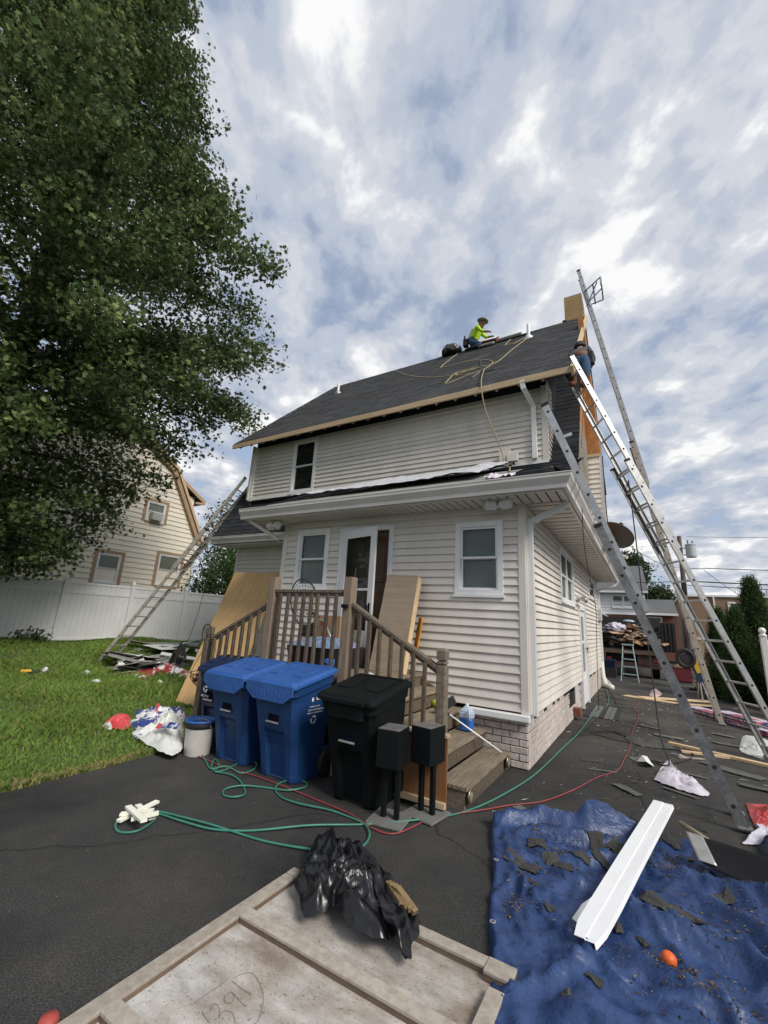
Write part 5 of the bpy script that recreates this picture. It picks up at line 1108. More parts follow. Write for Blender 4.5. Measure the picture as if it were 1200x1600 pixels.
J = {'pelvis': ((-3.78, 10.62, 9.72), (.13, .12), jean), 'spine': ((-3.71, 10.60, 9.90), (.155, .14), yel), 'chest': ((-3.60, 10.58, 10.05), (.18, .15), yel), 'neck': ((-3.52, 10.57, 10.17), .065, skin_c), 'head': ((-3.46, 10.56, 10.26), .100, skin_c), 'brow': ((-3.435, 10.56, 10.33), .092, skin_c), 'nose': ((-3.345, 10.55, 10.26), .02, skin_c),
     'shl': ((-3.55, 10.42, 10.08), .068, yel), 'ell': ((-3.42, 10.38, 9.86), .048, yel), 'hal': ((-3.22, 10.42, 9.80), .035, skin_c), 'shr': ((-3.55, 10.74, 10.08), .068, yel), 'elr': ((-3.38, 10.76, 9.88), .048, yel), 'har': ((-3.20, 10.70, 9.82), .035, skin_c),
     'hipl': ((-3.76, 10.52, 9.68), .10, jean), 'knl': ((-3.42, 10.44, 9.46), .075, jean), 'ftl': ((-3.80, 10.40, 9.40), .055, dk), 'tol': ((-3.93, 10.40, 9.38), .04, dk), 'hipr': ((-3.76, 10.72, 9.70), .10, jean), 'knr': ((-3.40, 10.76, 9.70), .075, jean), 'ftr': ((-3.55, 10.80, 9.68), .055, dk), 'tor': ((-3.42, 10.80, 9.66), .04, dk)}
E = [('pelvis', 'spine'), ('spine', 'chest'), ('chest', 'neck'), ('neck', 'head'), ('head', 'brow'), ('head', 'nose'), ('chest', 'shl'), ('shl', 'ell'), ('ell', 'hal'), ('chest', 'shr'), ('shr', 'elr'), ('elr', 'har'), ('pelvis', 'hipl'), ('hipl', 'knl'), ('knl', 'ftl'), ('ftl', 'tol'), ('pelvis', 'hipr'), ('hipr', 'knr'), ('knr', 'ftr'), ('ftr', 'tor')]
fingers(J, E, 'hal', (1, 0, -.2), (0, 1, 0), skin_c, 'l'); fingers(J, E, 'har', (1, 0, -.2), (0, 1, 0), skin_c, 'r')
t = person('person', 'worker in neon yellow shirt and grey hat kneeling on the roof ridge', J, E, (-3.7, 10.6, 9.5))
hatm = mat('grey_hat', (.22, .21, .19), .9); Mh = Matrix.Translation((-3.435, 10.56, 10.325)) @ Matrix.Rotation(R(14), 4, 'Y')
MB().lathe([(.165, 0), (.168, .008), (.10, .02), (.098, .07), (.075, .105), (.001, .115)], n=20, M=Mh).build('hat', hatm, t, smooth=True)
MB().lathe([(.155, -.06), (.162, -.03), (.162, .03), (.155, .06)], n=18, M=Matrix.Translation((-3.775, 10.62, 9.80)) @ Matrix.Rotation(R(22), 4, 'Y')).build('tool_belt', rubber, t, smooth=True)
MB().cbox(-4.02, -3.88, 10.48, 10.62, 9.62, 9.84, .02).box(-3.98, -3.94, 10.46, 10.48, 9.8, 9.93).build('tool_pouch', rubber, t)
MB().grid(6, 6, lambda u, v: (-3.86 + .18 * u + .12 * v, 10.455 - .01 * math.sin(3 * u), 9.78 + .30 * v)).build('denim_jacket_side', mat('faded_denim', (.22, .29, .36), .85), t, smooth=True)
for e_ in (-1, 1): MB().lathe([(.001, 0), (.012, .004), (.001, .012)], n=8, M=Matrix.Translation((-3.362, 10.56 + e_ * .03, 10.285)) @ Matrix.Rotation(R(90), 4, 'Y')).build('eye', rubber, t)
# ladder worker, seen from below and behind
shirt = (.075, .085, .105); brn = (.13, .06, .035)
J = {'pelvis': ((-.62, 7.33, 6.22), (.125, .11), jean), 'spine': ((-.635, 7.44, 6.38), (.125, .10), brn), 'chest': ((-.645, 7.60, 6.54), (.15, .11), shirt), 'neck': ((-.65, 7.72, 6.66), .055, skin_c), 'head': ((-.65, 7.78, 6.76), .085, skin_c), 'brow': ((-.65, 7.80, 6.83), .075, skin_c), 'nose': ((-.69, 7.86, 6.77), .018, skin_c),
     'shl': ((-.78, 7.64, 6.58), .066, shirt), 'ell': ((-.80, 7.80, 6.70), .046, shirt), 'hal': ((-.66, 7.95, 6.86), .035, skin_c), 'shr': ((-.50, 7.58, 6.57), .066, shirt), 'elr': ((-.42, 7.56, 6.34), .046, shirt), 'har': ((-.48, 7.68, 6.26), .035, skin_c),
     'hipl': ((-.70, 7.32, 6.22), .10, jean), 'knl': ((-.76, 7.22, 5.96), .078, jean), 'ftl': ((-.735, 7.22, 5.71), .058, brn), 'tol': ((-.80, 7.10, 5.69), .045, brn), 'hipr': ((-.54, 7.33, 6.22), .10, jean), 'knr': ((-.53, 7.26, 5.94), .078, jean), 'ftr': ((-.575, 7.28, 5.68), .058, brn), 'tor': ((-.62, 7.16, 5.66), .045, brn)}
E = [('pelvis', 'spine'), ('spine', 'chest'), ('chest', 'neck'), ('neck', 'head'), ('head', 'brow'), ('head', 'nose'), ('chest', 'shl'), ('shl', 'ell'), ('ell', 'hal'), ('chest', 'shr'), ('shr', 'elr'), ('elr', 'har'), ('pelvis', 'hipl'), ('hipl', 'knl'), ('knl', 'ftl'), ('ftl', 'tol'), ('pelvis', 'hipr'), ('hipr', 'knr'), ('knr', 'ftr'), ('ftr', 'tor')]
fingers(J, E, 'hal', (-.2, .6, .6), (1, 0, 0), skin_c, 'l'); fingers(J, E, 'har', (-.5, .6, -.1), (0, 0, 1), skin_c, 'r')
t = person('person', 'worker in jeans and work boots standing on the ladder under the eave', J, E, (-.66, 7.2, 5.6))
MB().lathe([(.11, -.02), (.112, .0), (.10, .05), (.07, .09), (.001, .10)], n=18, M=Matrix.Translation((-.65, 7.79, 6.80))).build('cap', mat('dark_cap', (.03, .03, .035), .8), t, smooth=True)
MB().lathe([(.15, -.05), (.155, -.02), (.155, .03), (.148, .05)], n=18, M=Matrix.Translation((-.63, 7.38, 6.31))).build('tool_belt', mat('brown_leather', (.14, .065, .035), .7), t, smooth=True)
MB().cbox(-.50, -.40, 7.30, 7.42, 6.12, 6.34, .02).build('tool_pouch', rubber, t)
# ------------------------------------------------------------------ things on the roof
def rp(px, py, up=.02):
    d = ray(px, py); k = (RZ - EZ) / (RY - EY); t_ = (EZ - k * EY - 1.6) / (d.z - k * d.y); p = Vector((0, 0, 1.6)) + d * t_; return p + Vector((0, -.698, .716)) * up
def smooth_path(P, n=8):
    P = [Vector(p) for p in P]; out = []
    for i in range(len(P) - 1):
        a, b, c, d = P[max(i - 1, 0)], P[i], P[i + 1], P[min(i + 2, len(P) - 1)]
        for k in range(n):
            t_ = k / n; out.append(.5 * ((2 * b) + (c - a) * t_ + (2 * a - 5 * b + 4 * c - d) * t_ ** 2 + (3 * b - a - 3 * c + d) * t_ ** 3))
    return out + [P[-1]]
rope_m = mat('tan_rope', (.36, .29, .17), .85, .3, 30)
t = thing('safety_rope', 'tan safety rope trailing in coils over the shingle roof', 'rope', rp(757, 580))
pts = [rp(*p) for p in [(826, 528), (800, 548), (775, 568), (745, 577), (715, 583), (700, 596), (698, 601), (725, 590), (757, 578), (770, 568), (760, 564), (730, 566), (693, 575), (690, 574), (703, 563), (716, 553), (717, 549)]]
MB().tube(smooth_path(pts), .014, n=5).build('rope', rope_m, t, smooth=True)
MB().tube(smooth_path([rp(*p) for p in [(617, 580), (640, 588), (670, 591), (700, 589), (728, 582), (750, 576), (745, 583), (712, 588), (735, 578), (757, 573)]]), .013, n=5).build('rope', rope_m, t, smooth=True)
MB().tube(smooth_path([rp(789, 541), (rp(798, 531)), rp(807, 522)]), .014, n=5).build('rope', rope_m, t, smooth=True)
MB().tube(smooth_path([rp(822, 528), rp(810, 534), rp(803, 538), rp(792, 540)]), .013, n=5).build('rope', rope_m, t, smooth=True)
o = MB().tube(smooth_path([rp(757, 578), Vector((-2.29, 6.95, 6.0)), Vector((-2.20, 6.93, 5.4)), Vector((-1.98, 7.1, 4.7)), Vector((-1.85, 6.9, 4.28)), Vector((-1.62, 6.3, 4.0)), Vector((-1.5, 5.8, 3.75))]), .012, n=5).build('rope', rope_m, t, smooth=True)
t = thing('roofing_tool', 'dark flat tool and scrap lying in the rope coil on the roof', 'tool', rp(750, 585))
for (a, b, w_) in (((752, 563), (753, 583), .07), ((757, 583), (772, 578), .06), ((738, 592), (752, 582), .04)): MB().beam(rp(*a), rp(*b), w_, .03, up=(0, -.7, .7)).build('tool_bar', alum_dark if w_ < .05 else rubber, t)
for i, (px, py, h_, lb) in enumerate(((826, 528, .42, 'white plastic vent pipe near the ridge on the right'), (528, 615, .34, 'short white vent pipe on the left of the roof'))):
    p = rp(px, py, 0); t = thing('vent_pipe', lb, 'vent pipe', p, 'roof vent pipes')
    MB().cyl(p - Vector((0, 0, .1)), p + Vector((0, 0, h_)), .042, n=14).build('pipe', white_pvc, t, smooth=False)
    MB().lathe([(.13, 0), (.12, .015), (.07, .05), (.055, .08)], n=16, M=Matrix.Translation(p) @ Matrix.Rotation(R(44), 4, 'X')).build('boot', white_pvc if i == 0 else alum, t, smooth=True)
p = Vector((-4.45, 10.72, 9.58)); t = thing('wrapped_bundle', 'grey plastic wrapped bundle sitting on the roof ridge', 'bundle', p)
def lump(c, sx, sy, sz, f=2.2, amp=.18, seed=0, flat=True, sub=4):
    b = bmesh.new(); bmesh.ops.create_icosphere(b, subdivisions=sub, radius=1); vs = []
    for v in b.verts:
        d_ = v.co.normalized(); k = 1 + amp * nz(d_.x * f + seed, d_.y * f, d_.z * f) + amp * .6 * abs(nz(d_.x * f * 2.7, d_.y * f * 2.7 + seed, d_.z * f * 2.7)) - amp * .5 * abs(nz(d_.x * f * 5, d_.y * f * 5, d_.z * f * 5 + seed))
        vs.append(Vector((c[0] + d_.x * sx * k, c[1] + d_.y * sy * k, max(c[2] + d_.z * sz * k, c[2] - sz * .55 if flat else -99))))
    fs = [tuple(x.index for x in f_.verts) for f_ in b.faces]; b.free(); return MB().add(vs, fs)
greyplastic = mat('grey_black_plastic', (.06, .06, .06), .4, .6, 3, col2=(.02, .02, .02)); lump((-4.45, 10.66, 9.68), .30, .26, .20, seed=3).build('wrapping', greyplastic, t, smooth=True)
MB().add([rp(684, 560, .03), rp(705, 555, .03), rp(714, 546, .06), rp(690, 552, .14)], [(0, 1, 2, 3)]).build('pale_flap', mat('pale_plastic', (.45, .45, .46), .5), t, solid=.01)
p = Vector((-3.15, 10.5, 9.42)); t = thing('shingle_pack', 'opened red and white shingle pack in front of the roof worker', 'pack', p)
Mp = Matrix.Translation((-3.18, 10.55, 9.52)) @ Matrix.Rotation(R(44), 4, 'X') @ Matrix.Rotation(R(-10), 4, 'Z')
MB().box(-.42, .20, -.12, .12, .0, .10, Mp).build('pack', mat('pack_red', (.16, .03, .04), .6), t); MB().box(-.43, .18, -.14, .13, .101, .115, Mp).build('wrapper', white_pvc, t, bevel=.004); MB().box(-.5, .15, -.24, -.12, -.01, .03, Mp).build('torn_wrapper', mat('pale_plastic', (.45, .45, .46), .5), t)
t = thing('flashing_bundle', 'long pale bundle of flashing lying along the ridge', 'bundle', (-2.6, 10.6, 9.5))
Mp = Matrix.Translation((-2.62, 10.62, 9.52)) @ Matrix.Rotation(R(44), 4, 'X'); MB().box(-.38, .30, -.08, .08, .02, .10, Mp).build('bundle', mat('pale_plastic', (.45, .45, .46), .5), t, bevel=.02); MB().box(-.42, .45, -.14, -.08, .0, .03, Mp).build('strip', rubber, t)
t = thing('plastic_wrapper', 'white and pink plastic wrapper caught on the porch roof edge', 'wrapper', (-1.55, 5.3, 3.5))
MB().grid(14, 8, lambda u, v: ar_pt(-1.66 + .36 * u, 5.14 + .25 * v, .03 + .09 * abs(nz(u * 5, v * 4, 3)))).build('wrapper', mat('white_pink_plastic', (.74, .73, .76), .4, .5, 9, col2=(.62, .50, .60)), t, smooth=True)
t = thing('metal_flashing', 'bent scrap of aluminium flashing at the foot of the dormer wall', 'flashing', (-1.9, 7.3, 4.5))
MB().box(-2.05, -1.86, 7.26, 7.33, 4.47, 4.72).box(-1.9, -1.72, 7.22, 7.3, 4.47, 4.62).build('flashing', soffit_m, t)
# scaffold bracket pieces by the near ladder's head
t = thing('ladder_stand_off', 'small aluminium stand-off bracket at the head of the near ladder', 'bracket', (-.9, 5.5, 4.2))
MB().beam((-.80, 5.46, 3.98), (-.62, 5.5, 4.04), .04, .04).build('bracket', alum, t)
# satellite dish
t = thing('satellite_dish', 'brown grey satellite dish mounted above the driveway gutter', 'satellite dish', (-.62, 11.2, 3.4))
dc_ = Vector((-.46, 11.25, 3.84)); nrm = Vector((.30, .55, .78)).normalized(); Md = nrm.to_track_quat('Z', 'Y').to_matrix().to_4x4(); Md.translation = dc_
MB().lathe([(.001, -.08), (.14, -.07), (.30, -.04), (.42, .0), (.425, .006), (.30, -.028), (.001, -.066)], n=32, M=Md).build('reflector', mat('dish_brown_grey', (.13, .115, .10), .6), t, smooth=True)
MB().tube([dc_ - nrm * .06, dc_ - nrm * .16 + Vector((0, 0, -.05)), (-.66, 11.2, 3.45)], .03, n=8).build('mast', white_pvc, t, smooth=True); MB().tube([dc_ + Vector((0, 0, -.32)), dc_ + nrm * .45 + Vector((0, 0, -.12))], .018).build('feed_arm', alum, t); MB().beam(dc_ + nrm * .42 + Vector((0, 0, -.12)), dc_ + nrm * .52 + Vector((0, 0, -.06)), .06, .08).build('feed_horn', rubber, t)
MB().tube([(-.58, 10.95, 3.42), (-.22, 10.7, 3.22)], .035, n=8).build('pale_tube', mat('cream_tube', (.62, .60, .5), .5), t)
# hanging cables
t = thing('hanging_cable', 'long black cable hanging from the long ladder to the driveway', 'cable', (.1, 7.6, 0))
cbp = [(-.05, 7.7, 4.05), (-.02, 7.62, 3.0), (.0, 7.5, 2.0), (.03, 7.35, 1.0), (.06, 7.1, .35), (.12, 6.9, .06)] + [tuple(gp(*q, .012)) for q in ((1018, 1188), (1040, 1192), (1065, 1190), (1085, 1180), (1060, 1172), (1030, 1168), (1000, 1160), (975, 1150), (955, 1143), (922, 1144))]
MB().tube(smooth_path(cbp, 6), .009, n=6).build('cable', rubber, t, smooth=True)
t = thing('hanging_cable', 'thin black cable dangling beside the driveway soffit', 'cable', (-.7, 7, 3.2)); MB().tube(smooth_path([(-.63, 6.3, 3.25), (-.72, 7.2, 2.9), (-.75, 8.2, 2.4), (-.80, 9.4, 2.0), (-.9, 10.2, 1.2), (-.95, 10.4, .05)], 6), .006, n=5).build('cable', rubber, t, smooth=True)
t = thing('air_hose', 'yellowish air hose strung from chimney side to porch roof', 'hose', (-.8, 9, 5)); MB().tube(smooth_path([(-.60, 7.4, 5.6), (-.66, 7.6, 5.2), (-.70, 7.6, 4.8), (-.73, 7.3, 4.4), (-.80, 6.6, 4.0), (-.95, 5.9, 3.78)], 6), .009, n=5).build('hose', rope_m, t, smooth=True)
# ------------------------------------------------------------------ debris truck and tools up the driveway
t = thing('debris_truck', 'dark dump truck seen from behind, bed heaped with roof debris', 'truck', (-.5, 20, 0))
dkm = mat('truck_dark_metal', (.03, .028, .027), .6, .4, 5); rust = mat('rusty_bumper', (.10, .055, .045), .8, .5, 8)
MB().box(-1.75, .55, 19.6, 23.5, .96, 1.04).build('bed_floor', dkm, t); MB().box(-1.75, -1.69, 19.6, 23.5, 1.04, 2.0).box(.49, .55, 19.7, 23.5, 1.04, 2.0).box(-1.75, .55, 23.44, 23.5, 1.04, 2.35).build('bed_sides', dkm, t)
MB().box(.46, .94, 19.45, 19.55, 1.02, 2.08).build('tailgate', rubber, t, bevel=.01); 
for k in range(4): MB().box(.50 + k * .12, .53 + k * .12, 19.42, 19.45, 1.05, 2.05).build('tailgate_rib', dkm, t)
MB().box(-1.75, .56, 19.52, 19.6, .86, 1.0).build('rear_sill', mat('sill_wood', (.17, .11, .075), .8, .4, 6), t)
MB().box(-1.3, .1, 19.8, 23.5, .45, .86).build('chassis', rubber, t); MB().box(-1.5, .45, 19.62, 19.75, .38, .55).build('bumper', rust, t); MB().box(-.35, .32, 19.60, 19.66, .5, .82).build('tail_panel', rust, t)
for x_ in (-1.45, .10):
    w = MB().lathe([(.2, -.14), (.42, -.13), (.44, -.08), (.44, .08), (.42, .13), (.2, .14)], n=24, M=Matrix.Translation((x_ + .12, 20.5, .44)) @ Matrix.Rotation(R(90), 4, 'Y')).build('wheel', rubber, t, smooth=False)
for x_ in (-1.3, .25): MB().box(x_ - .08, x_ + .08, 19.58, 19.6, .62, .70).build('tail_light', mat('tail_light_red', (.25, .02, .02), .3), t)
MB().box(-1.6, .3, 23.6, 25.2, .6, 2.3).build('cab', dkm, t, bevel=.05)
db_ = MB(); rg = random.Random(5)
cols_ = [(.36, .22, .12), (.44, .30, .17), (.30, .16, .09), (.06, .06, .06), (.10, .095, .09), (.52, .50, .52), (.22, .12, .07), (.05, .045, .045), (.5, .36, .22)]
for k in range(260):
    x_ = rg.uniform(-1.62, .44); y_ = rg.uniform(19.65, 23.2); z_ = 1.1 + rg.random() * (.30 + .40 * math.sin(math.pi * (x_ + 1.75) / 2.3)) * (1 if y_ > 20.2 else .75) + .12
    M = Matrix.Translation((x_, y_, z_)) @ Matrix.Rotation(rg.uniform(0, 6.28), 4, 'Z') @ Matrix.Rotation(rg.uniform(-.6, .6), 4, 'X') @ Matrix.Rotation(rg.uniform(-.5, .5), 4, 'Y'); l_ = rg.uniform(.12, .48); w_ = rg.uniform(.03, .16)
    db_.box(-l_, l_, -w_, w_, -.01, .012, M, rg.choice(cols_))
tag(db_.build('roof_debris', attrmat('debris_mix', .85, .2)), 'heap of torn boards and shingles piled in the truck bed', 'debris', kind='stuff')
o = lump((-1.05, 20.2, 1.78), .36, .30, .22, f=3, amp=.4, seed=9).build('plastic_sheet', mat('lilac_white_plastic', (.60, .57, .66), .5, .5, 6, col2=(.4, .37, .45)), smooth=True); tag(o, 'crumpled lilac white plastic on top of the truck debris', 'plastic sheet')
o = lump((-.6, 21.6, 2.12), .22, .2, .06, seed=2).build('blue_cloth', mat('pale_blue', (.35, .45, .55), .7), smooth=True); tag(o, 'small pale blue cloth at the back of the truck bed', 'cloth')
t = thing('blue_tub', 'blue plastic tub under the truck bed by the house corner', 'tub', (-1.3, 18.9, 0)); MB().prism([(-1.55, 18.7), (-1.1, 18.7), (-1.1, 19.2), (-1.55, 19.2)], .35, .62, P2=[(-1.6, 18.65), (-1.05, 18.65), (-1.05, 19.25), (-1.6, 19.25)]).build('tub', navy_b, t); MB().box(-1.6, -1.05, 18.7, 19.2, .0, .345).build('crate', dkm, t)
# blue tool stand
t = thing('folding_tool_stand', 'dark blue folding machine stand with yellow label and round guard', 'tool stand', (1.0, 14.5, 0)); navy = mat('navy_metal', (.02, .035, .085), .45); ylw = mat('yellow_label', (.62, .40, .02), .5)
MB().beam((.98, 14.5, 1.28), (1.24, 14.5, .42), .04, .26, up=(1, 0, 0)).build('panel', navy, t, bevel=.01); MB().beam((1.05, 14.47, 1.06), (1.16, 14.47, .72), .012, .17, up=(1, 0, 0)).build('label_plate', ylw, t)
MB().tube([Vector((.86 + .18 * math.cos(a), 14.46, 1.05 + .21 * math.sin(a))) for a in [k * 2 * math.pi / 24 for k in range(24)]], .055, n=8, closed=True).build('guard_ring', rubber, t, smooth=True); MB().lathe([(.001, 0), (.14, .0), (.14, .03), (.001, .04)], n=16, M=Matrix.Translation((.86, 14.48, 1.03)) @ Matrix.Rotation(R(90), 4, 'X')).build('hub', dkm, t)
for a, b in (((1.15, 14.5, .5), (1.28, 14.35, 0)), ((1.1, 14.55, .5), (1.05, 14.8, 0)), ((1.2, 14.5, .45), (1.45, 14.7, 0)), ((1.12, 14.45, .45), (1.12, 14.3, 0))): MB().tube([a, b], .018).build('leg', alum, t)
t = thing('red_toolbox', 'dark red toolbox on the asphalt behind the tool stand', 'toolbox', (1.1, 19.8, 0)); MB().box(.72, 1.32, 19.7, 20.2, .02, .50).build('box', mat('dark_red_paint', (.16, .025, .03), .5, .3, 5), t, bevel=.02); MB().box(.80, 1.36, 19.68, 20.1, .505, .60).build('lid', card2, t); MB().box(.6, .9, 19.75, 20.1, .61, .72).build('tray', rubber, t)
t = thing('small_cutter', 'small tool with pale handle leaning near the red toolbox', 'tool', (1.28, 17.6, 0)); MB().beam((1.3, 17.4, .32), (1.18, 17.4, .02), .10, .08).build('handle', mat('cream_tube', (.62, .60, .5), .5), t); MB().box(1.05, 1.3, 17.3, 17.5, 0, .06).build('base', rubber, t)
# ------------------------------------------------------------------ hoses and cords on the driveway
green_h = mat('green_hose', (.045, .20, .145), .45, .2, 10, col2=(.035, .15, .11)); red_h = mat('red_cord', (.28, .045, .05), .5, .3, 12); gw_h = mat('grey_green_hose', (.30, .36, .33), .6, .3, 8)
def ground_tube(name, label, cat, px, r, m, par=None, z=None, n=6, wob=0):
    P = [gp(*q, r + .002) for q in px]; P = smooth_path(P, n)
    # lift where the line crosses itself
    for i, p in enumerate(P):
        p.z += r * 1.2 * (.5 + .5 * math.sin(i * .37)) + wob * nz(i * .21)
    o = MB().tube(P, r, n=8).build(name, m, par, smooth=True)
    return tag(o, label, cat) if par is None else o
hp = [(946, 1076), (951, 1092), (946, 1106), (926, 1118), (905, 1145), (880, 1168), (835, 1212), (780, 1246), (720, 1270), (660, 1282), (600, 1287), (540, 1289), (480, 1292), (400, 1298), (330, 1296), (280, 1284), (246, 1272), (240, 1284), (215, 1300), (187, 1300), (181, 1288), (205, 1272), (245, 1268), (290, 1280), (350, 1296), (420, 1316), (500, 1331), (545, 1330), (570, 1320), (577, 1302), (562, 1284), (520, 1268), (470, 1258), (440, 1246), (430, 1232), (446, 1222), (475, 1221), (477, 1231), (450, 1236), (410, 1230), (380, 1229), (352, 1234), (350, 1243), (368, 1247), (383, 1240), (376, 1222), (360, 1212), (338, 1206), (330, 1198), (336, 1188), (342, 1196), (336, 1207), (350, 1205), (375, 1192), (398, 1192), (398, 1202), (376, 1208), (355, 1199), (330, 1202), (322, 1190), (316, 1182)]
ground_tube('garden_hose', 'green garden hose looping over the driveway past the bins', 'hose', hp, .0082, green_h)
ground_tube('red_air_hose', 'red air hose lying across the driveway under the green hose', 'hose', [(294, 1176), (320, 1187), (352, 1199), (395, 1212), (450, 1232), (500, 1252), (545, 1272), (580, 1294), (612, 1303), (640, 1296), (665, 1283), (700, 1274), (760, 1266), (800, 1258), (850, 1252), (895, 1236), (935, 1214), (965, 1204), (975, 1188), (985, 1165), (988, 1145), (998, 1120), (992, 1108), (1000, 1096)], .006, red_h)
ground_tube('power_cable', 'thin pale extension cord curling by the house corner', 'cord', [(944, 1068), (958, 1088), (962, 1104), (944, 1112), (918, 1140), (895, 1150), (925, 1148), (960, 1156), (990, 1162)], .006, rubber)
# white foam strips
t = thing('foam_offcuts', 'pile of white foam trim offcuts beside the hose end', 'offcuts', gp(220, 1270)); fo = mat('white_foam', (.78, .78, .66), .7)
for i, (a, b, z) in enumerate((((185, 1283), (246, 1252), .03), ((188, 1272), (240, 1266), .05), ((205, 1280), (248, 1270), .06), ((200, 1260), (225, 1283), .075), ((215, 1258), (238, 1279), .02))): MB().beam(gp(*a, z), gp(*b, z + .02), .045, .016).build('foam_strip', fo, t)
# ------------------------------------------------------------------ framed wooden panel
PZ = .066
pan = thing('framed_wood_panel', 'weathered framed plywood panel lying face up in the foreground', 'panel', (-1.3, 1.6, 0))
def panel_face():
    m = bpy.data.materials.new('dusty_plywood'); m.use_nodes = True; t_ = m.node_tree; b = t_.nodes['Principled BSDF']; N = t_.nodes.new; K = t_.links.new
    tcn = N('ShaderNodeTexCoord')
    def noi(s, st=(1, 1, 1), d=6):
        mp = N('ShaderNodeMapping'); mp.inputs['Scale'].default_value = st; K(tcn.outputs['Object'], mp.inputs[0]); n_ = N('ShaderNodeTexNoise'); n_.inputs['Scale'].default_value = s; n_.inputs['Detail'].default_value = d; n_.inputs['Roughness'].default_value = .65; K(mp.outputs[0], n_.inputs['Vector']); return n_.outputs['Fac']
    def ramp(f, st):
        r = N('ShaderNodeValToRGB'); K(f, r.inputs[0])
        while len(r.color_ramp.elements) < len(st): r.color_ramp.elements.new(.5)
        for e, (p, c) in zip(r.color_ramp.elements, st): e.position = p; e.color = (*c, 1)
        return r.outputs[0]
    base = ramp(noi(4, (1, 2.5, 1), 9), [(.3, (.255, .23, .205)), (.5, (.36, .34, .31)), (.7, (.48, .465, .44))])
    stain = ramp(noi(2.2), [(.34, (.60, .50, .42)), (.47, (.92, .88, .84)), (.60, (1.12, 1.14, 1.16)), (.7, (1.35, 1.38, 1.42))])
    mu = N('ShaderNodeMix'); mu.data_type = 'RGBA'; mu.blend_type = 'MULTIPLY'; mu.inputs[0].default_value = 1; K(base, mu.inputs[6]); K(stain, mu.inputs[7])
    sp = ramp(noi(90, d=2), [(.30, (.35, .28, .22)), (.40, (1, 1, 1))])
    m2 = N('ShaderNodeMix'); m2.data_type = 'RGBA'; m2.blend_type = 'MULTIPLY'; m2.inputs[0].default_value = .8; K(mu.outputs[2], m2.inputs[6]); K(sp, m2.inputs[7]); K(m2.outputs[2], b.inputs['Base Color'])
    b.inputs['Roughness'].default_value = .9; bp = N('ShaderNodeBump'); bp.inputs['Strength'].default_value = .35; bp.inputs['Distance'].default_value = .004; K(noi(25, (1, 5, 1)), bp.inputs['Height']); K(bp.outputs[0], b.inputs['Normal']); return m
pf = panel_face(); fr_m = mat('grey_frame_wood', (.40, .355, .30), .85, .3, 4, .3, 40, col2=(.27, .23, .19), stretch=(6, 6, 6), tint=.1, fine=.15)
fr_e = mat('brown_inner_edge', (.16, .11, .075), .9, .3, 8)
x0, x1, y0, y1 = -1.97, -.66, -.25, 2.44
MB().grid(30, 60, lambda u, v: (x0 + .03 + (x1 - x0 - .06) * u, y0 + (y1 - y0 - .03) * v, .030 + .003 * nz(u * 3, v * 5))).build('plywood_face', pf, pan, smooth=True)
def fr(a, b, w_, nm='frame_strip', z=PZ): 
    o = MB().beam((a[0], a[1], z - .008), (b[0], b[1], z - .008), w_, .016).build(nm, fr_m, pan, bevel=.003); MB().beam((a[0], a[1], z - .028), (b[0], b[1], z - .028), w_ - .006, .026).build('frame_edge', fr_e, pan); return o
fr((x0, y0), (x0, y1 - .07), .075); fr((x1 - .02, y0), (x1 - .02, y1 - .16), .07); fr((x0 - .035, y1 - .03), (x1 - .10, y1 - .03), .07, z=PZ + .002); fr((x1 - .10, y1 - .05), (x1 + .03, y1 - .05), .10, z=PZ + .008); fr((x0 + .04, 1.985), (x1 - .06, 1.985), .075, z=PZ + .003); fr((x0 + .04, 1.30), (x1 - .06, 1.30), .075, z=PZ + .003)
# handwriting in pencil on the face
wr_m = mat('pencil_line', (.17, .165, .17), .8); S = [[(365, 1528), (380, 1521), (395, 1521), (405, 1535), (412, 1560), (405, 1592), (396, 1600)], [(300, 1570), (330, 1548), (345, 1538), (358, 1528)], [(362, 1532), (378, 1545), (392, 1553), (390, 1554)], [(361, 1549), (352, 1556), (352, 1566), (362, 1566), (366, 1556), (361, 1549), (372, 1560), (384, 1573)], [(329, 1580), (332, 1570), (339, 1569), (343, 1578), (343, 1590), (346, 1582), (356, 1579), (365, 1585), (368, 1600)], [(316, 1579), (320, 1588), (328, 1598)]]
for q in S: MB().tube(smooth_path([gp(a, b, .0345) for a, b in q], 5), .0009, n=4).build('pencil_stroke', wr_m, pan)
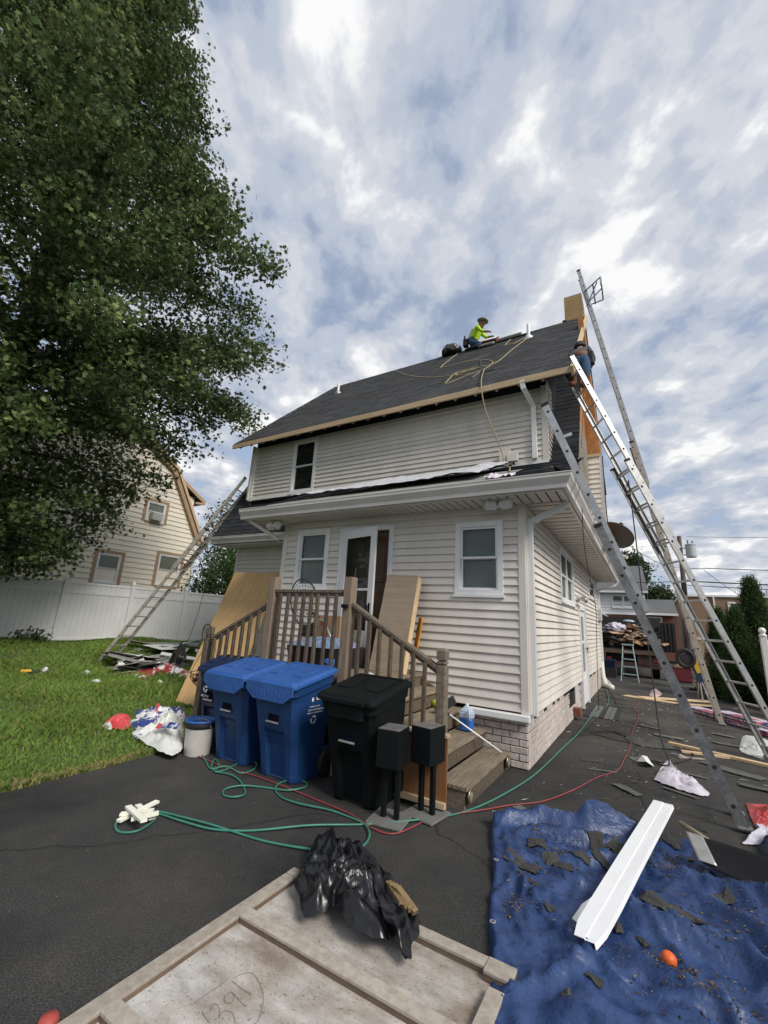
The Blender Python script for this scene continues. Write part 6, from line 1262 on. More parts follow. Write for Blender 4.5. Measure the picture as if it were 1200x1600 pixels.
# ------------------------------------------------------------------ black bag on the panel corner
bag = thing('black_trash_bag', 'crumpled black plastic bag over scrap wood on the panel corner', 'bag', (-1.6, 2.5, 0))
def crease_bump(m, scale, dist, strength=1.0, warp=.35):
    t_ = m.node_tree; N = t_.nodes.new; K = t_.links.new; b = t_.nodes['Principled BSDF']; tcn = N('ShaderNodeTexCoord'); nn_ = N('ShaderNodeTexNoise'); nn_.inputs['Scale'].default_value = scale * .6; K(tcn.outputs['Object'], nn_.inputs['Vector'])
    mx_ = N('ShaderNodeMix'); mx_.data_type = 'VECTOR'; mx_.inputs[0].default_value = warp; K(tcn.outputs['Object'], mx_.inputs[4]); K(nn_.outputs['Color'], mx_.inputs[5]); h_ = None
    for sc_, wt_ in ((scale, 1.0), (scale * 2.7, .45)):
        v_ = N('ShaderNodeTexVoronoi'); v_.feature = 'DISTANCE_TO_EDGE'; v_.inputs['Scale'].default_value = sc_; K(mx_.outputs[1], v_.inputs['Vector'])
        f_ = N('ShaderNodeTexVoronoi'); f_.feature = 'F1'; f_.inputs['Scale'].default_value = sc_; K(mx_.outputs[1], f_.inputs['Vector'])
        a_ = N('ShaderNodeMath'); a_.operation = 'MINIMUM'; K(v_.outputs['Distance'], a_.inputs[0]); a_.inputs[1].default_value = .25; a2 = N('ShaderNodeMath'); a2.operation = 'MULTIPLY'; K(a_.outputs[0], a2.inputs[0]); a2.inputs[1].default_value = wt_
        if h_ is None: h_ = a2.outputs[0]
        else: a3 = N('ShaderNodeMath'); K(h_, a3.inputs[0]); K(a2.outputs[0], a3.inputs[1]); h_ = a3.outputs[0]
    bp = N('ShaderNodeBump'); bp.inputs['Strength'].default_value = strength; bp.inputs['Distance'].default_value = dist; K(h_, bp.inputs['Height'])
    if b.inputs['Normal'].links: K(b.inputs['Normal'].links[0].from_socket, bp.inputs['Normal'])
    K(bp.outputs[0], b.inputs['Normal']); return m
bagm = crease_bump(mat('black_poly_bag', (.005, .005, .006), .30, spec=.5, bump=.0), 6, .014, .7)
def wrinkle(x, y): 
    a = nz(x * 3.1, y * 3.1, 3); b = nz(x * 6.5 + a * 1.5, y * 6.5, 8); c = nz(x * 14 + b * 2, y * 14, 1); return (1 - abs(b)) ** 3 * .07 + (1 - abs(c)) ** 3 * .022 + .05 * a
outl = [gp(*q, .06) for q in ((465, 1385), (470, 1360), (500, 1302), (515, 1318), (548, 1330), (600, 1365), (640, 1410), (655, 1445), (650, 1480), (635, 1512), (620, 1490), (612, 1478), (595, 1485), (560, 1480), (535, 1462), (522, 1435), (500, 1440), (470, 1438))]
outl = smooth_path([Vector(p) for p in outl] + [Vector(outl[0])], 5)[:-1]; oc = Vector((-1.62, 2.52, 0))
def bagf(u, v):
    k = u * len(outl); i = int(k) % len(outl); f_ = k - int(k); o_ = outl[i].lerp(outl[(i + 1) % len(outl)], f_); s_ = 1 - v
    p = oc.lerp(Vector((o_.x, o_.y, 0)), s_ ** .8); hgt = .105 * (1 - s_ ** 1.7) * (1 + .55 * nz(p.x * 2.6, p.y * 2.6, 5)) + wrinkle(p.x, p.y) * (1.25 if s_ > .12 else 1) * (1 - .6 * s_ ** 6)
    pk = .03 * math.exp(-((p.x + 2.0) ** 2 + (p.y - 2.75) ** 2) / .02); hgt += pk
    onp = sstep(x0 - .06, x0 + .0, p.x) * sstep(y1 + .06, y1 - .0, p.y); hole = math.exp(-((p.x + 1.27) ** 2 + (p.y - 2.44) ** 2) / .006)
    return (p.x + .03 * nz(p.y * 9, 2) * s_, p.y + .03 * nz(p.x * 9, 7) * s_, max(.008, .008 + PZ * onp + max(0, hgt) - .09 * hole))
MB().grid(170, 40, bagf).build('plastic', bagm, bag, smooth=True)
wd = thing('scrap_wood', 'brown splintered wood showing through the hole in the black bag', 'scrap wood', (-1.27, 2.44, .1))
for k in range(4): MB().beam((-1.36 + .03 * k, 2.50 - .02 * k, .16 + .01 * k), (-1.20 + .02 * k, 2.37 + .012 * k, .17 - .012 * k), .035, .022).build('splinter', mat('splinter_wood', (.22, .15, .07), .7, .4, 6, stretch=(3, 3, 3)), wd)
# ------------------------------------------------------------------ blue tarp
tarp = thing('blue_tarp', 'wrinkled blue tarpaulin spread on the driveway at the right', 'tarp', (0, 3, 0))
def tarp_m():
    m = bpy.data.materials.new('blue_tarpaulin'); m.use_nodes = True; t_ = m.node_tree; b = t_.nodes['Principled BSDF']; N = t_.nodes.new; K = t_.links.new; tcn = N('ShaderNodeTexCoord')
    n_ = N('ShaderNodeTexNoise'); n_.inputs['Scale'].default_value = 5; n_.inputs['Detail'].default_value = 8; n_.inputs['Roughness'].default_value = .7; K(tcn.outputs['Object'], n_.inputs['Vector'])
    r = N('ShaderNodeValToRGB'); r.color_ramp.elements[0].position = .35; r.color_ramp.elements[1].position = .72; r.color_ramp.elements[0].color = (.010, .030, .100, 1); r.color_ramp.elements[1].color = (.036, .070, .180, 1); K(n_.outputs['Fac'], r.inputs[0]); K(r.outputs[0], b.inputs['Base Color'])
    b.inputs['Roughness'].default_value = .42; b.inputs['Specular IOR Level'].default_value = .45
    n2 = N('ShaderNodeTexNoise'); n2.inputs['Scale'].default_value = 22; n2.inputs['Detail'].default_value = 5; n2.inputs['Distortion'].default_value = 1.2; K(tcn.outputs['Object'], n2.inputs['Vector'])
    bp = N('ShaderNodeBump'); bp.inputs['Strength'].default_value = .5; bp.inputs['Distance'].default_value = .012; K(n2.outputs['Fac'], bp.inputs['Height']); K(bp.outputs[0], b.inputs['Normal']); return m
def ridge(x, y, a, b, h_, w_):
    ax, ay = a; bx, by = b; dx, dy = bx - ax, by - ay; L2 = dx * dx + dy * dy; t_ = max(0, min(1, ((x - ax) * dx + (y - ay) * dy) / L2)); d_ = math.hypot(x - ax - t_ * dx, y - ay - t_ * dy); return 1.35 * h_ * max(0, 1 - (d_ / (w_ * 1.5))) ** 1.3 * (.6 + .4 * math.sin(math.pi * t_))
RG = [((-1.2, 3.98), (-.2, 4.42), .10, .07), ((-.95, 3.85), (-.25, 4.15), .07, .05), ((-.50, 4.28), (-.17, 4.40), .13, .07), ((.0, 4.5), (.9, 4.05), .08, .10), ((-.75, 3.6), (-.2, 3.95), .05, .06), ((-.35, 3.30), (.55, 3.15), .07, .07), ((.15, 3.65), (.9, 3.0), .09, .09), ((-.2, 2.9), (.6, 2.55), .05, .06), ((-.62, 2.35), (-.3, 2.9), .035, .05), ((-.45, 2.35), (.1, 2.2), .06, .07), ((.05, 3.95), (.75, 3.75), .07, .06), ((-.9, 3.2), (-.55, 3.0), .03, .05), ((-.95, 3.55), (.2, 3.35), .035, .025), ((-.8, 3.15), (-.1, 2.55), .03, .022), ((-.3, 3.6), (.4, 2.3), .03, .022), ((.1, 4.2), (.9, 3.45), .045, .03), ((-.6, 2.7), (.5, 2.75), .028, .02), ((-1.05, 3.75), (-.7, 2.9), .022, .02), ((.2, 3.3), (.85, 2.6), .04, .028)]
c16, s16 = math.cos(R(16.6)), math.sin(R(16.6))
def tarp_h(x, y):
    w_ = nz(x * 1.6, y * 1.6, 2); z = .012 + .030 * (1 - abs(nz(x * 3.2 + w_, y * 2.4 + w_ * 2, 4))) ** 4 + .022 * (1 - abs(nz(x * 7 + w_ * 2, y * 6, 9))) ** 4 + .010 * (1 - abs(nz(x * 17 + w_ * 3, y * 15, 2))) ** 3 + .012 * max(0, nz(x * 11, y * 9, 5)) + .02 * max(0, w_)
    for a, b, h_, ww in RG: z += ridge(x + .05 * nz(y * 3, 1), y + .05 * nz(x * 3, 6), a, b, h_, ww)
    return z
def tarpf(u, v):
    a = u * 2.9; b = -4.6 * v + .03 * nz(u * 6, 3) * (1 - v); ex = .035 * nz(v * 9, 2) * (1 - u) ** 4
    x = -1.24 + (a + ex) * c16 - b * s16 * -1 * -1 if False else -1.24 + (a + ex) * c16 + (-b) * s16; y = 4.05 + a * s16 + b * c16
    z = tarp_h(x, y)
    if u == 0: z = .006
    return (x, y, z)
MB().grid(150, 220, tarpf).build('sheet', crease_bump(tarp_m(), 2.2, .045, .7, .45), tarp, smooth=True)
gr_m = mat('grommet_metal', (.55, .56, .58), .35, metal=.7)
for k in (.02, .16, .30, .44):
    p = Vector(tarpf(.008, k)); MB().lathe([(.008, 0), (.016, .0), (.017, .003), (.009, .004)], n=14, M=Matrix.Translation((p.x, p.y, p.z + .004)), cap=False).build('grommet', gr_m, tarp)
def on_tarp(px, py):
    z = .03
    for _ in range(6): p = gp(px, py, z); z = tarp_h(p.x, p.y)
    return Vector((p.x, p.y, z))
# white metal trim
wt = thing('white_fascia_trim', 'long white bent metal trim piece lying across the blue tarp', 'trim', (-.2, 3.6, .1))
a, b = Vector((-.375, 2.76, .115)), Vector((.02, 4.80, .215)); ux = (b - a).normalized(); uy = Vector((0, 0, 1)).cross(ux).normalized(); un = ux.cross(uy)
P0 = [(.0, .055), (.12, .076), (.40, .080), (.9, .080), (1.6, .080), (2.10, .080)]
wm_ = mat('white_coil_trim', (.78, .79, .80), .42, .06, 3, col2=(.72, .73, .74), fine=.03, fscale=80)
fa = MB(); vs_ = []
for s_, w_ in P0:
    for q, z in ((w_, .0), (w_ * .1, .004), (w_ * .08, .0), (-w_ * .75, .006), (-w_ * .75 - .006, -.02)): vs_.append(a + ux * s_ + uy * q + un * (z + .004 * nz(s_ * 3, q * 9)))
n = 5; fa.add(vs_, [(i * n + k, i * n + k + 1, (i + 1) * n + k + 1, (i + 1) * n + k) for i in range(len(P0) - 1) for k in range(n - 1)]); fa.build('face', wm_, wt, solid=.003)
tw_ = MB(); tw_.add([a + ux * .10 + uy * .074, a + ux * .36 + uy * .079, a + ux * .30 + uy * .112 + un * -.02, a + ux * .16 + uy * .12 + un * -.03], [(0, 1, 2, 3)]); tw_.build('bent_flap', wm_, wt, solid=.003)
# shingle scraps
scr_m = mat('torn_shingle', (.050, .050, .046), .95, .4, 8, .6, 60, tint=.25, fine=.3, fscale=120)
def scrap(px, py, lx, ly, rz, label, group, seed, tarp_=True, m=scr_m, name='shingle_scrap', z=None, cat='shingle'):
    rg_ = random.Random(seed); c = on_tarp(px, py) if tarp_ else gp(px, py, .004); nn_ = 14; out = []
    cs, sn = math.cos(rz), math.sin(rz); base = [(-lx, -ly), (lx, -ly), (lx, ly), (-lx, ly)]; ring = []
    for i in range(4):
        p, q = base[i], base[(i + 1) % 4]
        for k in range(5): f_ = k / 5; j = rg_.uniform(-1, 1) * min(lx, ly) * .16; ring.append((p[0] + (q[0] - p[0]) * f_ + j * (i % 2), p[1] + (q[1] - p[1]) * f_ + j * (1 - i % 2)))
    vs_ = []
    for (u, v) in ring:
        x, y = c.x + u * cs - v * sn, c.y + u * sn + v * cs; zz_ = (tarp_h(x, y) + .006) if tarp_ else .008; vs_.append((x, y, zz_ + .012 * abs(nz(u * 6 + seed, v * 6)) + .004 * seed % .006))
    ctr = (c.x, c.y, (tarp_h(c.x, c.y) + .014) if tarp_ else .014); k = len(vs_)
    o = MB().add(vs_ + [ctr], [(i, (i + 1) % k, k) for i in range(k)]).build(name, m, solid=.006); return tag(o, label, cat, group)
TS = 'torn shingle scraps on the tarp'; LA = ['long black shingle scrap at the left of the tarp', 'squarish shingle scrap just above the long left scrap', 'upright torn shingle beside the head of the white trim', "tilted shingle left of the white trim's upper half", 'narrow shingle strip below the two tilted shingles', 'thin shingle sliver left of the white trim', "shingle scrap right of the white trim's upper end", "largest shingle scrap right of the white trim's middle", "small shingle chip touching the white trim's right edge", "small pointed shingle chip below the white trim's tip", "small black shingle curl near the tarp's bottom left", 'shingle chip between the white trim and the shovel', 'shingle chip beside the shovel handle', 'thin shingle sliver under the long left scrap', "thin shingle strip in the tarp's upper middle", 'shingle chip just above the thin strip on the tarp', 'shingle chip hard against the left side of the white trim', 'slanted sliver right of the white trim, above the largest scrap', 'shingle piece below the largest scrap on the tarp', 'shingle piece on the tarp below the shovel blade', 'small shingle chip far left on the tarp under the long scrap', 'thin sliver just above the orange ball', 'shingle piece on the tarp at the right picture edge']
for i, (px, py, lx, ly, rz) in enumerate(((815, 1352, .13, .045, -.35), (838, 1318, .06, .07, .3), (930, 1302, .05, .10, .25), (970, 1320, .06, .11, -.4), (945, 1347, .07, .03, -.4), (905, 1340, .07, .025, -.1), (1050, 1315, .06, .035, -.5), (1040, 1420, .13, .055, -.7), (965, 1448, .02, .05, .3), (929, 1533, .035, .02, -.5), (888, 1562, .02, .04, .5), (1070, 1335, .05, .025, .2), (1098, 1300, .05, .02, -.6), (825, 1378, .07, .018, -.4), (880, 1356, .06, .02, .3), (860, 1335, .05, .03, .6), (990, 1335, .04, .05, .1), (1010, 1400, .05, .02, .8), (1085, 1440, .05, .03, -.2), (1130, 1410, .06, .03, .5), (860, 1420, .03, .02, .9), (1005, 1475, .035, .015, -.9), (1150, 1460, .05, .025, .2))): scrap(px, py, lx, ly, rz, LA[i], TS, i + 3)
# litter on the tarp: bark, nails, grit
def FLK(mb, l_, w_, M, c):
    j = lambda: rg.uniform(.5, 1.2)
    mb.add([M @ Vector(v) for v in ((-l_ * j(), -w_ * .3, 0), (-l_ * .2, -w_ * j(), 0), (l_ * j(), -w_ * .2, .001), (l_ * .4, w_ * j(), 0), (0, 0, w_ * .7 + .001))], [(0, 1, 4), (1, 2, 4), (2, 3, 4), (3, 0, 4)], c)
lt = MB(); rg = random.Random(17); lc = [(.09, .06, .035), (.05, .035, .025), (.14, .09, .045), (.03, .027, .025), (.22, .16, .08), (.07, .055, .04)]
cl = [(rg.uniform(-.9, .9), rg.uniform(2.0, 4.5)) for _ in range(30)]
for k in range(4200):
    c = rg.choice(cl); x = c[0] + rg.gauss(0, .09) * 1.4; y = c[1] + rg.gauss(0, .07) * 1.4
    if x < -.60 - .298 * (y - 2.16) : continue
    if y > 4.3 + .3 * x: continue
    z = tarp_h(x, y) + .006; l_ = rg.uniform(.002, .013); w_ = rg.uniform(.0015, .005); M = Matrix.Translation((x, y, z)) @ Matrix.Rotation(rg.uniform(0, 6.3), 4, 'Z') @ Matrix.Rotation(rg.uniform(-.4, .4), 4, 'X'); FLK(lt, l_ * rg.uniform(.7, 1.6), w_ * 1.3, M, rg.choice(lc))
tag(lt.build('tarp_litter', attrmat('litter_mix', .9, .2)), 'bark crumbs and grit scattered over the blue tarp', 'litter', kind='stuff')
o = MB().lathe([(.001, -.030), (.02, -.026), (.033, -.006), (.034, .008), (.022, .026), (.008, .033), (.001, .031)], n=20, M=Matrix.Translation(on_tarp(1046, 1511) + Vector((0, 0, .03))) @ Matrix.Rotation(.5, 4, 'X')).build('orange_ball', mat('orange_rubber', (.70, .12, .02), .5, .2, 20), smooth=True); tag(o, 'small bright orange ball lying on the tarp', 'ball')
# shovel
t = thing('snow_shovel', 'black scoop shovel with wooden handle lying on the tarp', 'shovel', (.25, 4.1, .1))
sc0 = on_tarp(1075, 1335); A0, B0 = Vector((.12, 4.62, .16)), Vector((.34, 4.28, .16))
MB().tube([A0, B0], .017, n=8).build('handle', mat('worn_handle', (.36, .29, .20), .7, .3, 8), t, smooth=True)
bl = MB().grid(20, 8, lambda u, v: (.15 + .62 * u + .06 * v, 4.22 - .10 * u - .22 * v * (1 - .25 * u), .14 + .09 * (1 - v) * (1 - .3 * u) - .05 * math.sin(math.pi * u) * v + .02 * u)).build('blade', mat('black_blade', (.007, .007, .008), .4, .2, 10, spec=.2), t, smooth=True, solid=.006)
MB().grid(6, 8, lambda u, v: (.135 + .10 * u + .05 * v, 4.225 - .016 * u - .215 * v, .146 + .085 * (1 - v) + .004)).build('worn_edge', mat('worn_steel', (.42, .41, .39), .4, .3, 10, metal=.5), t, smooth=True, solid=.004)
# ------------------------------------------------------------------ wrappers, boards and scraps on the driveway
def crumple(name, label, cat, outline, m, seed, h_=.08, group=None, par=None, z0=.006, nu=60, nv=16):
    P = [Vector(p) for p in outline]; P = smooth_path(P + [P[0]], 6)[:-1]; c = sum(P, Vector()) / len(P)
    def f_(u, v):
        k = u * len(P); i = int(k) % len(P); o_ = P[i].lerp(P[(i + 1) % len(P)], k - int(k)); p = o_.lerp(c, v); w_ = nz(p.x * 8 + seed, p.y * 8)
        z = p.z + z0 + h_ * (1 - (1 - v) ** 2.2) * (.55 + .9 * nz(p.x * 5, p.y * 5, seed)) + h_ * .5 * (1 - abs(nz(p.x * 13 + w_, p.y * 13, seed))) ** 3 * (.3 + v)
        return (p.x, p.y, max(p.z + .004, z))
    o = MB().grid(nu, nv, f_).build(name, m, par, smooth=True); return tag(o, label, cat, group) if par is None else o
wrapw = mat('printed_wrapper', (.62, .60, .66), .4, .4, 10, col2=(.42, .38, .46)); redw = mat('red_wrapper', (.55, .04, .05), .45, .6, 8, col2=(.60, .10, .10)); bluew = mat('blue_wrapper', (.03, .05, .20), .45, .5, 7, col2=(.60, .60, .62), hard=1); whitew = mat('white_poly', (.66, .67, .62), .45, .15, 6)
crumple('plastic_wrapper', 'crumpled white shingle wrapper on the driveway near the ladders', 'wrapper', [gp(*q) for q in ((1022, 1220), (1034, 1200), (1045, 1190), (1056, 1208), (1080, 1222), (1108, 1240), (1100, 1246), (1070, 1238), (1040, 1228))], wrapw, 4, .10)
crumple('plastic_wrapper', 'red and white shingle wrapper at the foot of the near ladder', 'wrapper', [gp(*q) for q in ((1166, 1258), (1200, 1262), (1240, 1275), (1240, 1320), (1190, 1300), (1176, 1285))], redw, 6, .08)
crumple('plastic_wrapper', 'white torn wrapper strip beside the shovel at the right edge', 'wrapper', [gp(*q) for q in ((1180, 1290), (1215, 1298), (1220, 1318), (1190, 1322), (1160, 1320), (1185, 1308))], wrapw, 8, .06)
crumple('dark_cloth', 'dark navy cloth bundle at the right edge by the shovel', 'cloth', [gp(*q) for q in ((1185, 1325), (1215, 1310), (1260, 1330), (1250, 1360), (1200, 1350))], mat('navy_cloth', (.012, .02, .045), .8), 3, .12)
def board(name, label, a, b, w_, th, m, z=0, cat='board', group=None):
    A, B = gp(*a, z), gp(*b, z); A.z += th / 2 + .004; B.z += th / 2 + .004; o = MB().beam(A, B, w_, th).build(name, m, bevel=.002); return tag(o, label, cat, group)
LB = 'new lumber on the driveway'
board('long_board', 'long pale new board lying under the two near ladders', (1045, 1163), (1230, 1206), .09, .035, rawwood_y, group=LB)
board('long_board', 'second thin board lying below the long pale board', (1065, 1176), (1140, 1186), .06, .03, rawwood_y, group=LB)
t = thing('plywood_strips', 'pale plywood offcuts lying in front of the debris truck', 'plywood', gp(1040, 1095))
for a, b, w_, z in (((976, 1087), (1060, 1100), .30, .0), ((1000, 1090), (1112, 1097), .35, .014), ((1060, 1100), (1114, 1104), .22, .028)): 
    A, B = gp(*a, z), gp(*b, z); MB().beam(A + Vector((0, 0, .01)), B + Vector((0, 0, .01)), w_, .012).build('strip', rawwood_y, t)
# shingle bundles
BG = 'wrapped shingle bundles'; bw = mat('bundle_wrap', (.42, .10, .12), .45, .9, 5, col2=(.03, .03, .10), stretch=(1, 2, 2), hard=1); br_ = mat('bundle_red', (.42, .08, .11), .5, .3, 8); wl_ = mat('bundle_white', (.60, .55, .64), .45, .3, 8, col2=(.42, .36, .48))
def bundle(c, rz, z, label):
    t = thing('shingle_bundle', label, 'bundle', (c[0], c[1], z), BG); M = Matrix.Translation((c[0], c[1], z)) @ Matrix.Rotation(rz, 4, 'Z')
    MB().box(-.5, .5, -.17, .17, .003, .085, M).build('wrapped_stack', bw, t, bevel=.008); MB().box(-.49, .49, -.165, .165, .086, .092, M).build('top_wrap', wl_, t); MB().box(-.12, .40, -.15, .02, .093, .096, M).build('red_band', br_, t)
    gq = glyphs(.62, .036, M @ Matrix.Translation((.05, -.1735, .045)) @ Matrix.Rotation(R(90), 4, 'X'), None, white_print, int(c[1] * 10)); adopt(gq, t)
bundle((1.02, 12.2), -1.05, 0, 'far shingle bundle behind the tan ladder foot'); bundle((1.52, 11.15), -.95, 0, 'lower shingle bundle right of the tan ladder foot'); bundle((1.46, 11.25), -1.0, .098, 'upper shingle bundle stacked right of the tan ladder foot'); bundle((1.98, 10.3), -.9, 0, 'shingle bundle at the right edge beyond the ladders')
# newspaper bag
t = thing('paper_sack', 'white printed paper sack lying flat near the right edge', 'sack', gp(1185, 1170)); q = [gp(*k) for k in ((1157, 1162), (1165, 1150), (1200, 1158), (1215, 1182), (1190, 1186), (1158, 1175))]
crumple('sack', '', '', q, mat('grey_white_paper', (.52, .53, .50), .7, .3, 20, col2=(.40, .41, .39)), 2, .06, par=t)
# flat grey shingles and felt strips
LG = ['grey shingle lying right of the near ladder', "grey shingle under the long pale board's right half", 'grey shingle next to the red hose by the tarp corner', 'grey shingle strip left of the crumpled white wrapper', 'grey shingle above the left end of the long board', 'grey shingle near the stacked shingle bundles', 'grey shingle in the middle of the driveway beyond the felt strip', 'grey shingle by the far end of the red hose', 'grey shingle scrap close to the far shingle bundle', 'narrow grey shingle sliver below the crumpled white wrapper', 'narrow dark sliver between red hose and brick corner', 'narrow grey sliver right of the crumpled white wrapper', 'grey shingle just left of the printed paper sack', 'thin dark sliver beside the green hose', 'grey shingle at the foot of the long ladder']
GS = 'loose shingles on the asphalt'; gs_m = mat('grey_green_shingle', (.105, .11, .095), .95, .3, 10, tint=.3, fine=.3, fscale=140)
for i, (px, py, lx, ly, rz) in enumerate(((1160, 1210, .22, .10, -.5), (1118, 1197, .16, .06, -.4), (820, 1268, .10, .05, -.5), (980, 1235, .16, .05, -.8), (1045, 1152, .2, .08, -.2), (1130, 1150, .16, .05, -.3), (1015, 1137, .18, .05, -.35), (975, 1105, .2, .04, 0), (1090, 1132, .12, .05, .2), (1062, 1240, .16, .02, -.45), (940, 1205, .14, .015, .2), (1075, 1210, .2, .02, -.3), (1140, 1165, .2, .06, -.2), (925, 1190, .12, .012, .4), (1180, 1232, .14, .07, -.2))): scrap(px, py, lx, ly, rz, LG[i], GS, i + 40, False, gs_m)
crumple('felt_strip', 'curled black roofing felt strip on the driveway', 'felt strip', [gp(*k) for k in ((976, 1155), (985, 1150), (1010, 1158), (1050, 1166), (1048, 1172), (1000, 1166))], mat('curled_felt', (.07, .07, .068), .8, .3, 6), 9, .05)
t = thing('bent_flashing', 'bent white metal flashing scrap on the driveway', 'flashing', gp(1010, 1185)); a_ = [gp(995, 1190, .01), gp(1003, 1180, .08), gp(1011, 1182, .03), gp(1022, 1198, .012), gp(1010, 1190, .09)]; MB().add(a_, [(0, 1, 4), (1, 2, 4), (2, 3, 4)]).build('sheet', wm_, t, solid=.003)
t = thing('grey_plate', 'greenish plate under the bent white flashing', 'plate', gp(1000, 1188)); MB().beam(gp(990, 1183, .006), gp(1012, 1196, .006), .16, .006).build('plate', gs_m, t)
t = thing('pry_bar', 'pale pry bar and scraps beside the boards', 'pry bar', gp(1065, 1180)); MB().tube([gp(1048, 1178, .012), gp(1062, 1180, .03), gp(1072, 1184, .012)], .012).build('bar', alum, t); MB().beam(gp(1060, 1183, .01), gp(1100, 1186, .01), .05, .012).build('lath', fr_m, t)
crumple('rag', 'pink and white crumpled rag on the driveway by the plywood offcuts', 'rag', [gp(*k) for k in ((1014, 1087), (1018, 1080), (1028, 1079), (1034, 1086), (1024, 1090))], mat('pink_rag', (.42, .22, .20), .8, .6, 20, col2=(.55, .48, .45)), 5, .07)
# door mat / drain grate
t = thing('door_mat', 'striped dark doormat on the driveway below the side door', 'doormat', (-.88, 10.5, 0))
for k in range(7): MB().box(-1.16 + k * .085, -1.16 + k * .085 + .075, 9.75, 11.3, .006, .018).build('strip', rubber if k % 3 == 0 else mat('grey_mat', (.10, .105, .095), .9), t)
# litter over the asphalt
lt = MB(); rg = random.Random(29); lc2 = [(.24, .22, .19), (.10, .07, .045), (.05, .05, .045), (.16, .11, .06), (.45, .45, .43), (.08, .08, .075), (.06, .05, .04), (.11, .10, .085)]
for k in range(2300):
    if rg.random() < .82: x, y = rg.gauss(.1, .8), rg.uniform(5.2, 14)
    else: x, y = rg.uniform(-4.4, .8), rg.uniform(.6, 6)
    if x < -1.2 and y > 5.4 or x > 2.6: continue
    if -1.3 < x and y < 4.4 + .3 * x and x > -1.3: continue
    if x0 - .05 < x < x1 + .05 and y < y1 + .05: continue
    l_ = rg.choice((.003, .004, .006, .01, .03) if x > -1.2 else (.002, .003, .003, .004)) * rg.uniform(.7, 1.5) * (1 + y / 14); w_ = rg.uniform(.0015, .004) * (1 + y / 8); M = Matrix.Translation((x, y, .006)) @ Matrix.Rotation(rg.uniform(0, 6.3), 4, 'Z'); FLK(lt, l_, w_, M, rg.choice(lc2))
tag(lt.build('driveway_litter', MATS['litter_mix']), 'nails, chips and grit littering the asphalt driveway', 'litter', kind='stuff')
for i, (px, py, lb) in enumerate(((82, 1100, 'small dry leaf on the dark asphalt'),)): pass
o = MB().lathe([(.001, .0), (.034, 0), (.038, .012), (.03, .03), (.001, .034)], n=18, M=Matrix.Translation(gp(74, 1603, .0))).build('red_cap', mat('red_rubber', (.35, .06, .045), .6), smooth=True); tag(o, 'round red cap at the bottom left corner', 'ball')  # this red item is a low domed cap
o = scrap(400, 1425, .02, .01, .6, 'dry brown leaf beside the framed panel', None, 77, False, mat('dry_leaf', (.25, .13, .05), .8), 'fallen_leaf', cat='leaf')
# ------------------------------------------------------------------ wrappers on the lawn edge
def gl(px, py):
    z = .03
    for _ in range(6): p = gp(px, py, z); z = lawn_z(p.x, p.y) + .03
    return Vector((p.x, p.y, z))
LW = 'shingle wrappers on the lawn'
crumple('plastic_wrapper', 'bright red wrapper lying on the grass edge', 'wrapper', [gl(*k) for k in ((163, 1132), (175, 1122), (200, 1120), (205, 1132), (198, 1140), (180, 1141))], redw, 1, .09, LW)
crumple('plastic_wrapper', 'dark blue wrapper next to the red one on the grass', 'wrapper', [gl(*k) for k in ((200, 1128), (225, 1128), (245, 1124), (255, 1132), (235, 1143), (208, 1140))], bluew, 2, .08, LW)
crumple('plastic_wrapper', 'white and blue wrappers heaped beside the bucket', 'wrapper', [gl(*k) for k in ((210, 1122), (215, 1112), (240, 1113), (260, 1112), (290, 1115), (295, 1128), (260, 1130), (230, 1132))], mat('mixed_wrapper', (.70, .70, .70), .45, .7, 7, col2=(.03, .05, .19), hard=1), 3, .12, LW)
crumple('plastic_wrapper', 'small white wrapper scrap left of the red wrapper', 'wrapper', [gl(*k) for k in ((160, 1136), (168, 1128), (176, 1134), (172, 1142))], whitew, 11, .06, LW)
crumple('plastic_wrapper', 'red wrapper scrap at the back of the heap beside the bucket', 'wrapper', [gl(*k) for k in ((232, 1122), (245, 1114), (252, 1120), (244, 1128))], redw, 12, .16, LW)
crumple('plastic_wrapper', 'dark blue wrapper scrap just left of the bucket rim', 'wrapper', [gl(*k) for k in ((262, 1124), (280, 1118), (292, 1124), (284, 1132), (266, 1132))], bluew, 13, .16, LW)
crumple('plastic_wrapper', 'flat blue and white wrapper under the white roofing bag', 'wrapper', [gl(*k) for k in ((205, 1146), (225, 1138), (245, 1142), (228, 1152), (212, 1156))], bluew, 14, .05, LW)
for i_, (k_, l2) in enumerate((((190, 1030), 'white scrap under the tan ladder foot'), ((215, 1034), 'white scrap right of the tan ladder foot'), ((134, 1052), 'pale scrap alone in the middle of the lawn'), ((150, 1064), 'pale sliver on the lawn below the lone scrap'), ((248, 1068), 'white scrap on the lawn before the navy bin'), ((225, 1070), 'white sliver left of the scrap before the navy bin'))):
    x_, y_ = k_; crumple('wrapper_scrap', l2, 'wrapper', [gl(x_ - 7, y_ + 1), gl(x_, y_ - 2), gl(x_ + 8, y_ + 1), gl(x_ + 1, y_ + 3)], whitew, 20 + i_, .05, LW, nu=24, nv=6)
t = thing('roofing_bag', 'white roofing material bag with dark printed band by the bucket', 'bag', gl(250, 1160), LW)
q = [gl(*k) for k in ((208, 1150), (232, 1140), (260, 1118), (285, 1132), (287, 1160), (275, 1182), (240, 1172))]
crumple('plastic', '', '', q, whitew, 5, .16, par=t)
bp_ = [Vector((-4.98, 3.42, .21)), Vector((-4.66, 3.42, .27))]
MB().grid(12, 2, lambda u, v: bp_[0].lerp(bp_[1], u) + Vector((0, -.045 * (1 - v), .055 * v + .01 * math.sin(5 * u)))).build('printed_band', bluew, t, smooth=True)
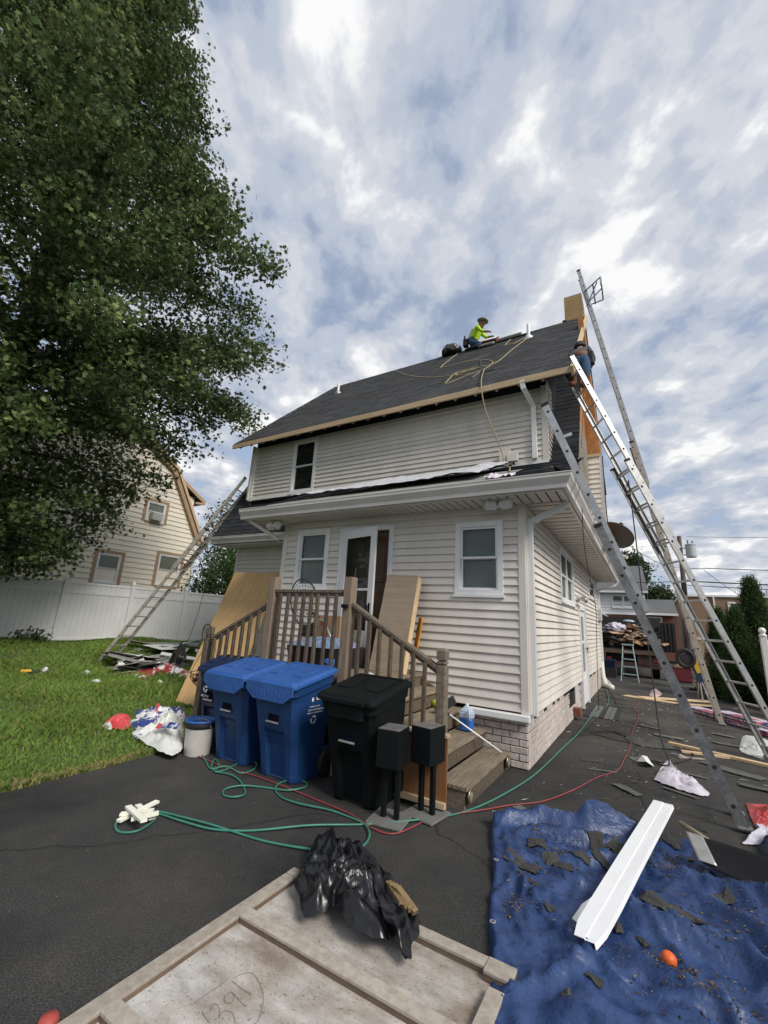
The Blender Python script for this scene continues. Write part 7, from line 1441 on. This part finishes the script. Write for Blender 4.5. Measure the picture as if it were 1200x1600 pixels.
gq = glyphs(.26, .030, Matrix.Translation((-4.81, 3.393, .267)) @ Matrix.Rotation(R(-10), 4, 'Y') @ Matrix.Rotation(R(52), 4, 'X'), None, white_print, 8); adopt(gq, t)
MB().box(-.035, .035, -.03, .03, 0, .004, Matrix.Translation((-5.0, 3.385, .235)) @ Matrix.Rotation(R(52), 4, 'X')).build('red_patch', redw, t)
crumple('plastic_wrapper', 'pale crumpled wrapper on the lawn below the tan ladder', 'wrapper', [gl(*k) for k in ((176, 1046), (184, 1040), (198, 1046), (200, 1052), (185, 1050))], whitew, 6, .14, LW)
crumple('plastic_wrapper', 'long white and red wrappers in front of the plant hook', 'wrapper', [gl(*k) for k in ((200, 1056), (215, 1046), (245, 1040), (268, 1042), (300, 1054), (300, 1060), (250, 1056), (225, 1062))], mat('white_red_wrapper', (.70, .69, .67), .45, .7, 4, col2=(.42, .05, .06), hard=1), 7, .16, LW)
crumple('plastic_wrapper', 'folded pinkish wrapper among the white wrappers on the lawn', 'wrapper', [gl(*k) for k in ((208, 1050), (230, 1046), (236, 1054), (215, 1056))], mat('pink_wrapper', (.55, .36, .38), .5, .4, 8), 8, .16, LW)
t = thing('cordless_drill', 'yellow and black cordless drill lying on the lawn', 'drill', gl(45, 1042)); p = gl(45, 1043)
MB().cyl(p + Vector((-.02, -.12, .06)), p + Vector((0, .05, .06)), .05, .045).build('motor', mat('drill_yellow', (.65, .33, .02), .5), t); MB().cyl(p + Vector((0, .05, .06)), p + Vector((.02, .20, .06)), .04, .02).build('chuck', rubber, t); MB().beam(p + Vector((-.01, 0, .05)), p + Vector((.12, .02, .02)), .06, .05).build('grip', rubber, t); MB().box(p.x + .10, p.x + .20, p.y - .04, p.y + .1, p.z - .01, p.z + .07).build('battery', rubber, t)
crumple('plastic_wrapper', 'small white wrapper near the drill on the lawn', 'wrapper', [gl(*k) for k in ((62, 1046), (70, 1039), (80, 1044), (90, 1049), (70, 1050))], mat('mixed_wrapper', (.6, .6, .6)), 9, .10, LW)
# debris by the fence
t = thing('torn_roofing_pile', 'heap of torn grey roofing sheets and boards near the fence', 'debris pile', gl(245, 1018)); rg = random.Random(41)
for k in range(34):
    c = gl(rg.uniform(200, 290), rg.uniform(1006, 1030)); c.z += rg.uniform(.0, .2); M = Matrix.Translation(c) @ Matrix.Rotation(rg.uniform(0, 3.1), 4, 'Z') @ Matrix.Rotation(rg.uniform(-.3, .3), 4, 'X') @ Matrix.Rotation(rg.uniform(-.25, .25), 4, 'Y'); a_, b_ = rg.uniform(.3, .85), rg.uniform(.06, .34)
    MB().box(-a_, a_, -b_, b_, 0, .015, M).build('torn_sheet', rg.choice([scr_m, gs_m, whitew, whitew, fr_m, und]), t)
crumple('black_tarp_piece', 'black sagging cloth standing beside the plant hook', 'cloth', [gl(*k) for k in ((262, 1024), (272, 1018), (290, 1022), (292, 1034), (270, 1036))], rubber, 12, .45)
# shepherd hook with wire basket
hb = gp(305, 1150, .03); t = thing('shepherd_hook', 'thin black shepherd hook standing at the lawn edge', 'plant hook', hb)
hx, hy = hb.x, hb.y; MB().tube(smooth_path([(hx, hy, 0), (hx - .01, hy, .8), (hx, hy, 1.28), (hx - .05, hy + .0, 1.39), (hx - .14, hy, 1.38), (hx - .17, hy, 1.27), (hx - .15, hy, 1.22)], 6), .008, n=6).build('rod', rubber, t, smooth=True)
t = thing('wire_basket', 'black wire hanging basket behind the shepherd hook', 'basket', (-6.0, 4.75, .5)); bc = Vector((-6.05, 4.78, .62))
for r_, z in ((.26, .0), (.25, -.06), (.20, -.14), (.11, -.22)): MB().tube([bc + Vector((r_ * math.cos(a), r_ * math.sin(a), z)) for a in [k * 2 * math.pi / 20 for k in range(20)]], .006, n=4, closed=True).build('ring', rubber, t)
for k in range(12): a = k * 2 * math.pi / 12; MB().tube([bc + Vector((r_ * math.cos(a), r_ * math.sin(a), z)) for r_, z in ((.26, 0), (.25, -.06), (.20, -.14), (.10, -.23))], .005, n=4).build('rib', rubber, t)
for k in range(3): a = k * 2.09; MB().tube([bc + Vector((.26 * math.cos(a), .26 * math.sin(a), 0)), bc + Vector((0, 0, .62))], .004, n=4).build('chain', rubber, t)
MB().tube(smooth_path([(bc.x, bc.y, .0), (bc.x - .02, bc.y, .9), (bc.x - .01, bc.y, 1.3), (bc.x, bc.y, 1.25)], 5), .008).build('stand_rod', rubber, t)
lump((bc.x, bc.y, bc.z - .08), .17, .17, .10, f=4, amp=.5, seed=6).build('dry_moss', mat('dry_moss', (.12, .075, .05), .95, .5, 20), t, smooth=True)
t = thing('garden_planter', 'small white planter table with grey flowers by the fence', 'planter', (-9.5, 7.2, .1)); MB().box(-9.3, -8.8, 6.9, 7.3, .60, .65).build('table_top', white_pvc, t)
for a_, b_ in ((-9.25, 6.95), (-8.85, 6.95), (-9.25, 7.25), (-8.85, 7.25)): MB().box(a_ - .02, a_ + .02, b_ - .02, b_ + .02, .0, .60).build('leg', white_pvc, t)
rgn = np.random.default_rng(5); leaf_cloud('flowers', t, np.array([[-9.0, 7.1, .82]]) + rgn.normal(size=(40, 3)) * np.array([.14, .12, .09]), .07, rgn, (.30, .32, .28), .7, per=4, spread=.05, lobes=False)
# cords running down by the plywood sheet
t = thing('hanging_cable', 'thin cable running down past the left eave and plywood sheet', 'cable', (-8.2, 6.8, 3)); MB().tube(smooth_path([(-8.3, 7.1, 4.4), (-8.55, 6.9, 3.9), (-8.8, 6.8, 3.5), (-8.6, 6.4, 2.2), (-8.0, 5.8, 1.2), (-7.7, 5.2, .1)], 6), .006, n=5).build('cable', rubber, t, smooth=True)
